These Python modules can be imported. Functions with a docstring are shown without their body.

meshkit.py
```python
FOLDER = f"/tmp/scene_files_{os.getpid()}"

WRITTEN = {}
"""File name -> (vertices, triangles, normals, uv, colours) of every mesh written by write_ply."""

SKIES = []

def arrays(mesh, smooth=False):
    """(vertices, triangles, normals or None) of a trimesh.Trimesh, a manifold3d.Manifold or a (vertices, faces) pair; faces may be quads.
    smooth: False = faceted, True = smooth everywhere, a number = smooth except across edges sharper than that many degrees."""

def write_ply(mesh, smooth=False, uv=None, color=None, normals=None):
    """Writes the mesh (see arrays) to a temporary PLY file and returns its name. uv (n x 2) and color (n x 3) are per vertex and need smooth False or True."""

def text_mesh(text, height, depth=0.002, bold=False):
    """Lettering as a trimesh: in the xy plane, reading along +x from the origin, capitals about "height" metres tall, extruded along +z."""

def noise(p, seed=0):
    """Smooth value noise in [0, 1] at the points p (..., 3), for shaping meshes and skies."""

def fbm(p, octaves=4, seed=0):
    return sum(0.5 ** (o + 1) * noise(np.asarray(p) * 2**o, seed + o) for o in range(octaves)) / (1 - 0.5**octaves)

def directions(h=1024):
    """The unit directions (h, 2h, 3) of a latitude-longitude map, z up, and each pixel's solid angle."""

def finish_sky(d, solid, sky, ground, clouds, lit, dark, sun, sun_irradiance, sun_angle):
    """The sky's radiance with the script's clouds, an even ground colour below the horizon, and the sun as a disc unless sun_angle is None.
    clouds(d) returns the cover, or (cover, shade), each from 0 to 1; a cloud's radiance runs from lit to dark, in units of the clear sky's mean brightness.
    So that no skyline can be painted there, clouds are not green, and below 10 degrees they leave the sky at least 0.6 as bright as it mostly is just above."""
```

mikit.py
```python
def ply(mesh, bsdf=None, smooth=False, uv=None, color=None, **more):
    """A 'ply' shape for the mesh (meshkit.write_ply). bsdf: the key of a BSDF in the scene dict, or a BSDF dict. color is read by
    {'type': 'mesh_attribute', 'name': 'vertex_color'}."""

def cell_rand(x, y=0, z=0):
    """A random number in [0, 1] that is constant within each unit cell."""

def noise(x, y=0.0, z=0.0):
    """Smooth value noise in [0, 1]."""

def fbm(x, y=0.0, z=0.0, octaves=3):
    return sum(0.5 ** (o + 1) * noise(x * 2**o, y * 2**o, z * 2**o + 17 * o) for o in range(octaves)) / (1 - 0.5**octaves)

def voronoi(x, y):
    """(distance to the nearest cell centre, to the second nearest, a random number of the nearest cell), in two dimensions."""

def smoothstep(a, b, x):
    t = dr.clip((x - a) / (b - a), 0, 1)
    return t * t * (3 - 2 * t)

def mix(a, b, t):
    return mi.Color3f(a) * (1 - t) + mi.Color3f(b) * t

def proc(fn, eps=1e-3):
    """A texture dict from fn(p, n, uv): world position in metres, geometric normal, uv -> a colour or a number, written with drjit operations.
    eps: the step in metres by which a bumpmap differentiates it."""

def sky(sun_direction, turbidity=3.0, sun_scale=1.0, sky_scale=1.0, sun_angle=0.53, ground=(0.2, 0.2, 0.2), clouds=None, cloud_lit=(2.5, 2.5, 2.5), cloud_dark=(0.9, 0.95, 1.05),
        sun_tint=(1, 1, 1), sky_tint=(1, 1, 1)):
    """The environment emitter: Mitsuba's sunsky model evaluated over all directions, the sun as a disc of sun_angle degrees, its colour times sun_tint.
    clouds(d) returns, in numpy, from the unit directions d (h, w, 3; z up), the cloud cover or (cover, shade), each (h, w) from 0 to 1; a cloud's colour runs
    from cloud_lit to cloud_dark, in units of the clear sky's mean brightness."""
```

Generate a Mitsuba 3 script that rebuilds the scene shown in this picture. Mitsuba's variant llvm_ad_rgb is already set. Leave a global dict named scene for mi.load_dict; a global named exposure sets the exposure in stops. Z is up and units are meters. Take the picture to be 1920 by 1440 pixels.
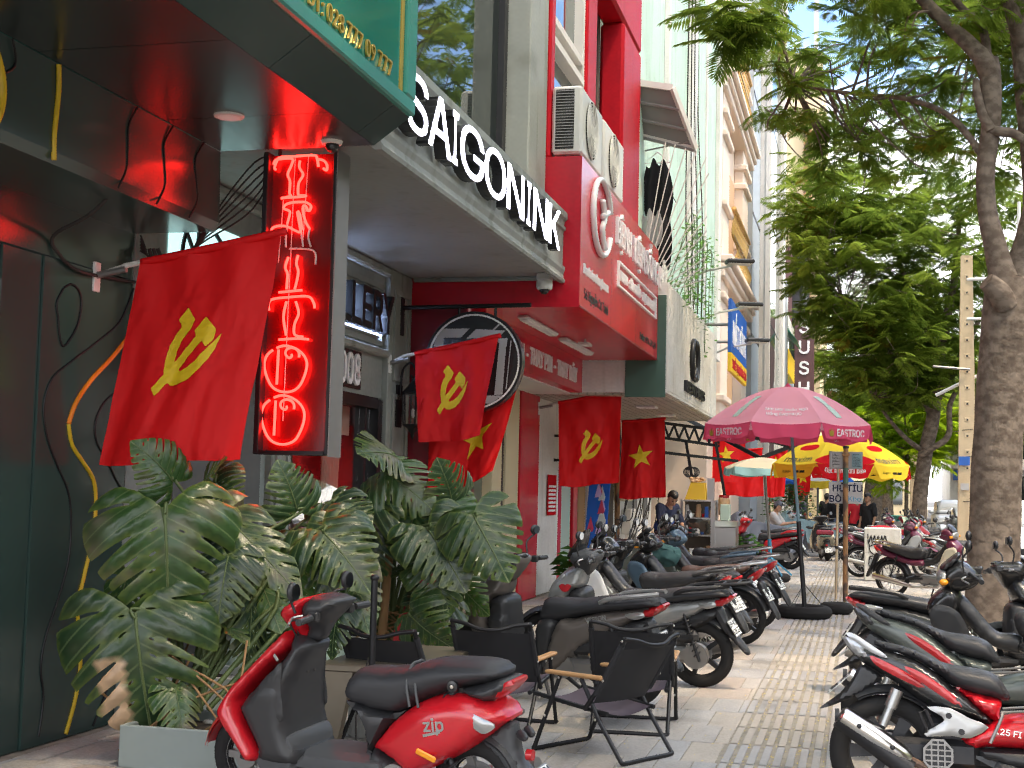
import math, random, numpy as np, trimesh, shapely, mitsuba as mi, mikit, meshkit
import drjit as dr
from shapely.geometry import Polygon, LineString, Point
from scipy.spatial import Delaunay
from mikit import noise, fbm, voronoi, cell_rand, smoothstep, mix
T = mi.ScalarTransform4f
scene, labels = {}, {}
rnd = random.Random(7)
npr = np.random.default_rng(11)

# ------------------------------------------------------------------ camera, sky, exposure
YAW, PIT, ROL = 0.2461, 0.0768, 0.0235
fw = np.array([-math.sin(YAW)*math.cos(PIT), math.cos(YAW)*math.cos(PIT), math.sin(PIT)])
rt = np.array([math.cos(YAW), math.sin(YAW), 0.0])
dn = np.cross(fw, rt)
dn2 = math.sin(ROL)*rt + math.cos(ROL)*dn
scene['camera'] = {'type': 'perspective', 'fov': math.degrees(2*math.atan(960/2600)), 'fov_axis': 'x', 'near_clip': 0.05, 'far_clip': 2000.0,
                   'to_world': T().look_at([0, 0, 1.5], (np.array([0, 0, 1.5])+fw).tolist(), (-dn2).tolist())}
def clouds(d):
    n = meshkit.fbm(d*np.array([3.1, 3.1, 6.0])+4.2, 5, 3)
    c = np.clip((n-0.36)/0.16, 0, 1)
    return c, np.clip((meshkit.fbm(d*5.0+1.7, 4, 8)-0.45)*1.6, 0, 0.6)
scene['sky'] = mikit.sky((0.42, -0.30, 1.0), turbidity=3.5, sun_scale=0.19, sun_angle=5.0, clouds=clouds, cloud_lit=(2.6, 2.6, 2.65), cloud_dark=(1.2, 1.23, 1.3), sun_tint=(1.0, 0.95, 0.86))
exposure = 3.7

# ------------------------------------------------------------------ mesh helpers: a mesh is (vertices, triangles)
A = np.array
def cat(*ms):
    if len(ms) == 1 and isinstance(ms[0], list): ms = ms[0]
    vs, fs, n = [], [], 0
    for v, f in ms:
        vs.append(v); fs.append(f+n); n += len(v)
    return np.vstack(vs), np.vstack(fs)
def mv(m, t=(0, 0, 0), rz=0, rx=0, ry=0, s=1):
    v = m[0]*s
    for a, i, j in ((rx, 1, 2), (ry, 2, 0), (rz, 0, 1)):
        if a:
            c, q = math.cos(a), math.sin(a); w = v.copy()
            w[:, i], w[:, j] = c*v[:, i]-q*v[:, j], q*v[:, i]+c*v[:, j]; v = w
    return v+A(t, float), m[1]
def lin(m, M, t=(0, 0, 0)): return m[0]@A(M, float).T+A(t, float), (m[1] if np.linalg.det(A(M, float)) > 0 else m[1][:, ::-1])
def mir(m, ax=1):
    v = m[0].copy(); v[:, ax] *= -1
    return v, m[1][:, ::-1]
BF = A([[0, 2, 1], [1, 2, 3], [4, 5, 6], [5, 7, 6], [0, 1, 4], [1, 5, 4], [2, 6, 3], [3, 6, 7], [0, 4, 2], [2, 4, 6], [1, 3, 5], [3, 7, 5]])
def box(x0, x1, y0, y1, z0, z1):
    return A([[x, y, z] for z in (z0, z1) for y in (y0, y1) for x in (x0, x1)], float), BF
def hull(p):
    h = trimesh.convex.convex_hull(A(p, float))
    return A(h.vertices), A(h.faces)
def rbox(x0, x1, y0, y1, z0, z1, c=0.01):
    p = []
    for x, sx in ((x0, 1), (x1, -1)):
        for y, sy in ((y0, 1), (y1, -1)):
            for z, sz in ((z0, 1), (z1, -1)):
                p += [(x+sx*c, y+sy*c, z), (x+sx*c, y, z+sz*c), (x, y+sy*c, z+sz*c)]
    return hull(p)
def frames(P, closed=False):
    P = A(P, float); t = (np.roll(P, -1, 0)-np.roll(P, 1, 0)) if closed else np.gradient(P, axis=0)
    t /= np.linalg.norm(t, axis=1, keepdims=True)+1e-12
    n = np.cross(t[0], [0, 0, 1.0] if abs(t[0][2]) < .9 else [1.0, 0, 0]); n /= np.linalg.norm(n)
    N = []
    for i in range(len(P)):
        n = n-t[i]*(n@t[i]); n /= np.linalg.norm(n)+1e-12; N.append(n)
    N = A(N); return P, t, N, np.cross(t, N)
def tube(P, r, k=8, closed=False, flat=1.0, cap=True):
    P, t, N, B = frames(P, closed); n = len(P); r = np.broadcast_to(r, (n,))
    a = np.arange(k)*2*np.pi/k
    v = (P[:, None]+r[:, None, None]*(np.cos(a)[None, :, None]*N[:, None]+flat*np.sin(a)[None, :, None]*B[:, None])).reshape(-1, 3)
    i, j = np.meshgrid(np.arange(n if closed else n-1), np.arange(k), indexing='ij'); i2 = (i+1) % n; j2 = (j+1) % k
    q = np.stack([i*k+j, i*k+j2, i2*k+j2, i2*k+j], -1).reshape(-1, 4)
    f = np.vstack([q[:, [0, 1, 2]], q[:, [0, 2, 3]]])
    if cap and not closed:
        v = np.vstack([v, P[0], P[-1]]); j = np.arange(k); b = (n-1)*k
        f = np.vstack([f, np.stack([(j+1) % k, j, j*0+n*k], 1), np.stack([b+j, b+(j+1) % k, j*0+n*k+1], 1)])
    return v, f
def rod(a, b, r, k=8): return tube([a, b], r, k)
def bar(a, b, w, h, up=(0, 0, 1)):
    a, b = A(a, float), A(b, float); d = b-a; L = np.linalg.norm(d); d = d/L
    s = np.cross(d, up); s = s/(np.linalg.norm(s)+1e-9); u = np.cross(s, d)
    m = box(0, L, -w/2, w/2, -h/2, h/2)
    return a+m[0]@np.stack([d, s*-1, u]), m[1]
def lathe(prof, n=24, arc=2*math.pi):
    prof = A(prof, float); m = len(prof); full = arc > 6.28
    a = np.arange(n if full else n+1)*arc/n; k = len(a)
    v = np.stack([prof[:, 0][:, None]*np.cos(a), prof[:, 0][:, None]*np.sin(a), np.repeat(prof[:, 1][:, None], k, 1)], -1).reshape(-1, 3)
    i, j = np.meshgrid(np.arange(m-1), np.arange(n), indexing='ij'); j2 = (j+1) % k
    q = np.stack([i*k+j, i*k+j2, (i+1)*k+j2, (i+1)*k+j], -1).reshape(-1, 4)
    return v, np.vstack([q[:, [0, 1, 2]], q[:, [0, 2, 3]]])
def prism(poly, a, b, ax=1, holes=()):
    """2-D polygon given in the two other axes, extruded from a to b along ax"""
    P = Polygon(poly, holes) if not hasattr(poly, 'geom_type') else poly
    g = [P] if P.geom_type == 'Polygon' else list(P.geoms)
    out = []
    for p in g:
        e = trimesh.creation.extrude_polygon(p, abs(b-a), engine='earcut'); v = A(e.vertices); f = A(e.faces)
        o = np.empty_like(v); oth = [i for i in range(3) if i != ax]
        o[:, oth[0]], o[:, oth[1]], o[:, ax] = v[:, 0], v[:, 1], v[:, 2]+min(a, b)
        out.append((o, f[:, ::-1] if ax == 1 else f))
    return cat(out)
def crv(p, n=6, closed=True):
    p = A(p, float); N = len(p); out = []
    g = (lambda i: p[i % N]) if closed else (lambda i: p[min(max(i, 0), N-1)])
    for i in range(N if closed else N-1):
        a, b, c, d = g(i-1), g(i), g(i+1), g(i+2)
        for t in np.arange(n)/n:
            out.append(.5*(2*b+(c-a)*t+(2*a-5*b+4*c-d)*t*t+(3*b-a-3*c+d)*t**3))
    if not closed: out.append(p[-1])
    return A(out)
def sheet2d(P, res, extra=None):
    """triangulates a shapely polygon with inner points: (points 2-D, triangles, distance to the rim)"""
    P = P.buffer(0); P = P if P.geom_type == 'Polygon' else max(P.geoms, key=lambda g: g.area)
    rings = []
    for r in [P.exterior, *P.interiors]:
        n = max(8, int(r.length/res)); rings.append(A([r.interpolate(i/n, True).coords[0] for i in range(n)]))
    x0, y0, x1, y1 = P.bounds
    gx, gy = np.meshgrid(np.arange(x0, x1, res), np.arange(y0, y1, res*.87)); gx[1::2] += res/2
    g = np.stack([gx.ravel(), gy.ravel()], 1); g = g[shapely.contains_xy(P.buffer(-res*.45), g[:, 0], g[:, 1])]
    pts = np.vstack(rings+[g]); tri = Delaunay(pts).simplices
    c = pts[tri].mean(1); tri = tri[shapely.contains_xy(P.buffer(res*.03), c[:, 0], c[:, 1])]
    a = pts[tri]; cr = (a[:, 1, 0]-a[:, 0, 0])*(a[:, 2, 1]-a[:, 0, 1])-(a[:, 1, 1]-a[:, 0, 1])*(a[:, 2, 0]-a[:, 0, 0])
    tri[cr < 0] = tri[cr < 0][:, ::-1]; tri = tri[abs(cr) > 1e-10]
    return pts, tri, shapely.distance(P.boundary, shapely.points(pts)), sum(map(len, rings))
def puff(poly, w, r, res=.03, e=.25, y=0, n=5, raw=False):
    """side outline (x, z) blown up to a rounded solid: half width w (number or f(x, z)), edges rounded over r, rim thickness e*w"""
    P = Polygon(poly if raw else crv(poly, n))
    pts, tri, d, nb = sheet2d(P, res)
    W = w(pts[:, 0], pts[:, 1]) if callable(w) else np.full(len(pts), float(w))
    t = np.clip(d/r, 0, 1); h = W*(e+(1-e)*np.sqrt(np.maximum(0, 1-(1-t)**2)))
    N = len(pts); v = np.vstack([np.stack([pts[:, 0], y+h, pts[:, 1]], 1), np.stack([pts[:, 0], y-h, pts[:, 1]], 1)])
    f = [tri[:, ::-1], tri+N]
    ed = np.vstack([tri[:, [0, 1]], tri[:, [1, 2]], tri[:, [2, 0]]]); key = {}
    s = set(map(tuple, ed)); b = A([q for q in s if (q[1], q[0]) not in s])
    f += [np.stack([b[:, 0], b[:, 1], b[:, 1]+N], 1), np.stack([b[:, 0], b[:, 1]+N, b[:, 0]+N], 1)]
    return v, np.vstack(f)[:, ::-1] if False else np.vstack(f)
class Pair(tuple): pass
def both(m): return Pair(cat(m, mir(m)))
def text(s, h, depth=.004, bold=False, fit=None, center=True):
    m = meshkit.text_mesh(s, h, depth, bold); v, f = A(m.vertices, float), A(m.faces)
    if fit: v[:, 0] *= fit/(v[:, 0].max()-v[:, 0].min())
    if center: v[:, 0] -= (v[:, 0].max()+v[:, 0].min())/2
    return v, f
def face(m, o, u, n, skew=0):
    """puts lettering (x right, y up, z out) at o with x along u, z along n"""
    u, n = A(u, float), A(n, float); u = u/np.linalg.norm(u); n = n/np.linalg.norm(n); w = np.cross(n, u)
    return m[0]@np.stack([u, w, n])+A(o, float), m[1]
def grid(fn, nu, nv):
    u, v = np.meshgrid(np.linspace(0, 1, nu+1), np.linspace(0, 1, nv+1), indexing='ij')
    p = fn(u.ravel(), v.ravel()); i, j = np.meshgrid(np.arange(nu), np.arange(nv), indexing='ij'); k = nv+1
    q = np.stack([i*k+j, (i+1)*k+j, (i+1)*k+j+1, i*k+j+1], -1).reshape(-1, 4)
    return p, np.vstack([q[:, [0, 1, 2]], q[:, [0, 2, 3]]])
def ball(c, r, n=12):
    m = trimesh.creation.uv_sphere(1.0, count=[n, n*2]); return A(m.vertices)*A(r)+A(c, float), A(m.faces)

# ------------------------------------------------------------------ scene keys
used = {}
def numbered(n):
    k = used.get(n, 0); used[n] = k+1
    return n if k == 0 else f'{n}_{k:03d}'
def thing(name, label, cat_=None, group=None, kind=None):
    k = numbered(name); labels[k] = {'label': label}
    if cat_: labels[k]['category'] = cat_
    if group: labels[k]['group'] = group
    if kind: labels[k]['kind'] = kind
    return k
def put(k, m, mat, smooth=False, **kw):
    d = m if isinstance(m, dict) else mikit.ply(m, None, smooth, **kw)
    scene[k] = {**d, 'bsdf': {'type': 'ref', 'id': mat}}
    return k
def part(par, name, m, mat, smooth=False, label=None, kind=None, M=None, **kw):
    k = put(numbered(par+'__'+name), m, mat, smooth, **kw)
    if M is not None: scene[k]['to_world'] = M
    if label or kind: labels[k] = {}
    if label: labels[k]['label'] = label
    if kind: labels[k]['kind'] = kind
    return k
def solo(name, m, mat, label, cat_=None, group=None, kind=None, smooth=False, **kw):
    k = thing(name, label, cat_, group, kind); put(k, m, mat, smooth, **kw); return k
def words(par, name, m, o, u, n, mat_, gap=.02, **kw):
    """lettering split at its wide gaps: one part per word"""
    v, f = m; a, b = v[f][:, :, 0].min(1), v[f][:, :, 0].max(1); i = np.argsort(a); cut, end, g = [], -9e9, np.zeros(len(f), int); c = 0
    for j in i:
        if a[j] > end+gap and end > -9e8: c += 1
        end = max(end, b[j]); g[j] = c
    for q in range(c+1):
        ff = f[g == q]; ids, inv = np.unique(ff, return_inverse=True); part(par, name, face((v[ids], inv.reshape(-1, 3)), o, u, n), mat_, **kw)
def glow(k, rgb): scene[k]['emitter'] = {'type': 'area', 'radiance': {'type': 'rgb', 'value': list(rgb)}}

# ------------------------------------------------------------------ materials
def rgb(c): return {'type': 'rgb', 'value': [float(x) for x in c]}
def mat(k, c, rough=.5, metal=0.0, spec=.5, coat=0.0, coatg=.9, two=True, **kw):
    c = mikit.proc(c) if callable(c) else rgb(c)
    rough = mikit.proc(rough) if callable(rough) else rough
    b = {'type': 'principled', 'base_color': c, 'roughness': rough, 'metallic': metal, 'specular': spec, **kw}
    if coat: b |= {'clearcoat': coat, 'clearcoat_gloss': coatg}
    scene[k] = {'type': 'twosided', 'b': b} if two else b
def bump(k, fn, sc=1.0, eps=2e-3):
    b = scene[k]; inner = b['b'] if b['type'] == 'twosided' else b
    scene[k] = {'type': 'twosided', 'b': {'type': 'bumpmap', 't': mikit.proc(fn, eps), 'scale': sc, 'b': inner}}
for k, c, r, kw in [
    ('red_paint', (.50, .008, .016), .22, dict(coat=1.0, coatg=.98, spec=.5)), ('dark_red_paint', (.22, .006, .02), .3, dict(coat=.8)), ('black_plastic', (.028, .028, .030), .42, {}),
    ('black_gloss', (.012, .012, .013), .22, dict(coat=.8)), ('grey_plastic', (.06, .062, .066), .5, {}), ('seat_black', (.027, .027, .030), .5, {}),
    ('seat_brown', (.10, .052, .038), .5, {}), ('tyre', (.022, .021, .021), .8, dict(spec=.25)), ('chrome', (.72, .70, .66), .16, dict(metal=1.0)),
    ('alloy', (.46, .46, .45), .38, dict(metal=.9)), ('dull_alloy', (.30, .29, .28), .5, dict(metal=.8)), ('dark_metal', (.035, .035, .038), .42, dict(metal=.5)),
    ('bronze_paint', (.13, .112, .10), .34, dict(coat=.5, metal=.3)), ('grey_paint', (.26, .26, .255), .3, dict(coat=.7, metal=.3)), ('slate_paint', (.10, .115, .105), .32, dict(coat=.7, metal=.3)),
    ('blue_paint', (.10, .16, .22), .3, dict(coat=.7, metal=.2)), ('cream_paint', (.66, .60, .44), .3, dict(coat=.6)), ('maroon_paint', (.13, .02, .05), .3, dict(coat=.7)),
    ('white_paint', (.74, .74, .73), .35, dict(coat=.4)), ('silver_paint', (.46, .47, .48), .3, dict(metal=.5, coat=.8)), ('plate_white', (.74, .75, .72), .45, {}),
    ('amber_lens', (.85, .30, .01), .2, dict(coat=.8)), ('red_lens', (.42, .012, .016), .12, dict(coat=1.0)), ('clear_lens', (.36, .36, .35), .16, dict(metal=.5, coat=1.0)),
    ('mirror', (.20, .22, .24), .06, dict(metal=1.0)), ('tin_sheet', (.22, .215, .21), .6, {}), ('bench_metal', (.20, .17, .13), .38, dict(metal=.6)), ('gold_brown', (.35, .22, .06), .3, dict(metal=.7)),
    ('canvas_black', (.020, .020, .023), .72, {}), ('canvas_plum', (.075, .055, .070), .75, {}), ('arm_wood', (.40, .22, .095), .5, {}),
    ('concrete_light', (.40, .39, .36), .8, {}), ('planter_paint', (.46, .52, .49), .6, {}), ('planter_dark', (.24, .275, .265), .6, {}), ('soil', (.035, .025, .018), .95, {}), ('stake', (.30, .17, .075), .75, {}),
    ('black_paint', (.014, .014, .015), .38, {}), ('white_sign', (.78, .77, .76), .4, {}), ('steel', (.56, .56, .55), .26, dict(metal=.95)),
    ('green_panel', (.030, .056, .050), .18, dict(spec=.6)), ('teal_frame', (.014, .20, .155), .34, dict(coat=.4)), ('teal_face', (.008, .17, .135), .10, dict(coat=1.0, spec=.8)), ('gold_letter', (.52, .36, .07), .3, dict(metal=.5)),
    ('unused_red', (.40, .006, .022), .2, dict(spec=.5, coat=.15)), ('red_letter', (.50, .012, .02), .4, {}), ('orange_cable', (.80, .22, .01), .4, {}), ('yellow_cable', (.62, .42, .02), .4, {}),
    ('flag_yellow', (.74, .50, .01), .6, {}), ('ac_white', (.62, .62, .57), .45, {}), ('ac_dark', (.03, .03, .028), .8, {}), ('pale_trim', (.60, .58, .54), .6, {}),
    ('skin', (.40, .22, .14), .55, {}), ('hair', (.012, .010, .009), .5, {}), ('navy_cloth', (.012, .018, .05), .85, {}), ('navy_blue_cloth', (.022, .045, .17), .85, {}), ('denim', (.12, .17, .26), .9, {}),
    ('grey_cloth', (.40, .39, .39), .9, {}), ('dark_cloth', (.014, .014, .016), .9, {}), ('red_cloth', (.55, .015, .03), .8, {}), ('tarp_grey', (.10, .11, .14), .6, {}), ('tarp_blue', (.17, .27, .31), .6, {}),
    ('teal_cloth', (.05, .12, .12), .85, {}), ('lilac_cloth', (.50, .36, .62), .85, {}), ('mint_cloth', (.38, .48, .38), .85, {}), ('yellow_plastic', (.62, .40, .03), .5, {}),
    ('blue_sign', (.015, .10, .42), .4, {}), ('yellow_sign', (.80, .50, .02), .4, {}), ('brown_sign', (.10, .045, .045), .4, {}), ('green_fade', (.055, .115, .085), .6, {}),
    ('blue_metal', (.05, .24, .42), .5, {}), ('frame_black', (.018, .018, .02), .4, dict(metal=.3)), ('cream_wall', (.66, .55, .34), .8, {}), ('pale_yellow', (.56, .48, .30), .7, {}), ('maroon_wall', (.055, .015, .018), .6, {}),
    ('pale_curtain', (.42, .36, .28), .9, {}), ('mint_tile', (.40, .52, .46), .4, {}), ('jar_glaze', (.58, .54, .40), .4, {}), ('tower_paint', (.34, .38, .41), .6, {}), ('peach_wall', (.68, .54, .43), .8, {}),
    ('peach_trim', (.72, .60, .50), .75, {}), ('handrail', (.58, .36, .12), .5, {}), ('cable_dark', (.03, .026, .024), .6, {}), ('orange_fill', (.60, .38, .22), .6, {}), ('ground_far', (.26, .25, .23), .9, {})]:
    mat(k, c, r, **kw)
scene['glass_pane'] = {'type': 'thindielectric', 'int_ior': 1.55}
# a pane that reflects the street and shows a dim room behind it
scene['dark_glass'] = {'type': 'twosided', 'b': {'type': 'plastic', 'diffuse_reflectance': rgb((.018, .026, .024)), 'int_ior': 2.1}}
scene['green_glass'] = {'type': 'twosided', 'b': {'type': 'plastic', 'diffuse_reflectance': rgb((.05, .085, .075)), 'int_ior': 2.4}}
mat('neon_tube', (.8, .1, .1), .4); mat('led_white', (.8, .8, .8), .4)
def flagcloth(p, n, uv):
    w = .93+.07*noise(p.x*900, p.y*900, p.z*900)
    return mi.Color3f(.70, .008, .010)*w
mat('flag_red', flagcloth, .6, spec=.25)
def dirty(c, amt=.4, sc=1.3, streak=9.0, tint=(.45, .42, .36)):
    def f(p, n, uv):
        a = fbm(p.x*sc, p.y*sc, p.z*sc, 4); s = fbm(p.x*streak, p.y*streak, p.z*.7, 3)
        t = smoothstep(.48, .75, a)*.6+smoothstep(.52, .8, s)*.6
        g = 1+.10*(noise(p.x*40, p.y*40, p.z*40)-.5)
        return mix(c, tuple(float(a*b) for a, b in zip(c, tint)), dr.clip(t*amt, 0, 1))*g
    return f
mat('red_matte', dirty((.46, .008, .018), .4, 1.0, 8.0, (.62, .8, .8)), .5, spec=.15)
mat('red_panel', dirty((.50, .008, .022), .45, 1.0, 8.0, (.62, .8, .8)), .2, spec=.5, coat=.15)
mat('neon_board', (.13, .004, .004), .2, coat=.5)
mat('wall_sage', dirty((.26, .29, .275), .45), .55)
mat('sage_trim', dirty((.27, .29, .265), .75, 1.6, 7.0, (.45, .42, .34)), .55)
mat('soffit_grey', dirty((.26, .26, .24), .3), .6)
mat('wood_soffit', lambda p, n, uv: mix((.44, .38, .31), (.30, .25, .19), smoothstep(.4, .7, fbm(p.x*3, p.y*30, p.z*3, 3)))*(1-.5*smoothstep(.93, 1, dr.abs(dr.sin(p.x*26)))), .6)
def mintf(p, n, uv):
    c = dirty((.46, .62, .53), .35)(p, n, uv)
    old = smoothstep(.0, .25, fbm(p.x*1.5, p.y*1.1, p.z*1.2, 4)-.47)*smoothstep(22.7, 21.9, p.y)*smoothstep(7.6, 6.9, p.z)
    st = .75+.5*fbm(p.x*8, p.y*9, p.z*1.1, 3)
    return mix(c, mi.Color3f(.40, .36, .28)*st, dr.clip(old*3.0+.0, 0, 1))
mat('mint_wall', mintf, .8)
mat('white_metal', dirty((.66, .64, .58), .5, 1.1, 12.0, (.55, .46, .34)), .45)
mat('white_wall', dirty((.66, .64, .60), .35), .7)
mat('pole_concrete', dirty((.52, .41, .27), .35, 2.0), .85)
mat('rust_pole', lambda p, n, uv: mix((.33, .17, .07), (.10, .065, .05), smoothstep(.4, .6, fbm(p.x*9, p.y*9, p.z*5, 3))), .8)
def barkf(p, n, uv):
    a = fbm(p.x*12, p.y*12, p.z*13, 4); b = fbm(p.x*2, p.y*2, p.z*1.5, 3)
    return mix((.12, .092, .072), (.22, .175, .138), smoothstep(.3, .7, a))*(.8+.4*b)
mat('bark', barkf, .92, spec=.2)
bump('bark', lambda p, n, uv: fbm(p.x*16, p.y*16, p.z*17, 4)+.35*noise(p.x*22, p.y*22, p.z*60), .016)
def stonef(p, n, uv):
    i = cell_rand(dr.floor(p.x/.30+.5*dr.floor(p.y/.42)), dr.floor(p.y/.42))
    a = fbm(p.x*5, p.y*1.6, 0.0, 4); g = noise(p.x*90, p.y*90, p.z*90)
    return (.72+.5*a)*(.88+.24*g)
def tilemat(k, c):
    mat(k, lambda p, n, uv: mi.Color3f(*c)*stonef(p, n, uv)*(1-.35*smoothstep(.62, .8, fbm(p.x*1.7, p.y*1.7, 2.0, 4))), .72, spec=.3)
for k, c in (('stone_grey', (.325, .305, .285)), ('stone_warm', (.345, .31, .27)), ('stone_cool', (.305, .297, .295)), ('stone_rust', (.33, .285, .25))): tilemat(k, c)
mat('joint', lambda p, n, uv: mi.Color3f(.20, .18, .15)*(.6+.8*fbm(p.x*14, p.y*14, 1.0, 3)), .95)
mat('asphalt', lambda p, n, uv: mi.Color3f(.075, .073, .07)*(.7+.6*fbm(p.x*3, p.y*3, 0.0, 4)), .9)
scene['leafy'] = {'type': 'principledthin', 'base_color': {'type': 'mesh_attribute', 'name': 'vertex_color'}, 'roughness': .45, 'diff_trans': 1.75, 'spec_trans': 0.0, 'eta': 1.4}
def monf(p, n, uv):
    # lamina with pale midrib and side veins: uv.x runs across (0.5 = midrib), uv.y along
    x = dr.abs(uv.x-.5); y = uv.y
    mid = smoothstep(.012, .004, x)
    ph = (y-x*.85)*6.6+.35; q = dr.abs(ph-dr.floor(ph)-.5)
    side = smoothstep(.40, .5, q)*.40*smoothstep(.0, .03, x)
    return dr.clip(mid+side, 0, 1)
scene['monstera_leaf'] = {'type': 'twosided', 'b': {'type': 'blendbsdf', 'weight': mikit.proc(monf),
    'a': {'type': 'principled', 'base_color': {'type': 'mesh_attribute', 'name': 'vertex_color'}, 'roughness': .34, 'specular': .5},
    'b': {'type': 'principled', 'base_color': rgb((.16, .20, .09)), 'roughness': .45}}}
mat('stem_green', (.085, .12, .04), .5)
mat('peel_white', lambda p, n, uv: mix((.70, .70, .68), (.40, .37, .32), smoothstep(.55, .75, fbm(p.x*6, p.y*6, p.z*4, 3))), .6)
# ================================================================== the setting: ground, kerb, road
EX, EZ, FX = (0, 1, 0), (0, 0, 1), (1, 0, 0)
solo('ground', box(-80, 120, -60, 400, -.60, -.30), 'ground_far', 'bare ground around the street', kind='structure')
solo('road', box(2.62, 15.5, -40, 260, -.29, -.13), 'asphalt', 'grey asphalt street beyond the row of trees', kind='structure')
solo('far_pavement', box(15.5, 20, -40, 260, -.29, 0), 'joint', 'pavement on the far side of the street', kind='structure')
sw = thing('sidewalk', 'stone paved sidewalk with a tactile strip', kind='structure')
part(sw, 'bed', box(-4.6, 2.44, -12, 260, -.28, -.008), 'joint')
TW, TL = .20, .632
tiles = []; r2 = np.random.default_rng(5)
def tile_mesh(x0, x1, y0, y1, z):
    g, c = .0035, .004
    return hull([(x, y, zz) for zz, q in ((-.03, 0), (z-c, 0), (z, c)) for x in (x0+g+q, x1-g-q) for y in (y0+g+q, y1-g-q)])
bars = []
for k in range(-16, 90):
    y0 = 8.0+k*TL
    off = r2.random()*TW
    for seg in ((-4.42, -.765), (-.18, 2.44)):
        x = seg[0]-off
        while x < seg[1]:
            w = TW*(2 if r2.random() < .18 else 1)
            a, b = max(x, seg[0]), min(x+w, seg[1])
            if b-a > .03: tiles.append((a, b, y0, y0+TL, r2.normal()*.0014))
            x += w
    for i in range(8):
        bars.append((-.752+i*.0715, y0))
mats = ['stone_grey', 'stone_warm', 'stone_cool', 'stone_rust']
def seen(x, y): return (y > 7.2 and -3.2 < x < .6 and x > -4.4)
tl = sorted([t for t in tiles if seen((t[0]+t[1])/2, t[2])], key=lambda t: t[2])
for i, t in enumerate(tl[:300]):
    part(sw, 'tile', tile_mesh(*t), mats[int(r2.choice(4, p=[.45, .22, .25, .08]))])
rest = tl[300:]+[t for t in tiles if not seen((t[0]+t[1])/2, t[2])]
grp = [[], [], [], []]
for t in rest: grp[int(r2.choice(4, p=[.45, .22, .25, .08]))].append(box(t[0]+.004, t[1]-.004, t[2]+.004, t[3]-.004, -.03, t[4]))
for i in range(4): part(sw, 'far_tile', cat(grp[i]), mats[i], kind='stuff')
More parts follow.
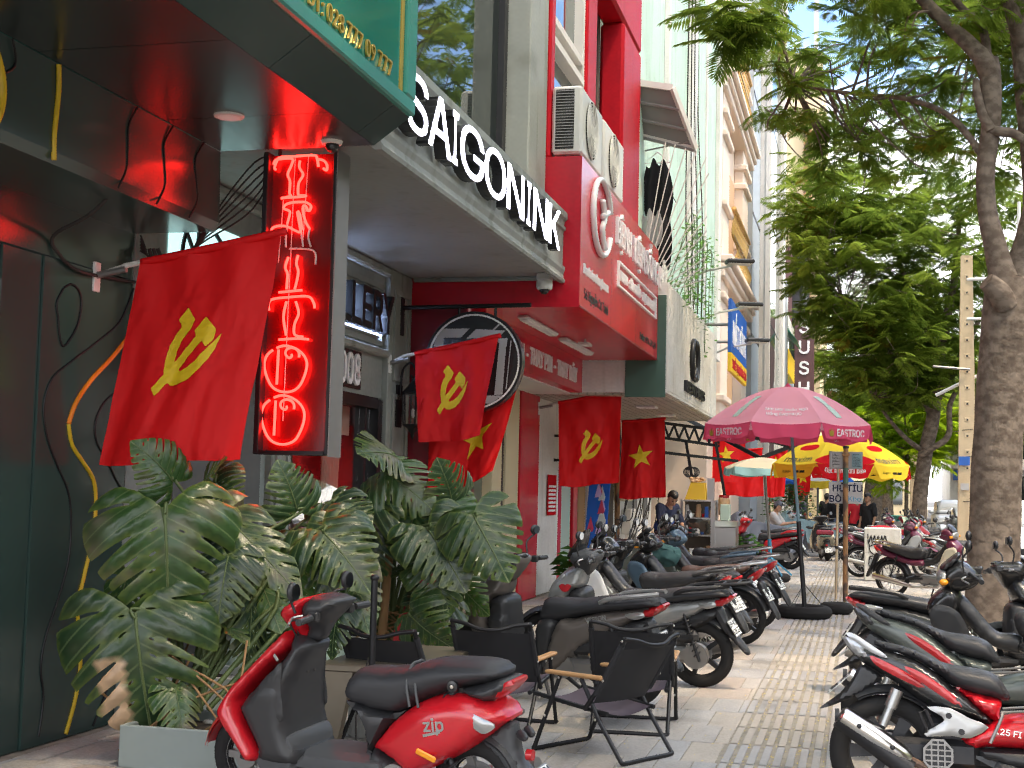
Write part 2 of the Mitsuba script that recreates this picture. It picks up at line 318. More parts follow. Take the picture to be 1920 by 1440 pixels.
part(sw, 'strip_bed', box(-.758, -.187, -3, 64, -.02, -.003), 'joint')
def barm(x, y, L=TL-.045, w=.043, h=.0045):
    c = .006; o = [(x+c, y), (x+w-c, y), (x+w, y+c), (x+w, y+L-c), (x+w-c, y+L), (x+c, y+L), (x, y+L-c), (x, y+c)]
    m = [((px-x-w/2)*.9+x+w/2, (py-y-L/2)*.995+y+L/2, h) for px, py in o]
    return hull([(px, py, -.006) for px, py in o]+[(px, py, h-.0015) for px, py in o]+m)
bs = sorted([b for b in bars if b[1] > 7.2], key=lambda b: b[1])
rowmat = {}
for x, y in bs[:300]:
    mm = rowmat.setdefault(round(y, 2), ['stone_cool', 'stone_grey', 'stone_warm'][int(r2.choice(3, p=[.5, .25, .25]))])
    part(sw, 'tactile_bar', barm(x, y+.02), mm)
part(sw, 'far_tactile_bar', cat([barm(x, y+.02) for x, y in bs[300:]]), 'stone_grey', kind='stuff')
kb = thing('kerb', 'grey granite kerb along the street edge', kind='structure')
for k in range(60): part(kb, 'kerb_stone', rbox(2.44, 2.62, k-6+.005, k-5-.005, -.2, .004, .012), 'stone_grey')
# tiny fallen leaflets on the paving
lit = []
for i in range(2600):
    x, y = r2.uniform(-2.4, 1.5), 7.2+r2.random()**1.6*22
    if r2.random() < .45: x = -.752+int(r2.integers(0, 8))*.0715+.043+r2.random()*.028
    a, s = r2.random()*6.28, .004+.008*r2.random()
    c, q = math.cos(a)*s, math.sin(a)*s; z = .003 if not (-.765 < x < -.18) else .001
    lit.append((A([[x-c, y-q, z], [x+q*.4, y-c*.4, z+.002], [x+c, y+q, z], [x-q*.4, y+c*.4, z+.001]]), A([[0, 1, 2], [0, 2, 3]])))
solo('fallen_leaflets', cat(lit), 'flag_yellow', 'tiny yellow leaflets scattered over the paving', 'litter', kind='stuff')

# ================================================================== first shop: dark green front with the teal sign
gs = thing('green_shop', 'dark green panelled shop front with curved seams and yellow light tubes', 'shop')
part(gs, 'wall_panel', box(-4.6, -4.5, 6.935, 7.93, 0, 2.772), 'green_panel')
part(gs, 'wall_panel', box(-4.6, -4.505, 6.3, 7.925, 2.782, 3.09), 'green_panel')
part(gs, 'pillar', box(-4.75, -4.515, 6.56, 6.929, 0, 2.772), 'green_panel', label='dark green corner pillar beside the glass door')
part(gs, 'door_jamb', rbox(-4.72, -4.56, 6.46, 6.53, 0, 2.6, .008), 'steel')
part(gs, 'door_jamb', box(-4.75, -4.55, 6.535, 6.558, 0, 2.6), 'black_paint')
part(gs, 'door_glass', box(-4.66, -4.65, 4.2, 6.455, 0, 2.77), 'dark_glass')
part(gs, 'lintel', box(-4.8, -4.53, 3, 6.553, 2.605, 2.9), 'green_panel')
part(gs, 'side_wall', box(-9, -4.601, 7.8, 7.925, 0, 8), 'green_panel')
part(gs, 'upper_wall', box(-9, -4.0, 0, 7.92, 3.8, 9), 'teal_frame')
part(gs, 'bulkhead', hull([(x, y, z) for y in (1.5, 7.93) for x, z in ((-4.7, 3.085), (-3.945, 3.085), (-3.92, 3.14), (-3.93, 3.595), (-4.7, 3.595))]), 'green_panel')
for y0, b in ((5.62, .09), (6.88, -.03), (7.30, -.04), (7.70, -.045), (5.2, .1)):
    part(gs, 'bulkhead_seam', tube(crv([(-3.921+.006*(i in (0, 4)), y0+b*math.sin(i*1.4+.4)*1.6-.05*i, 3.59-.124*i) for i in range(5)], 5, False), .006, 6), 'black_paint')
part(gs, 'bulkhead_light_tube', tube(crv([(-3.915, 6.07+.01*math.sin(i*1.5), 3.585-.122*i) for i in range(5)], 4, False), .013, 8), 'yellow_cable', label='yellow light tube on the upper panel')
part(gs, 'bulkhead_light_tube', tube(crv([(-3.915, 5.62-.02*(i-2)**2, 3.5-.1*i) for i in range(5)], 4, False), .02, 8), 'yellow_cable')
mat('soffit_gloss', (.013, .021, .020), .24, spec=.9)
for a, b in ((1.5, 5.9), (5.906, 7.18), (7.186, 7.93)):
    part(gs, 'soffit_panel', box(-3.93, -2.905, a, b, 3.60, 3.66), 'soffit_gloss')
    part(gs, 'sloped_panel', hull([(x, y, z) for y in (a+.45 if a > 2 else a, b+.45 if b < 7.9 else b) for x, z in ((-2.902, 3.60), (-2.902, 3.66), (-2.68, 3.76), (-2.68, 3.82))]), 'green_panel')
# sign box
part(gs, 'sign_frame', rbox(-2.80, -2.64, 1.5, 7.93, 3.765, 3.86, .012), 'teal_frame')
part(gs, 'sign_frame', rbox(-2.80, -2.641, 7.76, 7.931, 3.861, 5.6, .012), 'teal_frame')
part(gs, 'sign_face', box(-2.80, -2.675, 1.5, 7.70, 3.861, 5.5), 'teal_face')
part(gs, 'sign_edge', box(-2.81, -2.668, 7.705, 7.755, 3.861, 5.5), 'gold_letter')
part(gs, 'sign_return', box(-4.5, -2.81, 7.86, 7.928, 3.67, 5.5), 'teal_frame')
words(gs, 'sign_word', text('ĐT: 028 777 09 777', .095, .012, fit=1.28), (-2.672, 6.90, 3.895), EX, FX, 'gold_letter', .02)
dl = part(gs, 'ceiling_light', mv(lathe([(0, -.012), (.072, -.014), (.084, -.010), (.088, 0)], 24), (-3.5, 7.15, 3.60)), 'pale_trim', smooth=40)
part(dl, 'lens', mv(lathe([(0, -.016), (.06, -.0165), (.066, -.013)], 24), (-3.5, 7.15, 3.60)), 'white_sign', smooth=40)
# seams and light tubes on the wall panel, as curves (y, z)
def wallcurve(nm, pts, r, m, lab=None): part(gs, nm, tube(crv([(-4.497, y, z) for y, z in pts], 6, False), r, 7), m, smooth=True, label=lab)
wallcurve('wall_light_tube', [(7.93, 2.45), (7.71, 2.27), (7.48, 2.11), (7.32, 1.96), (7.25, 1.83)], .016, 'orange_cable', 'orange upper half of the winding light tube')
wallcurve('wall_light_tube', [(7.25, 1.83), (7.3, 1.71), (7.43, 1.61), (7.55, 1.51), (7.59, 1.38), (7.58, 1.18), (7.49, .91), (7.44, .75), (7.50, .45), (7.47, .23), (7.38, .02)], .014, 'yellow_cable', 'yellow lower half of the winding light tube')
for pts in ([(7.93, 2.73), (7.78, 2.5), (7.52, 2.34), (7.24, 2.19), (7.06, 2.08), (6.99, 1.92), (7.04, 1.74), (7.15, 1.59), (7.28, 1.44), (7.33, 1.26), (7.32, 1.03), (7.23, .81), (7.12, .6), (7.09, .43), (7.13, .26), (7.1, .05)],
            [(7.14, 2.62), (7.22, 2.65), (7.3, 2.62), (7.33, 2.54), (7.3, 2.42), (7.21, 2.31), (7.15, 2.28), (7.11, 2.35), (7.09, 2.44), (7.07, 2.52), (7.13, 2.61)],
            [(7.92, 2.1), (7.83, 2.08), (7.64, 1.98), (7.55, 1.86), (7.57, 1.74), (7.7, 1.63), (7.82, 1.51), (7.9, 1.45)], [(7.88, .29), (7.68, .02)]):
    wallcurve('wall_seam', pts, .007, 'frame_black')
cb = thing('power_cable', 'black cables drooping from the dark green ceiling to the flag bracket', 'cable')
put(numbered(cb+'__run'), tube(crv([(-3.93, 6.93, 3.3), (-4.2, 6.93, 3.02), (-4.47, 6.96, 2.89), (-4.48, 7.06, 2.79), (-4.485, 7.23, 2.74), (-4.485, 7.46, 2.74), (-4.485, 7.92, 2.77)], 6, False), .011, 7), 'cable_dark')
for i in range(6): put(numbered(cb+'__run'), tube(crv([(-4.48, 7.96, 2.98+.02*i), (-4.3, 8.0, 2.90-.035*i), (-4.05, 8.02, 3.05+.02*i), (-3.75, 8.05, 3.25+.06*i), (-3.6, 8.1, 3.58)], 5, False), .006, 5), 'cable_dark')
for i in range(3): put(numbered(cb+'__run'), tube(crv([(-4.44+.03*i, 8.0, 3.0), (-4.43+.035*i, 8.02, 2.9), (-4.44+.04*i, 8.01, 2.6), (-4.43+.045*i, 8.0, 2.2)], 5, False), .012, 6), 'cable_dark')

# ================================================================== second shop: sage green tattoo studio
tb = thing('tattoo_shop', 'sage green shop with a deep canopy, lit white lettering and a tall upstairs window', 'shop')
Y0, Y1 = 7.935, 13.405
part(tb, 'wall', box(-4.7, -4.5, 10.42, 12.72, 2.36, 3.64), 'wall_sage')
part(tb, 'wall', box(-4.7, -4.5, Y0, 10.06, 0, 3.64), 'wall_sage', label='plain dark grey wall panel beside the door')
mat('wall_dark', dirty((.10, .105, .105), .3), .5)
part(tb, 'dado', box(-4.52, -4.49, 8.55, 9.95, .0, 2.3), 'wall_dark')
def moulding(y0, y1, z0, z1, w=.04, x=-4.492, m='sage_trim', inner=.1):
    o = [(y0, z0), (y1, z0), (y1, z1), (y0, z1)]; i = [(y0+w, z0+w), (y1-w, z0+w), (y1-w, z1-w), (y0+w, z1-w)]
    return part(tb, 'moulding', prism(o, x-.02, x+.012, 0, [i[::-1]]), m)
part(tb, 'pilaster', rbox(-4.7, -4.44, 10.065, 10.415, 0, 3.64, .01), 'sage_trim')
moulding(10.11, 10.37, .15, 2.3, .05, -4.432)
part(tb, 'pilaster', rbox(-4.7, -4.44, 12.73, Y1, 0, 3.64, .01), 'sage_trim')
moulding(12.84, 13.3, .2, 2.42, .05, -4.432); moulding(12.84, 13.3, 2.55, 3.45, .05, -4.432)
moulding(10.5, 12.68, 2.86, 3.46, .05); moulding(10.62, 12.56, 2.93, 3.39, .025)
part(tb, 'cornice', rbox(-4.5, -4.42, 10.42, 12.725, 2.76, 2.83, .015), 'sage_trim')
part(tb, 'cornice', rbox(-4.5, -4.40, 8.0, 10.06, 2.36, 2.46, .02), 'sage_trim')
part(tb, 'cornice', rbox(-4.5, -4.42, Y0, 12.7, 3.55, 3.635, .02), 'sage_trim')
part(tb, 'plinth', rbox(-4.6, -4.40, Y0, 12.7, 0, .12, .01), 'sage_trim')
# window and door with a dim room behind
fr = part(tb, 'door_frame', cat(box(-4.62, -4.47, 10.42, 10.50, 0, 2.34), box(-4.62, -4.47, 12.56, 12.68, 0, 2.34), box(-4.62, -4.475, 10.50, 12.56, 2.25, 2.355)), 'frame_black')
part(fr, 'mullion', box(-4.60, -4.50, 12.28, 12.33, 0, 2.25), 'frame_black')
part(tb, 'window_pane', box(-4.56, -4.553, 10.5, 12.28, 0, 2.25), 'glass_pane')
part(tb, 'window_pane', box(-4.56, -4.553, 12.33, 12.56, 0, 2.25), 'glass_pane')
part(tb, 'room_back', box(-6.6, -6.5, 9.5, 14.5, 0, 3.4), 'maroon_wall')
part(tb, 'room_floor', box(-6.6, -4.6, 9.5, 14.5, -.02, .005), 'dark_metal')
part(tb, 'room_ceiling', box(-6.6, -4.72, 9.5, 13.38, 3.3, 3.4), 'maroon_wall')
part(tb, 'room_side', box(-6.6, -4.72, 13.30, 13.40, 0, 3.3), 'maroon_wall')
part(tb, 'roller_blind', box(-4.66, -4.645, 10.5, 12.25, 1.98, 2.25), 'pale_curtain')
part(tb, 'curtain', grid(lambda u, v: np.stack([-4.72+.03*np.sin(u*34), 11.78+.45*u*(1-.45*v*(1-v)*2), 2.2-1.7*v], 1), 60, 6), 'pale_curtain', smooth=True)
part(tb, 'curtain', grid(lambda u, v: np.stack([-4.72+.03*np.sin(u*28), 10.72+.30*u, 2.2-1.9*v], 1), 50, 4), 'stake', smooth=True)
pf = part(tb, 'picture', rbox(-5.02, -4.98, 11.02, 11.62, 1.66, 1.98, .01), 'gold_brown')
part(pf, 'relief', cat([tube(crv([(-4.975, 11.08+.5*r2.random(), 1.70+.24*r2.random()) for _ in range(5)], 4, False), .006, 5) for _ in range(9)]), 'stake')
cp = part(tb, 'certificate', box(-4.99, -4.96, 10.95, 11.66, .9, 1.45), 'dark_red_paint')
part(cp, 'writing', cat(face(text('CERTIFICATE', .05, .003), (-4.958, 11.33, 1.36), EX, FX), *[box(-4.959, -4.956, 11.1, 11.1+.45*r2.random()+.1, 1.1+.04*i, 1.106+.04*i) for i in range(4)]), 'gold_brown')
# lettering under the canopy
gl = part(tb, 'gallery_letters', cat([face(text(c, .36, .09, True), (-4.47, y, 2.975), EX, FX) for c, y in zip('GALLERY', (10.75, 11.08, 11.40, 11.66, 11.93, 12.23, 12.52))]), 'black_paint')
hb = part(tb, 'gallery_backlight', cat([box(-4.488, -4.478, 10.7, 12.62, 2.955, 2.968)]+[box(-4.488, -4.478, y, y+.016, 3.0, 3.32) for y in (11.52, 11.56, 11.80, 12.1, 12.40)]), 'led_white')
glow(hb, (2.2, 2.9, 4.8))
eb = part(tb, 'date_board', box(-4.51, -4.485, 10.6, 12.1, 2.40, 2.745), 'black_paint')
part(eb, 'date_letters', face(text('EST 2008', .27, .02, True, fit=1.3), (-4.483, 11.38, 2.44), EX, FX), 'white_sign')
# script sign on the wall, lit from behind
bg = part(tb, 'script_glow', box(-4.495, -4.490, 8.35, 9.7, 2.88, 3.34), 'led_white'); glow(bg, (.055, .10, .098))
sc = [[(8.62, 3.24), (8.5, 3.2), (8.45, 3.05), (8.5, 2.95), (8.6, 3.0), (8.68, 3.2), (8.64, 3.26)], [(8.5, 3.2), (8.6, 3.1), (8.72, 2.96)], [(8.9, 3.12), (8.8, 3.1), (8.78, 3.0), (8.86, 2.98), (8.92, 3.1), (8.93, 2.99)],
      [(9.0, 3.12), (8.99, 3.0), (9.06, 2.98), (9.11, 3.1), (9.12, 2.99)], [(9.2, 3.0), (9.21, 3.1), (9.3, 3.1), (9.31, 2.99)], [(8.95, 3.26), (9.1, 3.2), (9.3, 3.24), (9.55, 3.25), (9.65, 3.2)]]
part(tb, 'script_letters', cat([tube(crv([(-4.44, y, z) for y, z in s], 6, False), .016, 6) for s in sc]), 'black_paint', smooth=True)
# canopy: soffit, moulded fascia, ledge
part(tb, 'canopy_soffit', box(-4.7, -2.93, Y0, Y1, 3.642, 3.72), 'soffit_grey')
part(tb, 'canopy_edge', rbox(-4.42, -2.93, Y1-.05, Y1-.002, 3.60, 3.642, .008), 'sage_trim')
prof = [(-2.93, 3.60), (-2.90, 3.575), (-2.855, 3.575), (-2.845, 3.60), (-2.862, 3.625), (-2.868, 3.66), (-2.85, 3.70), (-2.85, 3.735), (-2.875, 3.745), (-2.875, 4.09), (-2.852, 4.105), (-2.852, 4.135), (-2.868, 4.15), (-2.862, 4.19), (-2.835, 4.215), (-2.835, 4.275), (-2.86, 4.30), (-3.34, 4.32), (-3.34, 3.72), (-2.93, 3.72)]
part(tb, 'canopy_fascia', prism(prof, Y0, Y1, 1), 'sage_trim')
for c, y, wd in (('S', 8.10, .43), ('A', 8.56, .50), ('I', 9.10, .13), ('G', 9.30, .63), ('O', 9.96, .64), ('N', 10.65, .58), ('I', 11.34, .14), ('N', 11.58, .58), ('K', 12.22, .46)):
    def letter(d, o): return face(text(c, .37, d, False, fit=wd, center=True), (o, y+wd/2, 3.77), EX, FX)
    lt = part(tb, 'canopy_letter', letter(.085, -2.842), 'black_paint', label=f'lit white letter {c} on the canopy edge')
    glow(part(lt, 'lit_face', letter(.006, -2.755), 'led_white'), (.40, .41, .50))
# upstairs window
part(tb, 'upper_pier', rbox(-3.6, -3.07, 12.66, Y1, 4.31, 12, .015), 'sage_trim')
part(tb, 'upper_pier', rbox(-3.6, -3.12, 12.78, 13.2, 4.31, 12, .015), 'sage_trim') if False else None
part(tb, 'upper_window_pane', box(-3.37, -3.36, 6.0, 12.52, 4.32, 9.5), 'dark_glass')
part(tb, 'upper_window_frame', cat(box(-3.40, -3.30, 12.525, 12.655, 4.31, 9.5), box(-3.40, -3.335, 6, 12.52, 4.305, 4.37)), 'frame_black')
part(tb, 'upper_wall', box(-9, -3.45, 6, Y1, 4.32, 12), 'wall_sage')
mat('curtain_dim', (.10, .12, .11), .9)

# ================================================================== third shop: red watch shop
rs = thing('red_watch_shop', 'glossy red watch repair shop with a big projecting sign box', 'shop')
Y1, Y2 = 13.41, 18.895
part(rs, 'sign_box', box(-4.6, -2.70, Y1, Y2, 3.335, 4.86), 'red_panel')
for z in (3.34,): part(rs, 'box_edge', box(-2.701, -2.692, Y1, Y2, z, z+.012), 'dark_red_paint')
for y in (15.2, 17.0): part(rs, 'panel_seam', box(-2.7005, -2.6985, y, y+.006, 3.36, 4.85), 'dark_red_paint')
part(rs, 'side_panel', box(-4.6, -3.86, Y1+.003, Y1+.06, 2.35, 3.333), 'dark_red_paint'); part(rs, 'side_panel', box(-4.6, -4.1, Y1+.003, Y1+.06, 0, 2.348), 'dark_red_paint')
part(rs, 'lettered_band', box(-3.9, -3.74, Y1+.3, Y2-.01, 2.88, 3.333), 'red_panel')
words(rs, 'band_text', text('THẨM ĐỊNH - THAY PIN - THAY DÂY', .19, .015, True, fit=4.55), (-3.738, 16.2, 2.99), EX, FX, 'white_sign', .05)
part(rs, 'recess_ceiling', box(-4.6, -3.9, Y1+.1, Y2, 2.86, 2.878), 'pale_trim')
for a, b in ((13.98, 15.5), (16.0, 17.7)):
    l = part(rs, 'tube_light', rbox(-3.47, -3.35, a, b, 3.285, 3.333, .02), 'pale_trim'); part(l, 'tube', box(-3.45, -3.37, a+.03, b-.03, 3.278, 3.284), 'white_sign')
part(rs, 'floodlight', mv(cat(box(-.06, .06, -.14, .14, -.03, 0), rod((0, 0, 0), (0, 0, .05), .012)), (-3.2, 16.3, 3.29)), 'pale_trim')
words(rs, 'main_word', text('BỆNH VIỆN ĐỒNG HỒ', .30, .035, False, fit=4.0), (-2.699, 17.4, 4.34), EX, FX, 'white_paint', .07)
part(rs, 'web_address', face(text('Benhviendongho.vn', .10, .015, False, fit=1.40), (-2.699, 14.27, 3.70), EX, FX), 'white_paint')
part(rs, 'street_address', face(text('56 Nguyễn Cư Trinh', .105, .004, False, fit=1.36), (-2.698, 14.33, 3.455), EX, FX), 'black_paint')
words(rs, 'hotline_word', text('Hotline: 0914 679 679', .085, .004, False, fit=1.4), (-2.698, 18.02, 3.46), EX, FX, 'black_paint', .02)
bx = [(15.56, 3.865), (18.62, 3.865), (18.62, 4.165), (15.56, 4.165)]
part(rs, 'boxed_slogan', cat(prism(bx, -2.70, -2.672, 0, [[(15.60, 3.89), (15.60, 4.14), (18.58, 4.14), (18.58, 3.89)]]), face(text('NHANH - SỬA CHUẨN - THỢ TAY NGHỀ', .10, .025, True, fit=2.8), (-2.699, 17.09, 3.965), EX, FX)), 'white_paint')
a = np.linspace(.35, 2*math.pi-.35, 40)
lg = cat(tube([(-2.67, 14.42+.52*math.cos(t), 4.43+.40*math.sin(t)) for t in a], .034, 8, flat=.8), tube(crv([(-2.67, 14.42, 4.62), (-2.67, 14.55, 4.45), (-2.67, 14.42, 4.3), (-2.67, 14.6, 4.12)], 5, False), .034, 6), rod((-2.67, 14.45, 4.45), (-2.67, 14.75, 4.55), .035))
part(rs, 'emblem', lg, 'white_paint', smooth=True)
# shop front below
part(rs, 'front_wall', box(-4.9, -4.62, Y1, 18.2, 0, 2.87), 'white_wall')
part(rs, 'door_post', rbox(-4.62, -4.47, 16.9, 17.35, 0, 2.86, .01), 'pale_yellow'); part(rs, 'door_post', rbox(-4.62, -4.45, 17.5, 18.18, 0, 2.86, .01), 'pale_yellow')
part(rs, 'door_post', box(-4.62, -4.48, 17.36, 17.48, 0, 2.86), 'black_paint')
part(rs, 'red_column', rbox(-4.62, -4.44, 18.25, 19.36, 0, 2.86, .01), 'red_panel')
part(rs, 'shop_window', box(-4.60, -4.59, Y1+.1, 16.85, .5, 2.85), 'green_glass')
part(rs, 'window_post', cat(*[box(-4.615, -4.56, y, y+.05, .5, 2.86) for y in (13.6, 14.9, 16.1)]), 'pale_yellow'); part(rs, 'shelf', box(-4.62, -4.5, Y1+.1, 16.85, 0, .5), 'pale_yellow')
# upstairs frame
part(rs, 'upper_frame', rbox(-3.3, -3.04, 13.415, 13.60, 4.862, 12, .02), 'red_matte'); part(rs, 'upper_frame', rbox(-3.3, -3.04, 15.32, 15.86, 4.862, 12, .02), 'red_matte')
part(rs, 'upper_frame', rbox(-3.3, -2.98, 17.42, 18.86, 4.862, 7.62, .04), 'red_matte'); part(rs, 'upper_frame', rbox(-3.3, -2.98, 15.9, 18.86, 7.63, 8.6, .04), 'red_matte')
part(rs, 'upper_window', box(-3.2, -3.19, 13.60, 15.32, 4.87, 12), 'green_glass')
part(rs, 'window_bar', cat(box(-3.19, -3.08, 13.6, 13.68, 4.87, 12), box(-3.19, -3.08, 15.24, 15.32, 4.87, 12), box(-3.19, -3.06, 13.68, 15.24, 6.12, 6.2), box(-3.19, -3.08, 13.68, 15.24, 6.36, 6.44)), 'pale_trim')
mat('dark_stone', dirty((.10, .085, .07), .5), .8)
part(rs, 'recess_wall', box(-4.4, -4.2, 15.8, 18, 4.86, 9), 'dark_stone'); part(rs, 'recess_side', box(-4.2, -3.3, 17.3, 17.42, 4.86, 8), 'dark_stone'); part(rs, 'recess_side', box(-4.2, -3.3, 15.86, 15.9, 4.86, 8), 'dark_stone')
part(rs, 'upper_wall', box(-9, -4.42, Y1, Y2, 4.87, 12), 'dark_stone')

# ================================================================== fourth shop: ribbed white canopy
ws = thing('white_canopy_shop', 'shop with a ribbed white metal canopy and a plain wooden soffit', 'shop')
Y2, Y3 = 18.95, 25.6
rib = [];
for i in range(68):
    y = Y2+.05+i*.0965
    rib.append(hull([(x, yy, z) for z in (2.93, 4.40) for x, yy in ((-2.565, y), (-2.545, y+.012), (-2.545, y+.045), (-2.565, y+.057))]))
cf = part(ws, 'canopy_fascia', box(-2.62, -2.565, Y2, Y3, 2.89, 4.42), 'white_metal')
part(cf, 'rib', cat(rib), 'white_metal', kind='stuff')
part(ws, 'canopy_end', box(-4.6, -2.62, Y2, Y2+.04, 2.895, 4.42), 'white_wall'); part(ws, 'green_sheet', box(-3.14, -2.585, Y2-.045, Y2-.005, 2.83, 4.24), 'green_fade', label='faded green sheet at the end of the white canopy')
part(ws, 'soffit', box(-4.6, -2.62, Y2+.041, Y3, 2.86, 2.893), 'wood_soffit')
for y in (21.2, 23.4): part(ws, 'soffit_light', box(-3.35, -3.05, y, y+.35, 2.83, 2.859), 'white_sign')
part(ws, 'logo', cat(tube([(-2.51, 21.75+.24*math.cos(t)-.1, 3.61+.30*math.sin(t)) for t in np.linspace(.6, 5.9, 24)], .042, 6, flat=.9), tube([(-2.51, 21.95+.22*math.cos(t), 3.61+.30*math.sin(t)) for t in np.linspace(-2.4, 2.4, 24)], .042, 6, flat=.9)), 'frame_black', smooth=True)
part(ws, 'shop_name', face(text('NEW HAUS', .15, .05, True, fit=2.5), (-2.546, 21.95, 3.06), EX, FX), 'frame_black')
part(ws, 'front_wall', box(-4.9, -4.62, Y2, 31, 0, 2.87), 'pale_trim')
for y0, y1, m, x in ((19.45, 21.0, 'white_wall', -4.5), (21.05, 21.35, 'red_panel', -4.52), (21.4, 22.2, 'mint_tile', -4.55), (22.3, 22.65, 'red_panel', -4.52), (22.75, 23.35, 'stake', -4.53), (23.4, 25.2, 'white_wall', -4.48), (25.5, 26.0, 'dark_stone', -4.5), (28.2, 30.4, 'white_wall', -4.42)):
    part(ws, 'front_panel', rbox(-4.64, x, y0, y1, 0, 2.855, .01), m)
part(ws, 'meter_box', rbox(-4.5, -4.3, 26.0, 27.1, 1.35, 2.0, .02), 'cream_wall'); part(ws, 'meter_box', rbox(-4.5, -4.3, 26.9, 27.5, .7, 1.2, .02), 'pale_trim')
for y in (25.75, 27.8, 29.2): part(ws, 'pipe', rod((-4.38, y, 0), (-4.38, y, 2.86), .05), ['dull_alloy', 'rust_pole', 'dull_alloy'][int(y) % 3])
# ================================================================== mint, peach, glass and far buildings on the left
mb = thing('mint_building', 'narrow mint green building with peeling plaster above the white canopy', 'building')
part(mb, 'wall', box(-9, -3.06, 18.9, 30.6, 4.3, 15), 'mint_wall')
for y0, y1, m in ((21.7, 21.85, 'white_wall'), (24.7, 25.0, 'white_wall'), (25.9, 27.0, 'mint_wall'), (27.3, 27.5, 'white_wall'), (29.9, 30.5, 'white_wall')): part(mb, 'pilaster', rbox(-3.06, -2.97, y0, y1, 4.42, 15, .01), m)
part(mb, 'drain_pipe', rod((-2.98, 25.25, 4.3), (-2.98, 25.25, 15), .055), 'white_paint', smooth=40)
for i in range(4): part(mb, 'cable', tube(crv([(-2.95, 24.0+.5*i, 14), (-2.93, 23.8+.5*i, 9), (-2.9+.05*i, 23.5+.4*i, 6.5), (-2.7, 22.5+.6*i, 4.6)], 5, False), .012, 5), 'cable_dark')
awn = part(mb, 'window_awning', lin(box(-.05, 1.35, -.02, .0, -.02, 0), np.eye(3)), 'dull_alloy') if False else None
wa = thing('window_awning', 'tilted grey metal awning over the upstairs window behind the red frame', 'awning')
AW = lambda u, v: A([-3.10+u*(.52+.28*v), 19.2+.5*v, 7.34-.10*u+v*(-.64-.13*u)])
for i in range(3):
    a, b = i/3+.012, (i+1)/3-.012; part(wa, 'panel', hull([AW(u, v)+A([0, 0, d]) for u in (0, .96) for v in (a, b) for d in (0, .02)]), 'tin_sheet'); part(wa, 'cross_bar', tube([AW(0, b+.01)-A([0, .02, .03]), AW(.97, b+.01)-A([0, .02, .03])], .022, 6), 'dull_alloy')
for q in ((0, 0, 1, 0), (1, 0, 1, 1), (0, 1, 1, 1)): part(wa, 'edge_bar', bar(AW(q[0], q[1]), AW(q[2], q[3]), .05, .09), 'pale_trim')
part(wa, 'stay', rod(AW(.9, .9), A([-3.05, 19.8, 6.5]), .012), 'dull_alloy')
pb = thing('peach_building', 'peach plaster building with classical columns and iron balconies', 'building')
part(pb, 'wall', box(-9, -3.25, 30.65, 39.2, 0, 14), 'peach_wall')
for y in (31.0, 36.6):
    part(pb, 'pier', rbox(-3.25, -3.0, y, y+1.6, 2.9, 14, .02), 'peach_trim')
    for z in (3.6, 5.9, 8.0, 9.6, 10.1, 11.9, 12.3): part(pb, 'pier_band', rbox(-3.27, -2.90, y-.08, y+1.68, z, z+.16, .03), 'peach_trim')
for z in (6.7, 11.0):
    for k, (dx, dz) in enumerate(((.30, .16), (.20, .14), (.12, .3))): part(pb, 'cornice', rbox(-3.3, -3.02+dx, 30.7, 39.1, z-.17*k, z-.17*k+dz, .03), 'peach_trim')
    part(pb, 'handrail', rod((-2.86, 32.3, z+1.5), (-2.86, 36.9, z+1.5), .06), 'handrail', smooth=True)
    part(pb, 'balcony_iron', cat([tube(crv([(-2.88, 32.6+.28*i, z+.32), (-2.8, 32.72+.28*i, z+.6), (-2.92, 32.55+.28*i, z+.95), (-2.86, 32.68+.28*i, z+1.45)], 4, False), .018, 5) for i in range(16)]+[rod((-2.87, 32.4, z+h), (-2.87, 36.9, z+h), .02) for h in (.36, .9)]), 'gold_brown')
    part(pb, 'doorway', box(-3.26, -3.2, 33, 36.2, z+.3, z+2.9), 'orange_fill')
part(pb, 'doorway', box(-3.26, -3.2, 33, 36.2, 3.0, 5.6), 'orange_fill')
gt = thing('grey_tower', 'plain grey corner tower beside the glass front', 'building')
part(gt, 'wall', box(-9, -2.95, 39.3, 42.2, 0, 30), 'tower_paint')
for z in (6, 9.5, 13, 16.5): part(gt, 'seam', box(-2.95, -2.935, 39.3, 42.2, z, z+.08), 'dark_metal')
gb = thing('glass_building', 'tall glass fronted building reflecting the trees', 'building')
part(gb, 'core', box(-9, -2.78, 42.3, 49.5, 0, 34), 'white_wall')
for i in range(4):
    for j in range(7): part(gb, 'pane', box(-2.78, -2.70, 42.35+1.55*i, 43.85+1.55*i, .5+3.2*j, 3.62+3.2*j), 'green_glass')
part(gb, 'edge_pier', rbox(-2.78, -2.55, 48.6, 49.5, 0, 34, .03), 'white_metal'); part(gb, 'edge_pier', rbox(-2.8, -2.62, 42.25, 42.34, 0, 34, .02), 'pale_trim')
sb = thing('steel_edge_shop', 'shop building with a steel corner post and green and yellow wall signs', 'building')
part(sb, 'wall', box(-9, -2.85, 49.6, 64, 0, 9), 'pale_trim'); part(sb, 'corner_post', rbox(-2.9, -2.5, 49.55, 50.6, 0, 9.2, .05), 'steel')
for i in range(5): part(sb, 'window', box(-2.85, -2.8, 51+2.4*i, 53+2.4*i, 5.2, 8.4), 'green_glass'); part(sb, 'window', box(-2.85, -2.8, 51+2.4*i, 53+2.4*i, 1.2, 3.6), 'green_glass')
part(sb, 'sign', box(-2.85, -2.55, 52, 60, 3.9, 4.9), 'teal_frame'); part(sb, 'sign', box(-2.85, -2.5, 51.2, 56, 6.0, 6.9), 'yellow_sign'); part(sb, 'sign', box(-2.85, -2.6, 57, 63, 5.6, 6.6), 'tower_paint')
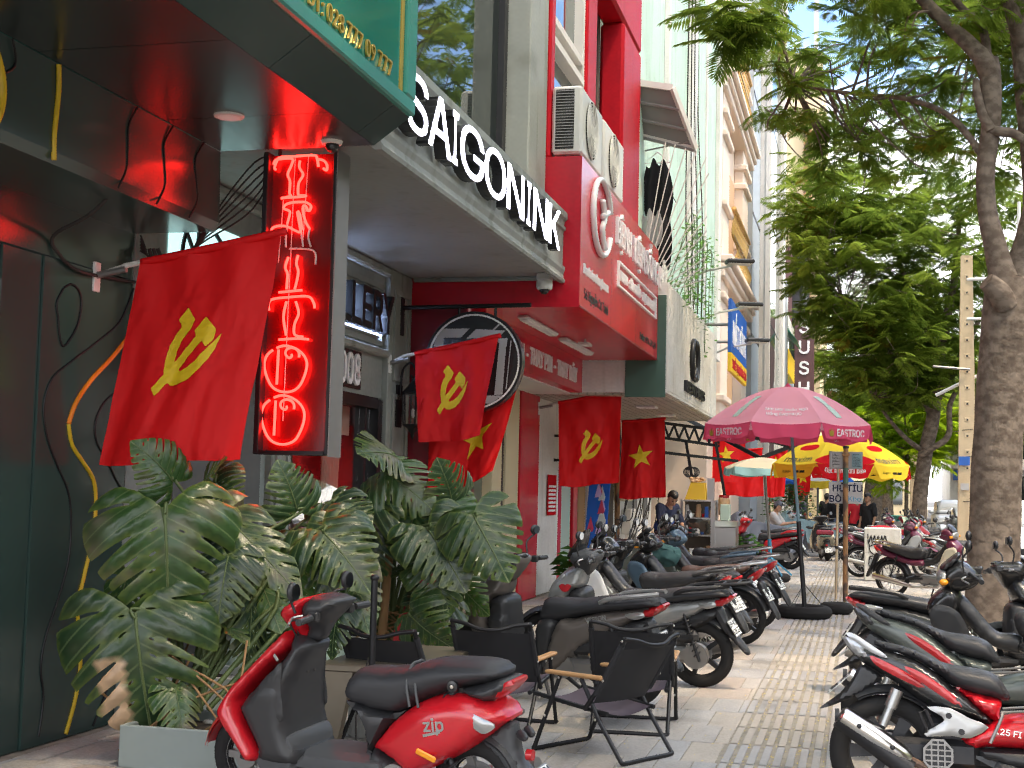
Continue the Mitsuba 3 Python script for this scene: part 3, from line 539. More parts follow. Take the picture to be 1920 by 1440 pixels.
part(sb, 'striped_awning', hull([(-2.85, y, z) for y in (51, 55) for z in (7.9, 8.0)]+[(-2.2, y, 7.2) for y in (51, 55)]), 'teal_frame')
dp = thing('dark_pier_building', 'building with dark vertical fins beyond the steel corner', 'building')
part(dp, 'wall', box(-9, -3.0, 64.2, 73, 0, 13), 'brown_sign')
for i in range(8): part(dp, 'fin', box(-3.0, -2.5, 64.4+1.05*i, 64.75+1.05*i, 0, 13), 'dark_metal')
cw = thing('cream_building', 'blank cream gable wall rising beyond the glass building', 'building')
part(cw, 'wall', box(-12, 3.2-5.2, 74, 90, 0, 25.2), 'cream_wall'); part(cw, 'roof_frame', cat(box(-6, -5.8, 74, 74.2, 25.2, 29.6), box(-2.4, -2.2, 74, 74.2, 25.2, 29.4), box(-9, -2.2, 74, 74.2, 28.2, 28.6), box(-9, -3.0, 74, 74.2, 31.2, 31.5)), 'pale_trim')
part(cw, 'pipe_rack', cat(box(-2.9, -2.7, 73.6, 74, 4, 22.4), box(-2.4, -1.6, 73.4, 73.9, 20.4, 20.8), box(-2.6, -2.5, 73.6, 74, 10, 21)), 'rust_pole')
fb = thing('far_left_shop', 'low pale shop house with a tiled edge at the far end of the left side', 'building')
part(fb, 'wall', box(-9, -2.2, 92, 130, 0, 8.5), 'cream_wall'); part(fb, 'roof', hull([(-9, y, 10.4) for y in (91, 131)]+[(-1.4, y, 8.3) for y in (91, 131)]+[(-9, y, 8.3) for y in (91, 131)]), 'rust_pole')
for i in range(5): part(fb, 'window', box(-2.2, -2.1, 93+4*i, 95.5+4*i, 4.5, 7), 'dark_glass')
# vertical sign
ss = thing('vertical_sushi_sign', 'tall brown hanging sign with white capital letters down it', 'sign')
part(ss, 'board', rbox(-2.60, -1.80, 57.9, 58.2, 1.8, 8.9, .03), 'brown_sign')
for i, c in enumerate('SUSHI IN'):
    if c != ' ': part(ss, 'letter', face(text(c, .52, .04, True), (-2.2, 57.89, 8.25-.85*i), (1, 0, 0), (0, -1, 0)), 'white_sign')
part(ss, 'bracket', cat(*[rod((-2.9, 58.05, z), (-2.6, 58.05, z), .05) for z in (2.5, 5, 8)]), 'dark_metal')
# slanted blue and yellow sign with lamps above the white canopy
bs_ = thing('blue_yellow_sign', 'blue and yellow wall sign lit by small floodlights above the white canopy', 'sign')
part(bs_, 'board', box(-2.36, -2.30, 25.7, 29.3, 4.15, 5.15), 'blue_sign'); part(bs_, 'lower_band', box(-2.36, -2.295, 25.7, 29.3, 3.80, 4.148), 'yellow_sign')
part(bs_, 'lettering', cat(face(text('MẮT KÍNH', .42, .01, True, fit=3.0), (-2.299, 27.5, 4.35), EX, FX)), 'white_sign'); part(bs_, 'lettering', face(text('THIẾT BỊ QUẢNG CÁO', .16, .01, True, fit=3.2), (-2.294, 27.5, 3.88), EX, FX), 'red_letter')
part(bs_, 'frame', cat(*[rod((-3.1, y, 4.7), (-2.36, y, 4.7), .03) for y in (26, 29)]), 'dull_alloy')
fgroup = 'floodlights over the blue sign'
for i, (y, z) in enumerate(((22.2, 5.15), (24.3, 4.75), (26.3, 4.35))):
    k = thing('floodlight', ['nearest', 'middle', 'farthest'][i]+' small black floodlight on an arm above the white canopy', 'floodlight', fgroup)
    part(k, 'arm', tube([(-2.95, y+.3, z-.25), (-2.4, y, z-.05), (-1.95, y-.2, z)], .02, 6), 'pale_trim'); part(k, 'housing', mv(rbox(-.22, .22, -.13, .13, 0, .07, .02), (-1.85, y-.2, z+.02), .3), 'black_plastic'); part(k, 'lens', mv(box(-.19, .19, -.11, .11, -.006, -.001), (-1.85, y-.2, z+.02), .3), 'pale_trim')
# iron spike fan, washing, creeper
sf = thing('spike_fence', 'fan of thin iron security spikes between the red frame and the mint wall', 'fence')
for i, (x, z) in enumerate(((-2.68, 6.5), (-2.54, 6.45), (-2.39, 6.38), (-2.24, 6.34), (-2.1, 6.24), (-2.06, 6.01), (-2.09, 5.64), (-2.08, 5.4), (-2.08, 5.19), (-2.09, 5.0), (-2.09, 4.82), (-2.1, 4.68), (-2.12, 4.51))):
    part(sf, 'spike', rod((-2.95+.018*i, 19.1+.01*i, 4.55-.022*i), (x, 19.3-.02*(i % 3)+.0, z), .0085, 6), 'pale_trim')
part(sf, 'wire', tube(crv([(-2.7, 19.2, 5.9), (-2.6, 19.8, 5.75), (-2.7, 20.6, 5.9)], 5, False), .006, 5), 'cable_dark')
cl = thing('hanging_clothes', 'black and white clothes hung to dry behind the iron spikes', 'clothes')
def cloth(c, w, h, amp, k): return grid(lambda u, v: np.stack([c[0]+w*(u-.5)*(.8+.35*np.sin(math.pi*v)), c[1]+amp*np.sin(u*k+v*2)+.1*v, c[2]-h*v-.05*np.sin(u*k)-.25*h*(u-.5)**2*(1-v)], 1), 24, 16)
part(cl, 'black_jacket', cloth((-2.86, 19.75, 6.32), .40, .85, .05, 14), 'dark_cloth', smooth=True); part(cl, 'pale_cloth', cloth((-2.92, 19.6, 5.55), .30, .5, .04, 11), 'grey_cloth', smooth=True)
part(cl, 'black_trousers', cloth((-2.74, 19.7, 5.52), .20, .75, .04, 9), 'dark_cloth', smooth=True); part(cl, 'hanger', tube([(-2.86, 19.75, 6.46), (-3.05, 19.75, 6.3), (-2.66, 19.75, 6.3), (-2.86, 19.75, 6.46)], .008, 5), 'chrome')
# air conditioners on top of the red sign
for y0, y1, lab in ((13.46, 14.6, 'white outdoor air conditioner nearest on the red sign box, its side grille facing out'), (14.75, 16.0, 'second white outdoor air conditioner on the red sign box, behind the first')):
    z0 = 4.90; k = thing('air_conditioner', lab, 'air conditioner', 'outdoor units on the red sign box')
    part(k, 'case', rbox(-3.03, -2.72, y0, y1, z0, z0+.70, .025), 'ac_white')
    part(k, 'side_grille', box(-2.99, -2.80, y0-.008, y0-.001, z0+.05, z0+.66), 'ac_dark')
    part(k, 'side_bar', cat(*[box(-2.99, -2.80, y0-.014, y0-.009, z0+.07+.03*i, z0+.078+.03*i) for i in range(20)]), 'dull_alloy')
    yc = y0+.43*(y1-y0)
    part(k, 'fan_recess', mv(lathe([(0, 0), (.27, 0), (.285, .012), (.30, .012)], 28), (-2.72, yc, z0+.35), 0, 0, math.pi/2), 'ac_dark')
    part(k, 'fan_guard', cat(*[tube([(-2.70, yc+r*math.cos(t), z0+.35+r*math.sin(t)) for t in np.linspace(0, 6.28, 25)[:-1]], .005, 4, closed=True) for r in np.arange(.04, .31, .033)], *[rod((-2.70, yc, z0+.35), (-2.70, yc+.29*math.cos(t), z0+.35+.29*math.sin(t)), .005, 4) for t in np.arange(0, 6.2, .52)]), 'ac_white')
    part(k, 'foot', box(-3.0, -2.75, y0+.1, y0+.2, z0-.045, z0), 'dark_metal')

# ================================================================== across the street
for i, (y0, y1, h, m, lab) in enumerate(((-30, -8, 14, 'white_wall', 'plain white house across the street behind the viewer'), (-7.5, 20, 12, 'cream_wall', 'cream house across the street beside the viewer'), (20.5, 48, 15, 'tower_paint', 'grey house front across the street behind the big trunk'), (49, 70, 13, 'white_wall', 'white house front across the street with a yellow sign'), (70.5, 98, 16, 'cream_wall', 'cream house front across the street, second from the far end'), (98.5, 150, 14, 'white_wall', 'white house at the far end across the street'))):
    k = thing('street_house', lab, 'building', kind=None)
    part(k, 'wall', box(20.2, 32, y0, y1, -.2, h), m)
    for j in range(int((y1-y0)/4)):
        for z in (1.0, 4.6, 8.2):
            part(k, 'window', box(20.1, 20.2, y0+1+4*j, y0+3.6+4*j, z, z+2.2), 'dark_glass')
    part(k, 'shop_board', box(19.6, 20.2, y0+.5, y1-.5, 3.4, 4.3), ['blue_sign', 'white_sign', 'tower_paint', 'white_sign', 'teal_frame', 'red_panel'][i])
    for j in range(int((y1-y0)/9)): part(k, 'balcony', box(19.5, 20.1, y0+1+9*j, y0+6+9*j, 7.6, 8.1), 'white_wall')
ys_ = thing('yellow_board', 'yellow hanging notice board with red writing across the street', 'sign')
part(ys_, 'board', box(9.2, 10.9, 57.9, 58, 3.0, 4.6), 'yellow_sign'); part(ys_, 'writing', cat(face(text('CHO THUÊ', .28, .01, True, fit=1.4), (10.05, 57.89, 4.0), (1, 0, 0), (0, -1, 0)), face(text('CHÂN MÂY', .30, .01, True, fit=1.4), (10.05, 57.89, 3.2), (1, 0, 0), (0, -1, 0))), 'red_letter')
part(ys_, 'post', rod((10.05, 58.1, -.13), (10.05, 58.1, 4.4), .06), 'dull_alloy')
# ================================================================== trees
def frond_template(seed, pairs=12):
    g = np.random.default_rng(seed); v, f = [], []
    def pz(x): return -.22*x*x
    for i in range(pairs):
        x = .10+.90*(i+.5)/pairs
        for sgn in (-1, 1):
            L = .40*math.sin(math.pi*(.16+.80*x))**.7*(.85+.3*g.random()); w = .030
            a = math.radians(62+8*g.random()-22*x); d = A([math.cos(a), sgn*math.sin(a), 0]); p = A([x, 0, pz(x)]); s = A([-d[1], d[0], 0])*w
            dr_ = -.30*L-.05*g.random()
            n = len(v); v += [p, p+d*L*.45+s+A([0, 0, dr_*.25]), p+d*L+A([0, 0, dr_]), p+d*L*.45-s+A([0, 0, dr_*.25])]; f += [[n, n+1, n+2], [n, n+2, n+3]]
    xs = np.linspace(0, 1, 5)
    for a, b in zip(xs[:-1], xs[1:]):
        n = len(v); v += [A([a, -.008, pz(a)]), A([b, -.006, pz(b)]), A([b, .006, pz(b)]), A([a, .008, pz(a)])]; f += [[n, n+1, n+2], [n, n+2, n+3]]
    return A(v), A(f)
FT = [frond_template(i, 13) for i in range(5)]; FT2 = [frond_template(20+i, 8) for i in range(4)]
def crown(par, blobs, size, tint, seed, tmpl=FT, per=7, skel=None, twig=.5, twr=.011):
    g = np.random.default_rng(seed); C = []
    for cx, cy, cz, rx, ry, rz, n in blobs:
        k = 0
        while k < n*.62:
            p = g.uniform(-1, 1, 3); q = np.linalg.norm(p)
            if q > 1 or g.random() > .35+.65*q: continue
            C.append((cx+rx*p[0], cy+ry*p[1], cz+rz*p[2])); k += 1
    C = A(C); N = len(C)*per
    pos = np.repeat(C, per, 0)+g.normal(0, .05*size/.35, (N, 3))
    az = g.uniform(0, 2*math.pi, N); el = g.normal(-.12, .26, N); ro = g.normal(0, .35, N); s = size*g.uniform(.7, 1.25, N)
    ca, sa, ce, se = np.cos(az), np.sin(az), np.cos(el), np.sin(el); o = np.zeros(N)
    X = np.stack([ca*ce, sa*ce, se], 1); Yv = np.stack([-sa, ca, o], 1); Zv = np.cross(X, Yv)
    Y2_ = Yv*np.cos(ro)[:, None]+Zv*np.sin(ro)[:, None]; Z2_ = np.cross(X, Y2_)
    clump = np.repeat(g.random(len(C)), per); shade = clump*.7+.3*g.random(N)
    col = np.where(shade[:, None] > .93, A([.22, .17, .02]), A(tint[0])*(1-shade[:, None])+A(tint[1])*shade[:, None])*g.uniform(.85, 1.15, (N, 1))
    V, F_, K, off = [], [], [], 0
    for t, (tv, tf) in enumerate(tmpl):
        i = np.arange(t, N, len(tmpl)); R = np.stack([X[i], Y2_[i], Z2_[i]], 1)*s[i][:, None, None]
        vv = np.einsum('nj,kji->kni', tv, R)+pos[i][:, None]
        V.append(vv.reshape(-1, 3)); F_.append((tf[None]+(np.arange(len(i))*len(tv))[:, None, None]+off).reshape(-1, 3)); off += vv.shape[0]*vv.shape[1]
        K.append(np.repeat(col[i], len(tv), 0))
    part(par, 'crown', (np.vstack(V), np.vstack(F_)), 'leafy', True, color=np.vstack(K))
    if skel is not None:
        S = np.vstack(skel); tw = []
        for c in C[g.random(len(C)) < twig]:
            d = np.linalg.norm(S-c, axis=1); j = int(np.argmin(d)); a = S[j]
            if .3 < d[j] < 3.6:
                m = (a+c)/2+g.normal(0, .12*d[j], 3)
                tw.append(tube(crv([a, m, c], 4, False), np.linspace(twr*1.6, twr*.5, 9), 4))
        if tw: part(par, 'twig', cat(tw), 'bark', kind='stuff')
def limb(par, name, pts, r, wob=0, k=10, seed=0, smooth=True):
    p = crv(pts, 8, False); rr = np.interp(np.linspace(0, 1, len(p)), np.linspace(0, 1, len(r)), r)
    m = tube(p, rr, k)
    if wob:
        v = m[0]; n = meshkit.fbm(v*A([5, 5, 2.2])+seed, 3)-.5; j = np.clip(np.arange(len(v))//k, 0, len(p)-1)
        v = v+(v-p[j])*(n[:, None]*wob); m = (v, m[1])
    part(par, name, m, 'bark', smooth); return p
G1, G2 = ((.095, .15, .022), (.24, .325, .045)), ((.10, .16, .03), (.23, .32, .05))
t1 = thing('street_tree', 'big brown trunked street tree with forked limbs at the right edge', 'tree', 'street trees along the kerb')
sk = [limb(t1, 'trunk', [(1.365, 15.8, -.1), (1.38, 15.8, .08), (1.40, 15.8, .6), (1.437, 15.8, 1.74), (1.496, 15.8, 2.85), (1.545, 15.8, 3.45), (1.59, 15.82, 3.92)], (.37, .30, .28, .262, .25, .262, .245), .12, 28)]
for pts, r in (([(1.55, 15.75, 3.55), (1.52, 15.7, 3.85), (1.436, 15.7, 4.22), (1.35, 15.7, 4.63), (1.328, 15.7, 5.1), (1.385, 15.7, 5.63), (1.376, 15.7, 6.17), (1.343, 15.7, 6.33)], (.2, .16, .125, .10, .10, .105, .115, .12)),
               ([(1.37, 15.7, 6.18), (1.30, 15.6, 6.31), (1.14, 15.6, 6.51), (.89, 15.6, 6.77), (.635, 15.6, 7.08), (.435, 15.6, 7.52), (.2, 15.5, 8.4)], (.12, .105, .085, .075, .066, .055, .03)),
               ([(1.35, 15.75, 6.3), (1.352, 15.8, 6.47), (1.296, 15.8, 6.75), (1.07, 15.8, 7.0), (.9, 15.8, 7.32), (.7, 16.2, 8.4)], (.06, .05, .045, .04, .035, .02)),
               ([(1.37, 15.65, 5.53), (1.5, 15.6, 5.50), (1.606, 15.6, 5.48), (1.823, 15.6, 5.384), (2.4, 15.3, 5.3)], (.06, .055, .05, .045, .04)),
               ([(1.38, 15.62, 5.53), (1.289, 15.6, 5.7), (1.234, 15.6, 5.94), (1.22, 15.6, 6.1)], (.06, .05, .045, .03)),
               ([(1.58, 15.85, 3.6), (1.63, 15.9, 3.81), (1.77, 15.9, 4.25), (1.88, 15.9, 4.78), (1.83, 15.9, 5.55), (1.752, 15.9, 6.45), (1.71, 15.9, 7.06), (1.67, 15.9, 7.8), (1.9, 16.2, 9.5)], (.22, .20, .165, .15, .14, .13, .12, .11, .06)),
               ([(1.34, 15.7, 5.2), (1.0, 15.9, 5.75), (.55, 16.3, 6.1), (-.1, 16.8, 6.35), (-.8, 17.2, 6.6)], (.05, .035, .028, .022, .014)),
               ([(1.75, 15.9, 6.5), (1.2, 14.6, 7.2), (.2, 13.0, 7.0), (-.6, 11.6, 6.2), (-1.1, 11.0, 5.5)], (.09, .07, .05, .035, .015)),
               ([(1.75, 15.9, 6.6), (2.2, 17.2, 7.4), (2.1, 19.0, 8.2), (1.6, 20.5, 8.6)], (.09, .07, .05, .03))):
    sk.append(limb(t1, 'limb', pts, r, .22, 12))
for pts, r in (([(1.53, 15.62, 3.60), (1.46, 15.55, 3.72), (1.37, 15.52, 3.82), (1.32, 15.5, 3.86)], (.13, .125, .11, .10)), ([(1.31, 15.6, 6.28), (1.26, 15.56, 6.42)], (.075, .06))): limb(t1, 'stub', pts, r, .3, 10)
crown(t1, [(.4, 17.5, 7.2, 2.0, 3.0, 1.3, 210), (1.8, 17.5, 8.4, 2.4, 4.0, 1.6, 190), (1.0, 13.5, 8.8, 2.8, 3.0, 1.3, 150), (.9, 19.5, 6.3, 1.7, 2.0, .8, 80), (1.9, 16.8, 6.2, 1.1, 1.4, .9, 40), (-1.10, 11.0, 5.34, .26, .4, .13, 10), (-.85, 11.2, 5.30, .25, .4, .12, 6), (-.7, 11.9, 6.25, .6, .7, .3, 14), (2.2, 23, 12, 2.4, 6, 2.6, 170), (2.6, 28, 11.6, 2.4, 4, 2.8, 260)], .36, G1, 1, skel=sk)
t2 = thing('street_tree', 'slim street tree with a pale brown trunk standing behind the cream motorbike', 'tree', 'street trees along the kerb')
sk = [limb(t2, 'trunk', [(1.48, 38, -.1), (1.52, 38, .3), (1.545, 38, 1.33), (1.692, 38, 2.73), (1.866, 38, 3.58), (1.93, 38, 4.2), (1.96, 38, 4.85)], (.26, .215, .195, .185, .18, .17, .13), .1, 16)]
for pts, r in (([(1.90, 38, 3.8), (1.49, 38, 4.28), (1.08, 37.8, 4.98), (.53, 37.5, 5.7), (-.4, 37, 6.6)], (.14, .12, .10, .08, .04)), ([(1.96, 38, 4.8), (1.69, 38, 6.26), (1.21, 38.3, 7.26), (.8, 38.5, 9)], (.14, .11, .08, .04)), ([(1.97, 38, 4.8), (2.23, 38, 6.26), (2.43, 38, 7.4), (2.6, 38, 9.5)], (.14, .12, .09, .04)),
               ([(1.9, 38, 4.0), (2.43, 38, 4.99), (2.77, 38, 5.69), (3.4, 38, 7)], (.12, .10, .08, .05)), ([(1.56, 37.8, 2.65), (1.84, 37.7, 2.85), (2.25, 37.7, 3.2), (2.3, 37.8, 4.0), (2.6, 37.9, 4.6)], (.09, .085, .08, .07, .05)), ([(1.69, 38, 2.75), (1.2, 37.7, 3.1), (.75, 37.4, 3.6), (.4, 37, 4.1)], (.08, .06, .05, .03))):
    sk.append(limb(t2, 'limb', pts, r, .2, 10))
crown(t2, [(.5, 37.5, 7.6, 2.7, 3.2, 2.2, 330), (.5, 36.5, 5.5, 1.4, 2.2, 1.1, 100), (2.3, 38.5, 8.2, 2.6, 3, 2.2, 190), (2.6, 38, 5.6, 1.5, 2, 1.0, 70), (.9, 37, 4.5, 1.3, 1.6, .6, 50), (-.9, 38, 9.4, 1.5, 2.4, 1.6, 110)], .55, G1, 2, skel=sk)
def simple_tree(lab, x, y, h, tr, blobs, size, tint, seed, lean=0, group='street trees along the kerb', per=7, tmpl=FT2, name='street_tree', twr=.02):
    t = thing(name, lab, 'tree', group)
    sk = [limb(t, 'trunk', [(x, y, -.15), (x+lean*.2, y, h*.2), (x+lean*.6, y, h*.6), (x+lean, y, h)], (tr*1.3, tr, tr*.9, tr*.7), .12, 14)]
    for i, b in enumerate(blobs[:5]):
        e = A(b[:3]); s = A([x+lean*.9, y, h*.93]); m = (s+e)/2+A([0, 0, -.15*np.linalg.norm(e-s)])
        sk.append(limb(t, 'limb', [s, m, e], (tr*.55, tr*.4, tr*.15), .2, 8))
    crown(t, blobs, size, tint, seed, tmpl, per, sk, .35, twr)
simple_tree('dark dense street tree with a thick leaning trunk farther down the pavement', .45, 62, 5.2, .42, [(.2, 62, 8.6, 3.0, 3.5, 2.4, 230), (2.6, 63, 7.5, 3.0, 3.5, 2.0, 170), (.7, 61, 5.7, 1.3, 2.2, 1.0, 70), (1.5, 61, 5.0, 2.4, 2.5, .9, 110), (3.4, 60, 5.2, 2.2, 2, 1.1, 70)], .8, G1, 3, .5)
simple_tree('young tree with bright lime green feathery leaves beside the slim trunk', 1.45, 46, 3.4, .07, [(1.4, 46, 4.6, 1.3, 1.2, .55, 34), (2.4, 46, 3.8, .9, 1.1, .6, 26), (.9, 45.6, 3.4, .9, 1, .5, 22), (1.9, 45.8, 3.0, .9, 1, .4, 18), (1.0, 45.5, 2.2, .5, .5, .3, 7)], .62, ((.12, .22, .012), (.30, .40, .015)), 4, .05, tmpl=FT, twr=.014)
simple_tree('grey green street tree near the far end of the pavement', 1.6, 84, 5, .36, [(1.4, 84, 8.5, 3.2, 4, 2.8, 150), (3.5, 84, 7, 3, 4, 2.2, 110), (0, 84, 6.5, 2, 3, 1.6, 70), (5.5, 85, 6.4, 2.4, 3, 2.0, 70)], 1.05, G2, 5)
simple_tree('farthest street tree closing the view down the pavement', 1.8, 112, 5, .4, [(1.5, 112, 9, 4, 5, 3.2, 120), (5, 114, 8.5, 4.5, 5, 3.2, 120), (9, 116, 8, 4, 5, 3, 90), (-.5, 112, 7, 2, 4, 2, 40)], 1.5, G2, 6)
simple_tree('street tree overhanging the pavement beside the viewer', 1.5, 5.5, 5, .24, [(.8, 5.5, 8.0, 3.0, 3.4, 1.6, 150), (-.6, 8.5, 8.6, 2.0, 2.5, 1.0, 70), (2.0, 3, 8.4, 2.5, 3, 1.5, 70)], .55, G1, 7)
simple_tree('street tree on the near side behind the viewer', 1.5, -6, 5, .26, [(1, -6, 8, 3.2, 4, 2.0, 110), (0, -2, 8.2, 2.6, 3, 1.5, 60)], .75, G1, 8)
for i, (y, lab) in enumerate(((-6, 'tree on the far side of the street behind the viewer'), (8, 'tree on the far side of the street level with the green shop'), (22, 'tree on the far side of the street level with the red shop'), (38, 'tree on the far side of the street level with the slim trunk'), (56, 'tree on the far side of the street past the slim trunk'), (78, 'tree on the far side of the street near its end'))):
    simple_tree(lab, 16.8, y, 5, .3, [(16.5, y, 8.5, 3.8, 4.5, 3.0, 130), (16, y+3, 6.5, 3, 3.5, 1.6, 70), (17, y-3, 7, 3, 3.5, 2, 60)], 1.0, G1, 30+i, group='trees across the street')
# ================================================================== flags
SICK = [(958, 545), (1015, 620), (1000, 665), (960, 710), (935, 770), (930, 840), (950, 893), (990, 905), (1040, 895), (1090, 860), (1130, 815), (1165, 775), (1195, 740), (1180, 800), (1150, 860), (1110, 915), (1060, 955), (1000, 972), (950, 970), (915, 940), (890, 880), (882, 810), (890, 740), (915, 680), (945, 640), (940, 625), (915, 595)]
HAMM = [(870, 1015), (842, 975), (925, 865), (1060, 715), (1040, 680), (1090, 620), (1162, 692), (1162, 745), (1132, 778), (1100, 740), (985, 865), (905, 965)]
nrm = lambda L: [((x-1005)/470, -(y-790)/470) for x, y in L]
EMB = Polygon(nrm(SICK)).buffer(0).union(Polygon(nrm(HAMM)).buffer(0)).buffer(.014, join_style=2)
STAR = Polygon([((.5 if i % 2 == 0 else .2)*math.sin(i*math.pi/5-.12), (.5 if i % 2 == 0 else .2)*math.cos(i*math.pi/5-.12)) for i in range(10)])
def flag(lab, base, tl, tr, bl, br, emb, uv, esz, seed, group='flags hung along the shop fronts', amp=.045, pole=True, bow=0.0, sag=.02):
    tl, tr, bl, br = (A(q, float) for q in (tl, tr, bl, br)); W = np.linalg.norm(tr-tl); Hh = (np.linalg.norm(bl-tl)+np.linalg.norm(br-tr))/2
    g = np.random.default_rng(seed); ph = g.random(6)*6.28; q = g.uniform(.8, 1.3, 4)
    n0 = np.cross(tr-tl, bl-tl); n0 /= np.linalg.norm(n0); n0 = n0 if n0[1] < 0 else -n0
    def S(u, v):
        u, v = u[:, None], v[:, None]
        p = (tl*(1-u)+tr*u)*(1-v)+(bl*(1-u)+br*u)*v
        w = amp*v**.8*(np.sin(u*5.5*q[0]+v*1.6+ph[0])+.5*np.sin(u*11*q[1]-v*1.2+ph[1])+.25*np.sin(u*19+v*3*q[2]+ph[2]))+amp*.25*np.sin(v*7+u*3+ph[3])*v
        fb = meshkit.fbm(np.concatenate([u*5+v*1.5, v*2.2-u, 0*u+seed*7.3], 1), 4)[:, None]-.5; fc = meshkit.fbm(np.concatenate([u*16+v*5, v*5, 0*u+seed*3.1], 1), 3)[:, None]-.5
        w = w+bow*np.sin(math.pi*v)+.085*fb*np.sqrt(v)+.022*fc*(.3+v)+.018*np.sin((u*9-v*4+ph[2])*2)*np.exp(-3*v)
        e = .012*np.sin(u*40+ph[4])*np.maximum(0, v-.93)*8
        return p+n0*(w+e)+A([0, 0, 1.0])*(-sag*np.sin(math.pi*u)*v+.012*np.sin(u*9+ph[5])*v)
    k = thing('flag', lab, 'flag', group)
    cl = part(k, 'cloth', grid(S, 54, 60), 'flag_red', True)
    part(k, 'hem', cat(grid(lambda u, v: S(u, .955+.045*v)+n0*.003, 54, 3), grid(lambda u, v: S(.985+.015*u, v)+n0*.003, 2, 50)), 'flag_red', True)
    pts, tri, d, nb = sheet2d(emb, .03)
    U, V = uv[0]+pts[:, 0]*esz/W, uv[1]-pts[:, 1]*esz/Hh
    part(k, 'emblem', (S(U, V)+n0*(.006+.002*np.sin(pts[:, 1:2]*60)), tri), 'flag_yellow', True)
    if pole:
        d = tr-tl; d /= np.linalg.norm(d); b = A(base, float)
        part(k, 'pole', cat(rod(b, tl-d*.12, .014), rod(tl-d*.12, tr+d*.015, .017)), 'pale_trim', 40)
        part(k, 'sleeve', tube(crv([tl, tl+d*W*.3+A([0, 0, -.004]), tl+d*W*.7+A([0, 0, -.003]), tr+d*.02], 6, False), .024, 8), 'flag_red', True)
        bk = part(k, 'bracket', rbox(b[0]-.01, b[0]+.008, b[1]-.035, b[1]+.035, b[2]-.10, b[2]+.08, .003), 'peel_white')
        part(bk, 'socket', rod(b-d*.01, b+d*.20, .022), 'dull_alloy', 40)
    return k
flag('largest red flag with a hammer and sickle, hung from the dark green wall', (-4.495, 7.48, 2.745), (-4.195, 7.48, 2.82), (-3.29, 7.48, 2.985), (-4.40, 7.36, 1.60), (-3.50, 7.40, 1.66), EMB, (.50, .49), .50, 1, amp=.05)
flag('red flag with a hammer and sickle in front of the round black sign', (-4.44, 12.77, 2.715), (-4.186, 12.77, 2.805), (-3.35, 12.77, 2.975), (-4.10, 12.72, 1.955), (-3.49, 12.72, 2.005), EMB, (.46, .47), .46, 2)
flag('red flag with a mostly hidden yellow star hanging below the round black sign', (-4.1, 13.45, 2.42), (-4.2, 13.36, 2.40), (-3.25, 13.36, 2.72), (-4.17, 13.3, 1.48), (-3.5, 13.3, 1.70), STAR, (.60, .55), .42, 3, sag=.07)
flag('red flag with a hammer and sickle before the white front, beside the star flag', (-4.44, 19.29, 2.69), (-4.158, 19.29, 2.765), (-3.255, 19.29, 2.94), (-4.10, 19.25, 1.575), (-3.25, 19.25, 1.66), EMB, (.50, .56), .45, 4)
flag('red flag with a complete yellow star hanging under the wooden soffit', (-4.4, 23, 2.6), (-3.862, 23, 2.70), (-3.144, 23, 2.76), (-3.88, 22.95, 1.41), (-3.10, 22.95, 1.47), STAR, (.46, .47), .42, 5)
flag('red star flag half hidden by the black awning', (-4.2, 32, 2.7), (-3.6, 32, 2.92), (-2.5, 32, 2.98), (-3.5, 31.9, 1.80), (-2.55, 31.9, 1.85), STAR, (.6, .46), .42, 6)
flag('far red flag with a hammer and sickle behind the small cream canopy', (-3.9, 33, 2.6), (-3.05, 33, 2.55), (-2.2, 33, 2.62), (-3.1, 32.9, 1.52), (-2.15, 32.9, 1.5), EMB, (.35, .35), .55, 7)
flag('far red flag with a star partly covered by the blue umbrella pole', (-3.5, 33.5, 2.5), (-2.15, 33.5, 2.5), (-1.65, 33.5, 2.6), (-2.1, 33.4, 1.5), (-1.7, 33.4, 1.52), STAR, (.5, .25), .4, 8)
flag('farthest narrow red flag by the shrub and the blue and yellow parasol', (-3.2, 39, 2.6), (-1.75, 39, 2.5), (-1.25, 39, 2.58), (-1.7, 38.9, 1.55), (-1.3, 38.9, 1.6), STAR, (.5, .5), .4, 9)
flag('small corner of a red flag between the neon sign and the gallery letters', (-4.42, 10.6, 3.15), (-4.1, 10.2, 3.2), (-3.93, 9.85, 3.42), (-4.1, 10.2, 2.4), (-4.07, 9.85, 2.45), STAR, (.5, .5), .1, 10)

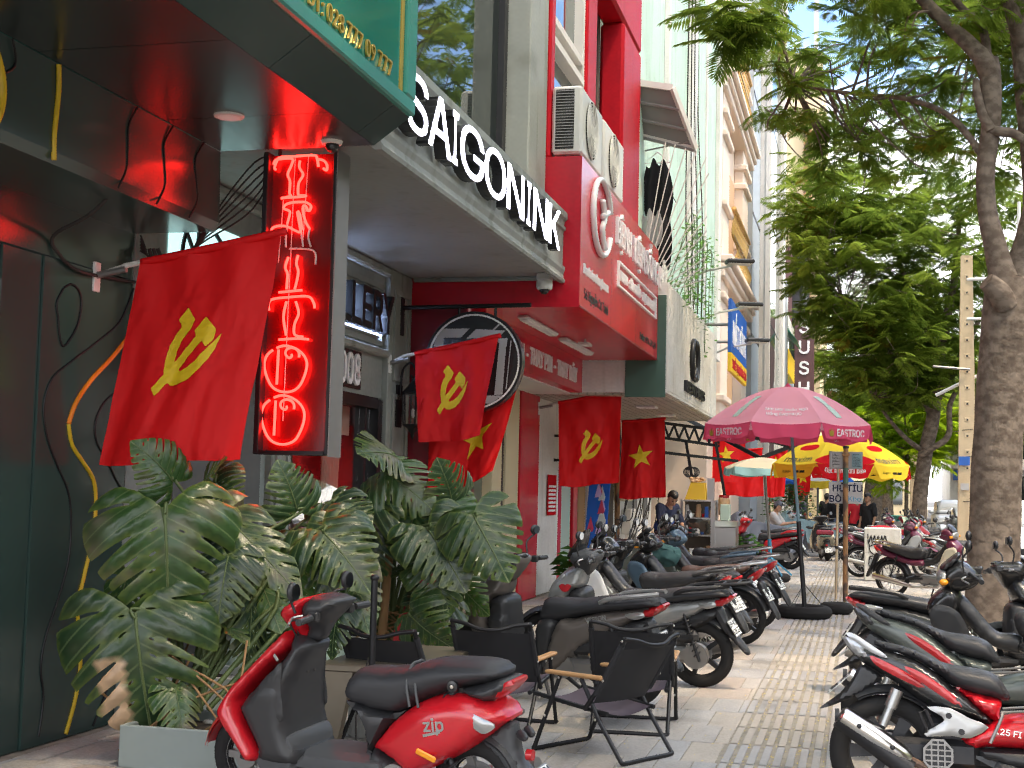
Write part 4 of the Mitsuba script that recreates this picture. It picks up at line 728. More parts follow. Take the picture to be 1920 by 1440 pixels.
# ================================================================== neon tattoo sign
NEON = [[(-3.592, 3.494), (-3.603, 3.505), (-3.589, 3.547), (-3.567, 3.573), (-3.459, 3.577), (-3.341, 3.579), (-3.318, 3.554), (-3.306, 3.503)], [(-3.611, 3.527), (-3.603, 3.548), (-3.581, 3.56), (-3.487, 3.561), (-3.491, 3.522), (-3.514, 3.464), (-3.496, 3.416), (-3.495, 3.341), (-3.486, 3.322), (-3.551, 3.308)], [(-3.433, 3.547), (-3.434, 3.504), (-3.407, 3.455), (-3.436, 3.403), (-3.439, 3.339), (-3.43, 3.326), (-3.387, 3.323), (-3.404, 3.316), (-3.545, 3.311)], [(-3.306, 3.551), (-3.272, 3.541), (-3.249, 3.514), (-3.251, 3.48), (-3.276, 3.494)], [(-3.379, 3.229), (-3.356, 3.225), (-3.346, 3.252), (-3.369, 3.273), (-3.403, 3.282), (-3.476, 3.281), (-3.521, 3.267), (-3.531, 3.243), (-3.497, 3.229), (-3.488, 3.213), (-3.505, 3.144)], [(-3.37, 3.231), (-3.38, 3.252), (-3.396, 3.256), (-3.401, 3.226), (-3.382, 3.157), (-3.352, 3.109)], [(-3.44, 3.222), (-3.42, 3.142), (-3.407, 3.083)], [(-3.435, 3.225), (-3.42, 3.2), (-3.409, 3.147), (-3.402, 3.102)], [(-3.611, 3.089), (-3.6, 3.12), (-3.55, 3.133), (-3.498, 3.125), (-3.458, 3.105), (-3.421, 3.089)], [(-3.488, 2.933), (-3.505, 2.869), (-3.488, 2.822), (-3.493, 2.728)], [(-3.423, 2.944), (-3.431, 2.891), (-3.416, 2.832), (-3.437, 2.727)], [(-3.545, 2.709), (-3.385, 2.721)], [(-3.607, 2.594), (-3.607, 2.647), (-3.572, 2.668), (-3.473, 2.678), (-3.349, 2.682), (-3.31, 2.644), (-3.3, 2.607)], [(-3.49, 2.652), (-3.505, 2.552), (-3.482, 2.435)], [(-3.428, 2.651), (-3.404, 2.575), (-3.429, 2.505), (-3.426, 2.441), (-3.37, 2.428)], [(-3.534, 2.41), (-3.413, 2.416), (-3.329, 2.411)], [(-3.544, 2.358), (-3.504, 2.37), (-3.465, 2.369), (-3.426, 2.357), (-3.386, 2.334), (-3.355, 2.301), (-3.339, 2.263), (-3.34, 2.221), (-3.351, 2.18), (-3.368, 2.142), (-3.391, 2.112), (-3.422, 2.091), (-3.462, 2.081), (-3.505, 2.084), (-3.543, 2.098), (-3.573, 2.123), (-3.595, 2.156), (-3.614, 2.196), (-3.625, 2.238), (-3.622, 2.279), (-3.602, 2.316), (-3.568, 2.345)], [(-3.443, 2.316), (-3.44, 2.311), (-3.441, 2.304), (-3.449, 2.298), (-3.46, 2.296), (-3.473, 2.302), (-3.482, 2.314), (-3.484, 2.33), (-3.476, 2.346), (-3.458, 2.358), (-3.435, 2.359), (-3.411, 2.348), (-3.395, 2.326), (-3.392, 2.299)], [(-3.532, 2.348), (-3.534, 2.127)], [(-3.551, 2.045), (-3.511, 2.058), (-3.472, 2.058), (-3.431, 2.045), (-3.391, 2.021), (-3.36, 1.987), (-3.344, 1.947), (-3.344, 1.903), (-3.355, 1.86), (-3.373, 1.821), (-3.395, 1.788), (-3.427, 1.766), (-3.468, 1.755), (-3.512, 1.757), (-3.55, 1.772), (-3.58, 1.798), (-3.603, 1.833), (-3.622, 1.875), (-3.633, 1.919), (-3.63, 1.962), (-3.61, 2.001), (-3.576, 2.031)], [(-3.464, 1.992), (-3.461, 1.986), (-3.462, 1.979), (-3.47, 1.973), (-3.481, 1.972), (-3.494, 1.977), (-3.503, 1.988), (-3.505, 2.005), (-3.497, 2.021), (-3.479, 2.032), (-3.456, 2.034), (-3.432, 2.023), (-3.416, 2.002), (-3.413, 1.974)], [(-3.539, 2.028), (-3.54, 1.808)]]
UNLIT = [[(-3.505, 3.144), (-3.51, 3.064), (-3.508, 2.995)], [(-3.352, 3.109), (-3.36, 3.056), (-3.339, 2.995)], [(-3.407, 3.083), (-3.392, 2.996)], [(-3.485, 2.986), (-3.322, 2.971), (-3.304, 2.883)]]
nt = thing('neon_tattoo_sign', 'tall narrow black sign box spelling TATTOO in glowing red neon', 'neon sign')
part(nt, 'board', box(-3.625, -3.19, 8.062, 8.075, 1.715, 3.59), 'neon_board')
for a in ((-3.66, -3.625, 1.69, 3.60), (-3.19, -3.165, 1.69, 3.60)): part(nt, 'frame', rbox(a[0], a[1], 7.985, 8.20, a[2], a[3], .005), 'frame_black')
part(nt, 'frame', box(-3.625, -3.19, 7.985, 8.20, 1.69, 1.714), 'frame_black'); part(nt, 'side_strip', box(-3.1645, -3.158, 7.99, 8.20, 1.68, 3.60), 'dull_alloy')
part(nt, 'back', box(-3.625, -3.19, 8.076, 8.2, 1.72, 3.59), 'dark_red_paint')
for i, s in enumerate(NEON):
    P = crv([(x, 8.035-.004*math.sin(j), z) for j, (x, z) in enumerate(s)], 5, False)
    glow(part(nt, 'neon_tube', tube(P, .0090, 6), 'neon_tube', True), (1.7, .020, .014))
for s in UNLIT: part(nt, 'dead_tube', tube(crv([(x, 8.035, z) for x, z in s], 5, False), .007, 6), 'pale_trim', True, label='unlit tube of the neon sign')
for x, z0, z1 in ((-3.49, 1.9, 3.58), (-3.40, 3.0, 3.58), (-3.56, 2.9, 3.3)): part(nt, 'wire', rod((x, 8.045, z0), (x+.02, 8.045, z1), .0035, 5), 'pale_trim')
part(nt, 'hanger', cat(rod((-3.6, 8.1, 3.58), (-3.6, 8.1, 3.66), .012), rod((-3.22, 8.1, 3.58), (-3.22, 8.1, 3.66), .012)), 'dark_metal')
# ================================================================== cameras, lantern, round sign
k = thing('security_camera', 'white dome security camera at the corner of the grey canopy', 'camera', 'dome security cameras')
part(k, 'mount', rbox(-3.08, -2.945, 13.13, 13.29, 3.565, 3.64, .012), 'ac_white'); part(k, 'body', mv(lathe([(0, .06), (.075, .06), (.08, .04), (.08, -.01), (.07, -.03), (0, -.03)], 24), (-3.01, 13.2, 3.51)), 'ac_white', 40)
part(k, 'dome', mv(ball((0, 0, 0), (.052, .052, .052), 12), (-3.01, 13.2, 3.485)), 'black_gloss', True)
k = thing('security_camera', 'small black dome camera under the green ceiling edge beside the neon sign', 'camera', 'dome security cameras')
part(k, 'mount', mv(lathe([(0, 0), (.07, 0), (.06, -.02), (0, -.02)], 20), (-3.13, 7.80, 3.60)), 'ac_white', 40); part(k, 'dome', ball((-3.125, 7.80, 3.57), (.042, .042, .04), 12), 'black_gloss', True)
k = thing('wall_lantern', 'black iron wall lantern with clear panes on the corner pilaster', 'lantern')
lc = A([-4.28, 13.05, 0])
part(k, 'back_plate', rbox(-4.44, -4.42, 12.97, 13.13, 2.1, 2.52, .006), 'frame_black'); part(k, 'scroll_arm', tube(crv([(-4.42, 13.05, 2.42), (-4.40, 13.05, 2.66), (-4.32, 13.05, 2.74), (-4.26, 13.05, 2.66), (-4.28, 13.05, 2.58), (-4.31, 13.05, 2.62)], 6, False), .012, 7), 'frame_black', True)
part(k, 'roof', mv(lathe([(0, .60), (.02, .59), (.025, .56), (.05, .53), (.10, .47), (.125, .44), (.125, .425), (0, .425)], 6), lc+A([0, 0, 2.0])), 'frame_black')
part(k, 'base', mv(lathe([(0, -.02), (.012, 0), (.02, .04), (.06, .09), (.10, .115), (.11, .13), (0, .13)], 6), lc+A([0, 0, 2.0])), 'frame_black')
for i in range(6):
    a = math.pi/3*i; b = a+math.pi/3; c0 = lc+A([.10*math.cos(a), .10*math.sin(a), 2.12]); c1 = lc+A([.115*math.cos(a), .115*math.sin(a), 2.43]); d0 = lc+A([.10*math.cos(b), .10*math.sin(b), 2.12]); d1 = lc+A([.115*math.cos(b), .115*math.sin(b), 2.43])
    part(k, 'bar', rod(c0, c1, .008, 6), 'frame_black'); part(k, 'pane', (A([c0, d0, d1, c1]), A([[0, 1, 2], [0, 2, 3]])), 'glass_pane')
part(k, 'lamp', ball(lc+A([0, 0, 2.24]), (.02, .02, .05), 8), 'white_sign', True)
k = thing('round_hanging_sign', 'round black hanging sign with interlocking pale bars, half covered by a flag', 'sign')
CX, CZ, CY = -3.675, 2.755, 13.1
P_ = lambda x, y: (CX+(x-450)/790, CZ-(y-445)/790)
dsk = Point(CX, CZ).buffer(.495, 48)
part(k, 'disc', prism(dsk, CY-.05, CY+.05, 1), 'black_gloss', 30); part(k, 'rim', prism(dsk.difference(Point(CX, CZ).buffer(.472, 48)), CY-.062, CY+.062, 1), 'frame_black', 30)
part(k, 'pale_ring', prism(Point(CX, CZ).buffer(.470, 48).difference(Point(CX, CZ).buffer(.452, 48)), CY-.056, CY-.0505, 1), 'white_sign')
inn = Point(CX, CZ).buffer(.45, 48)
bars_ = [[(190, 188), (412, 188), (345, 258), (205, 258), (205, 330), (130, 330), (130, 265)], [(466, 192), (700, 205), (640, 270), (720, 262), (715, 330), (585, 268), (440, 262), (390, 268)], [(650, 150), (660, 158), (600, 212), (592, 204)], [(560, 300), (622, 300), (590, 330), (575, 612), (505, 680), (505, 600)], [(658, 265), (712, 265), (690, 700), (625, 705)], [(545, 708), (690, 708), (600, 772), (505, 768)], [(745, 280), (752, 280), (722, 660), (715, 660)], [(130, 340), (200, 340), (190, 640), (140, 600)]]
part(k, 'pale_bar', prism(shapely.union_all([Polygon([P_(*q) for q in b]).buffer(0) for b in bars_]).intersection(inn), CY-.056, CY-.0505, 1), 'grey_cloth')
part(k, 'bracket_bar', cat(rod((-4.46, CY, 3.30), (-3.12, CY, 3.315), .022), rod((CX-.17, CY, 3.20), (CX-.17, CY, 3.31), .014), rod((CX+.20, CY, 3.18), (CX+.20, CY, 3.31), .014)), 'frame_black', 40); part(k, 'wall_plate', rbox(-4.45, -4.43, CY-.05, CY+.05, 3.02, 3.40, .005), 'frame_black')
k = thing('round_bracket_sign', 'small round white sign on two black brackets behind the second party flag', 'sign')
part(k, 'disc', prism(Point(-3.9, 2.15).buffer(.33, 32), 20.6, 20.68, 1), 'white_sign', 30); part(k, 'rim', prism(Point(-3.9, 2.15).buffer(.345, 32).difference(Point(-3.9, 2.15).buffer(.325, 32)), 20.59, 20.69, 1), 'frame_black', 30); part(k, 'bracket', cat(rod((-4.5, 20.64, 2.35), (-3.9, 20.64, 2.35), .02), rod((-4.5, 20.64, 1.98), (-3.9, 20.64, 1.98), .02)), 'frame_black')

# ================================================================== parasols
class Umb:
    def __init__(s, c, R, zr, za, n, a0): s.c, s.R, s.zr, s.za, s.n, s.a0, s.ap = A(c, float), R, zr, za, n, a0, math.cos(math.pi/n)
    def z(s, t): return s.zr+(s.za-s.zr)*(1-t**1.75)
    def P(s, g, x, t, off=0.0):
        a = s.a0+2*math.pi*g/s.n; e, tau = A([math.cos(a), math.sin(a)]), A([-math.sin(a), math.cos(a)])
        x, t = np.asarray(x, float), np.asarray(t, float); r = s.R*t*s.ap
        return np.stack([s.c[0]+e[0]*(r+off*.5)+tau[0]*x, s.c[1]+e[1]*(r+off*.5)+tau[1]*x, s.z(t)+off-.03*t*(1-(x/(s.R*np.maximum(t, .01)*math.sin(math.pi/s.n)))**2)], -1)
    def gore(s, g): return grid(lambda u, v: s.P(g, (2*u-1)*s.R*np.maximum(v, .004)*math.sin(math.pi/s.n), np.maximum(v, .004)), 8, 14)
    def flap(s, g, h, taper=0.0, wav=.015, lean=.02):
        w = s.R*math.sin(math.pi/s.n)
        def f(u, v):
            x = (2*u-1)*w*(1-taper*v); p = s.P(g, (2*u-1)*w, np.ones_like(u)); a = s.a0+2*math.pi*g/s.n
            sc_ = (x/((2*u-1)*w+1e-9))[:, None]; cmid = s.P(g, 0*u, np.ones_like(u)); p = cmid+(p-cmid)*np.stack([sc_[:, 0], sc_[:, 0], 1+0*u], 1)
            return p+np.stack([math.cos(a)*lean*v, math.sin(a)*lean*v, -h*v*(1+.10*np.sin(u*9+g))+0*v], 1)+wav*np.sin(u*16+g)[:, None]*v[:, None]*A([math.cos(a), math.sin(a), 0])
        return grid(f, 24, 4)
    def put(s, g, m, x0, t0, off=.006):
        L = s.R*1.12; v = m[0]; return s.P(g, x0+v[:, 0], t0-v[:, 1]/L, off+0*v[:, 0])+A([0, 0, 1.0])*v[:, 2:3], m[1]
    def onflap(s, g, m, x0, z0, lean=.02):
        a = s.a0+2*math.pi*g/s.n; v = m[0]; tau = A([-math.sin(a), math.cos(a), 0]); e = A([math.cos(a), math.sin(a), 0]); o = s.P(g, 0., 1.)
        return o+tau*(x0+v[:, :1])+e*(.022+v[:, 2:3])+A([0, 0, 1.0])*(z0+v[:, 1:2]), m[1]
def tyre_base(lab, x, y, R=.35, r=.085):
    t = np.linspace(0, 2*math.pi, 15); m = lathe([(R-r+r*math.cos(a)*(1 if abs(math.sin(a)) < .9 else 1), r*.92*math.sin(a)*(1 if True else 1)+r*.92) for a in -t], 60)
    v = m[0].copy(); ang = np.arctan2(v[:, 1], v[:, 0]); rad = np.hypot(v[:, 0], v[:, 1]); gr = (np.abs(((ang*30/math.pi+v[:, 2]*28) % 2)-1) < .42) & (rad > R-.5*r)
    v[gr, :2] *= .982
    k = thing('tyre_base', lab, 'tyre base', 'old tyres used as parasol feet'); part(k, 'tyre', mv((v, m[1]), (x, y, 0)), 'tyre', 40); part(k, 'fill', mv(lathe([(0, .07), (R-1.5*r, .075), (R-1.4*r, 0.02)], 24), (x, y, 0)), 'concrete_light', 40)
for nm, c, r in (('pink_faded', (.90, .42, .50), .7), ('pink_red', (.74, .10, .19), .7), ('umb_yellow', (.92, .66, .06), .6), ('umb_red', (.68, .02, .03), .6), ('umb_orange', (.80, .36, .03), .6), ('umb_cream', (.66, .58, .42), .7), ('umb_teal', (.36, .60, .62), .7), ('umb_blue', (.05, .16, .55), .6), ('umb_white', (.72, .74, .72), .6)):
    scene[nm] = {'type': 'principledthin', 'base_color': rgb(c), 'roughness': r, 'diff_trans': .5, 'spec_trans': 0.0, 'eta': 1.4}
um = Umb((-.88, 17.9, 0), 1.09, 2.40, 2.90, 8, -math.pi/2+.03); k = thing('parasol', 'big faded pink street parasol with white lettering and dark pink valance', 'parasol')
for g in range(8): part(k, 'panel', um.gore(g), 'pink_faded', True)
for g in range(8): part(k, 'valance', um.flap(g, .17, .10), 'pink_red', True)
for g in (0, 2, 4, 6): part(k, 'slogan', cat(um.put(g, text('Một Môi Muôn Ngũ', .047, .001, True, fit=.50), 0, .80), um.put(g, text('Uống EASTROC', .047, .001, True, fit=.42), -.03, .875)), 'white_sign')
for g in (1, 3, 5, 7):
    bt = Polygon([(-.045, -.20), (-.055, -.05), (-.04, .08), (-.05, .30), (.05, .30), (.04, .08), (.055, -.05), (.045, -.20)])
    part(k, 'bottle_print', um.put(g, (lambda q: (np.column_stack([q[0], np.zeros(len(q[0]))]), q[1]))(sheet2d(bt, .03)[:2]), 0, .72), 'mint_tile')
    part(k, 'brand_lettering', um.onflap(g, text('EASTROC', .085, .002, True, fit=.46), .05, -.125), 'white_sign'); part(k, 'crown_mark', um.onflap(g, (lambda q: (np.column_stack([q[0], np.zeros(len(q[0]))]), q[1]))(sheet2d(Polygon([(0, 0), (.06, 0), (.075, .09), (.05, .05), (.03, .1), (.01, .05), (-.015, .09)]), .02)[:2]), -.30, -.13), 'gold_letter')
part(k, 'finial', mv(lathe([(0, .05), (.02, .03), (.045, 0), (.05, -.03)], 14), (-.88, 17.9, 2.90)), 'pink_red', 40)
part(k, 'pole', rod((-.735, 17.9, 1.2), (-.88, 17.9, 2.88), .021, 10), 'tarp_blue', 40); part(k, 'pole', rod((-.645, 17.9, .05), (-.735, 17.9, 1.2), .030, 10), 'dark_metal', 40, label='dark lower tube of the parasol pole')
for g in range(8): part(k, 'rib', tube([um.P(g, um.R*t*math.sin(math.pi/8), t)-A([0, 0, .02]) for t in np.linspace(.02, 1, 8)], .006, 4), 'dull_alloy'); part(k, 'strut', rod(um.P(g, um.R*.55*math.sin(math.pi/8), .55)-A([0, 0, .02]), (-.86, 17.9, 2.35), .005, 4), 'dull_alloy')
for a in (.3, 2.3, 4.2): part(k, 'stay_wire', rod((-.66, 17.9, .42), (-.66+.26*math.cos(a), 17.9+.26*math.sin(a), .13), .005, 4), 'dark_metal')
tyre_base('worn old tyre at the foot of the pink parasol', -.66, 17.9)
tyre_base('small dark old tyre lying right of the pink parasol foot', -.28, 18.75, .22, .08)
tyre_base('old tyre under the blue tripod of the cream canopy', -1.5, 25.2, .34, .08)
um = Umb((-.31, 23.0, 0), 1.13, 2.04, 2.56, 8, -math.pi/2+.10); k = thing('parasol', 'yellow and red street parasol with dark app lettering', 'parasol')
for g in range(8): part(k, 'panel', um.gore(g), 'umb_yellow', True)
for g in range(8): part(k, 'valance', um.flap(g, .20, .22, .006, .035), ['umb_red', 'umb_yellow', 'umb_red', 'umb_yellow', 'umb_red', 'umb_yellow', 'umb_orange', 'umb_orange'][g], True)
for g in (0, 2, 4):
    m_ = sheet2d(Polygon(crv([(-.41, -.02), (-.33, .13), (-.16, .21), (0, .23), (.16, .21), (.33, .13), (.41, -.02)], 4)), .03); part(k, 'red_patch', um.put(g, (np.column_stack([m_[0], np.zeros(len(m_[0]))]), m_[1]), 0, .98, .004), 'umb_red')
    part(k, 'red_lettering', um.onflap(g, text('Đặt xe maxim bike', .08, .002, True, fit=.62), 0, -.12, .035), 'white_sign')
for g in (1, 7, 3, 5):
    part(k, 'name_lettering', um.put(g, text('maxim', .12, .001, False, fit=.54), 0, .96), 'black_paint'); part(k, 'small_lettering', um.onflap(g, text('Tải ứng dụng', .035, .002, False, fit=.19), -.15, -.12, .035), 'black_paint')
    for x in (.04, .16): part(k, 'button_print', um.onflap(g, (lambda q: (q[0]*A([.05, .018, .001]), q[1]))(box(-1, 1, -1, 1, 0, 1)), x, -.105, .035), 'black_paint')
    m_ = sheet2d(Polygon(crv([(-.17, 0), (-.12, .10), (.09, .13), (.18, .05), (.12, -.02), (-.07, -.03)], 4)), .03); part(k, 'scooter_print', um.put(g, (np.column_stack([m_[0], np.zeros(len(m_[0]))]), m_[1]), 0, .70), 'umb_red')
part(k, 'pole', rod((-.33, 23.0, .0), (-.31, 23.0, 2.55), .016, 8), 'dull_alloy', 40)
for g in range(8): part(k, 'rib', tube([um.P(g, um.R*t*math.sin(math.pi/8), t)-A([0, 0, .02]) for t in np.linspace(.02, 1, 8)], .006, 4), 'dull_alloy')
um = Umb((-1.7, 25.2, 0), .80, 2.02, 2.20, 4, -math.pi/2+.25); k = thing('parasol', 'small square cream canopy with a wavy pale teal edge on a blue tripod', 'parasol')
for g in range(4): part(k, 'panel', um.gore(g), 'umb_cream', True); part(k, 'valance', um.flap(g, .13, 0, .03), 'umb_teal', True)
part(k, 'pole', rod((-1.66, 25.2, 2.2), (-1.54, 25.2, .75), .024), 'dull_alloy', 40); part(k, 'pole', rod((-1.54, 25.2, .75), (-1.5, 25.2, .1), .034), 'blue_metal', 40, label='blue lower tube')
for a in (.2, 2.2, 4.1, 5.3): part(k, 'tripod_leg', bar((-1.53, 25.2, .45), (-1.5+.36*math.cos(a), 25.2+.36*math.sin(a), .12), .02, .03), 'blue_metal')
um = Umb((-1.2, 43, 0), 1.15, 2.02, 2.62, 8, -math.pi/2); k = thing('parasol', 'distant blue yellow and white parasol', 'parasol')
for g in range(8): part(k, 'panel', um.gore(g), ['umb_white', 'umb_blue', 'umb_teal', 'umb_blue'][g % 4], True); part(k, 'valance', um.flap(g, .2, .1), ['umb_yellow', 'umb_blue'][g % 2], True)
part(k, 'pole', rod((-1.2, 43, 0), (-1.2, 43, 2.6), .03), 'dull_alloy')
k = thing('pale_awning', 'pale grey cloth awning beyond the party flags', 'awning'); part(k, 'cloth', grid(lambda u, v: np.stack([-2.8+2.6*u, 46+2.5*v, 2.9-.35*u+.08*np.sin(v*9)], 1), 10, 12), 'umb_white', True); part(k, 'post', rod((-.3, 46, 0), (-.3, 46, 2.6), .04), 'dark_metal')
# black retractable awning with its arms
k = thing('folding_awning', 'black retractable awning with folding arms by the white canopy', 'awning')
part(k, 'roller_case', tube([(-2.6, 26.3, 2.78), (-1.22, 26.0, 2.50)], .085, 10), 'black_plastic', 40); part(k, 'end_cap', tube([(-1.22, 26.0, 2.50), (-1.19, 25.99, 2.495)], .088, 12), 'red_lens', 40)
part(k, 'cloth', grid(lambda u, v: np.stack([-2.6+1.38*u-.3*v, 26.3-.3*u+1.6*v, 2.86-.28*u+.25*v], 1), 6, 6), 'tarp_grey', True)
for a, b in (((-3.2, 26.6, 2.95), (-1.75, 25.7, 2.2)), ((-1.75, 25.7, 2.2), (-1.25, 26.0, 2.42)), ((-2.95, 27.4, 3.0), (-1.3, 26.0, 2.45))): part(k, 'arm', bar(a, b, .05, .07), 'frame_black')
part(k, 'hanging_bag', cat(ball((-1.2, 25.9, 2.12), (.09, .08, .13), 8), ball((-1.25, 25.95, 1.95), (.07, .07, .1), 8)), 'dark_cloth', True)
k = thing('awning_truss', 'black steel lattice frame under the end of the wooden soffit', 'frame')
for z, x1 in ((2.84, -2.3), (2.58, -2.55), (2.30, -2.2)): part(k, 'chord', bar((-3.9, 24.9, z), (x1, 26.2, z-.15), .05, .05), 'frame_black')
for i in range(8):
    t = i/8; a = A([-3.9+1.35*t, 24.9+1.3*t, 2.58-.12*t]); part(k, 'web', bar(a, a+A([.09, .08, .24]), .03, .03), 'frame_black'); part(k, 'web', bar(a+A([.09, .08, .24]), a+A([.17, .16, 0]), .03, .03), 'frame_black')
for x, y in ((-3.1, 25.6), (-2.6, 26.1)): part(k, 'post', bar((x, y, 2.5), (x+.25, y, 1.1), .05, .05), 'frame_black')
# sign post with boards
k = thing('sign_post', 'rusty steel pipe post carrying two notice boards', 'post')
part(k, 'pipe', tube([(-.185, 21, 0), (-.186, 21, .8), (-.187, 21, 1.5), (-.187, 21, 2.24)], .037, 12), 'rust_pole', 40); part(k, 'green_paint', tube([(-.187, 21, 1.72), (-.187, 21, 1.95)], .0385, 12, cap=False), 'green_fade', 40); part(k, 'cap', rod((-.187, 21, 2.235), (-.187, 21, 2.27), .044), 'dark_metal', 40)
k = thing('menu_board', 'small grey menu board with printed columns at the top of the rusty post', 'sign'); part(k, 'board', rbox(-.425, .055, 21.05, 21.075, 1.935, 2.19, .004), 'dull_alloy')
part(k, 'sheet', box(-.40, -.24, 21.044, 21.049, 1.955, 2.165), 'grey_cloth'); part(k, 'sheet', box(-.10, .04, 21.044, 21.049, 1.955, 2.165), 'tarp_blue')
part(k, 'print_line', cat(*[box(x, x+.1*r2.random()+.03, 21.041, 21.043, z, z+.008) for x in (-.385, -.09) for z in np.arange(1.97, 2.15, .022)]), 'black_paint', kind='stuff')
k = thing('noodle_board', 'hand lettered white board for beef noodles on the rusty post', 'sign'); part(k, 'board', rbox(-.43, .052, 21.05, 21.075, 1.425, 1.745, .004), 'grey_cloth')
NY = (0, -1, 0); part(k, 'lettering', cat(face(text('HỦ', .095, .003, True), (-.285, 21.049, 1.605), FX, NY), face(text('TÍU', .095, .003, True), (-.06, 21.049, 1.605), FX, NY), face(text('BÒ', .095, .003, True), (-.335, 21.049, 1.45), FX, NY)), 'navy_cloth'); part(k, 'lettering', face(text('Kho!', .075, .003), (-.045, 21.049, 1.46), FX, NY), 'blue_metal')
k = thing('cross_bar', 'thin dark rod running from the black awning to the rusty post', 'rod'); part(k, 'rod', tube([(-1.22, 25.9, 2.47), (-.187, 21.0, 2.14)], .016, 6), 'dark_metal', 40); part(k, 'clamp', rbox(-.24, -.13, 20.95, 21.0, 2.12, 2.17, .008), 'rust_pole')
k = thing('wooden_rod', 'thin weathered rod standing left of the rusty post', 'post'); part(k, 'rod', tube([(-.325, 21.4, 0), (-.31, 21.4, 1.4), (-.30, 21.4, 1.95)], .018, 8), 'pole_concrete', 40); part(k, 'tie', rod((-.318, 21.4, .75), (-.316, 21.4, .79), .024), 'dark_metal')
# concrete pole
k = thing('utility_pole', 'tall tapering concrete utility pole with a column of bolt holes', 'pole', 'concrete utility poles')
part(k, 'shaft', hull([(2.35+sx*w, 32.7+sy*w*.8, z) for z, w in ((-.15, .21), (7.05, .125)) for sx in (-1, 1) for sy in (-1, 1)]), 'pole_concrete')
for i in range(14):
    z = 2.2+.36*i; w = .21-.0118*(z+.15); h = part(k, 'bolt_recess', rbox(2.29, 2.41, 32.7-w*.8-.012, 32.7-w*.8+.01, z, z+.10, .01), 'pole_concrete'); part(h, 'hole', box(2.33, 2.37, 32.7-w*.8-.016, 32.7-w*.8-.0125, z+.02, z+.06), 'black_paint')
for z, L in ((6.5, 1.3), (5.6, .9)): part(k, 'arm', rod((2.35, 32.6, z), (2.35+L, 32.4, z), .035), 'white_paint', 40)
part(k, 'arm', rod((3.4, 32.4, 5.5), (3.45, 32.4, 8.2), .04), 'white_paint', 40); part(k, 'arm', tube([(2.4, 32.5, 4.45), (1.6, 32.3, 4.5)], .03, 6), 'dull_alloy'); part(k, 'lamp_arm', tube([(1.7, 33, 3.9), (2.3, 32.8, 4.2), (3.1, 32.5, 4.55)], .04, 8), 'white_paint', True)
part(k, 'paper', box(2.16, 2.40, 32.505, 32.51, 2.3, 2.5), 'blue_sign'); part(k, 'paper', box(2.2, 2.38, 32.50, 32.505, 1.75, 1.9), 'grey_cloth')
for z in (3.1, 2.5, 1.5): part(k, 'band', tube([(2.35+.2*math.cos(a), 32.7+.17*math.sin(a), z+.02*math.cos(a)) for a in np.linspace(0, 6.28, 17)[:-1]], .008, 5, closed=True), 'dark_metal')
k = thing('utility_pole', 'smaller distant concrete utility pole among the trees', 'pole', 'concrete utility poles'); part(k, 'shaft', hull([(2.6+sx*w, 70+sy*w, z) for z, w in ((-.15, .21), (7.4, .125)) for sx in (-1, 1) for sy in (-1, 1)]), 'pole_concrete'); part(k, 'arm', cat(*[rod((2.6, 70, z), (3.9, 70, z), .04) for z in (5.9, 6.8)]), 'white_paint')
k = thing('yellow_banner', 'small plain yellow banner hanging behind the big trunk', 'banner'); part(k, 'cloth', grid(lambda u, v: np.stack([2.45+.75*u, 33+.05*np.sin(v*4+u*3), 3.4-.75*v], 1), 8, 8), 'yellow_sign', True); part(k, 'rod', rod((2.4, 33, 3.41), (3.3, 33, 3.41), .015), 'dull_alloy')
k = thing('graffiti_box', 'white metal cabinet with black spray painted scribble on the pavement', 'cabinet'); part(k, 'case', rbox(.10, .76, 26.5, 26.95, 0, .98, .02), 'white_metal')
def onb(x, y): return (.10+.66*x, 26.49, .98-.98*y)
gra = [[(.10, .12), (.12, .30), (.19, .14), (.22, .30), (.28, .14), (.32, .30), (.38, .14), (.42, .30), (.48, .14), (.50, .30), (.56, .14), (.62, .26), (.78, .30), (.6, .31)], [(.14, .30), (.16, .44), (.35, .52), (.58, .46), (.66, .40), (.5, .33), (.3, .31), (.15, .35)], [(.15, .56), (.13, .70), (.2, .72), (.22, .6), (.14, .55), (.25, .53)], [(.28, .55), (.28, .72), (.36, .70), (.34, .62), (.28, .62)], [(.46, .58), (.40, .66), (.46, .74), (.52, .72)], [(.55, .55), (.55, .74), (.66, .74)], [(.7, .58), (.7, .76), (.80, .80), (.86, .70)], [(.2, .72), (.2, .86)], [(.5, .76), (.5, .9)]]
part(k, 'scribble', cat([tube([onb(*q) for q in crv(s, 3, False)], .010, 5) for s in gra]), 'black_paint', True, kind='stuff'); part(k, 'door_seam', box(.12, .74, 26.493, 26.498, .52, .525), 'dull_alloy')
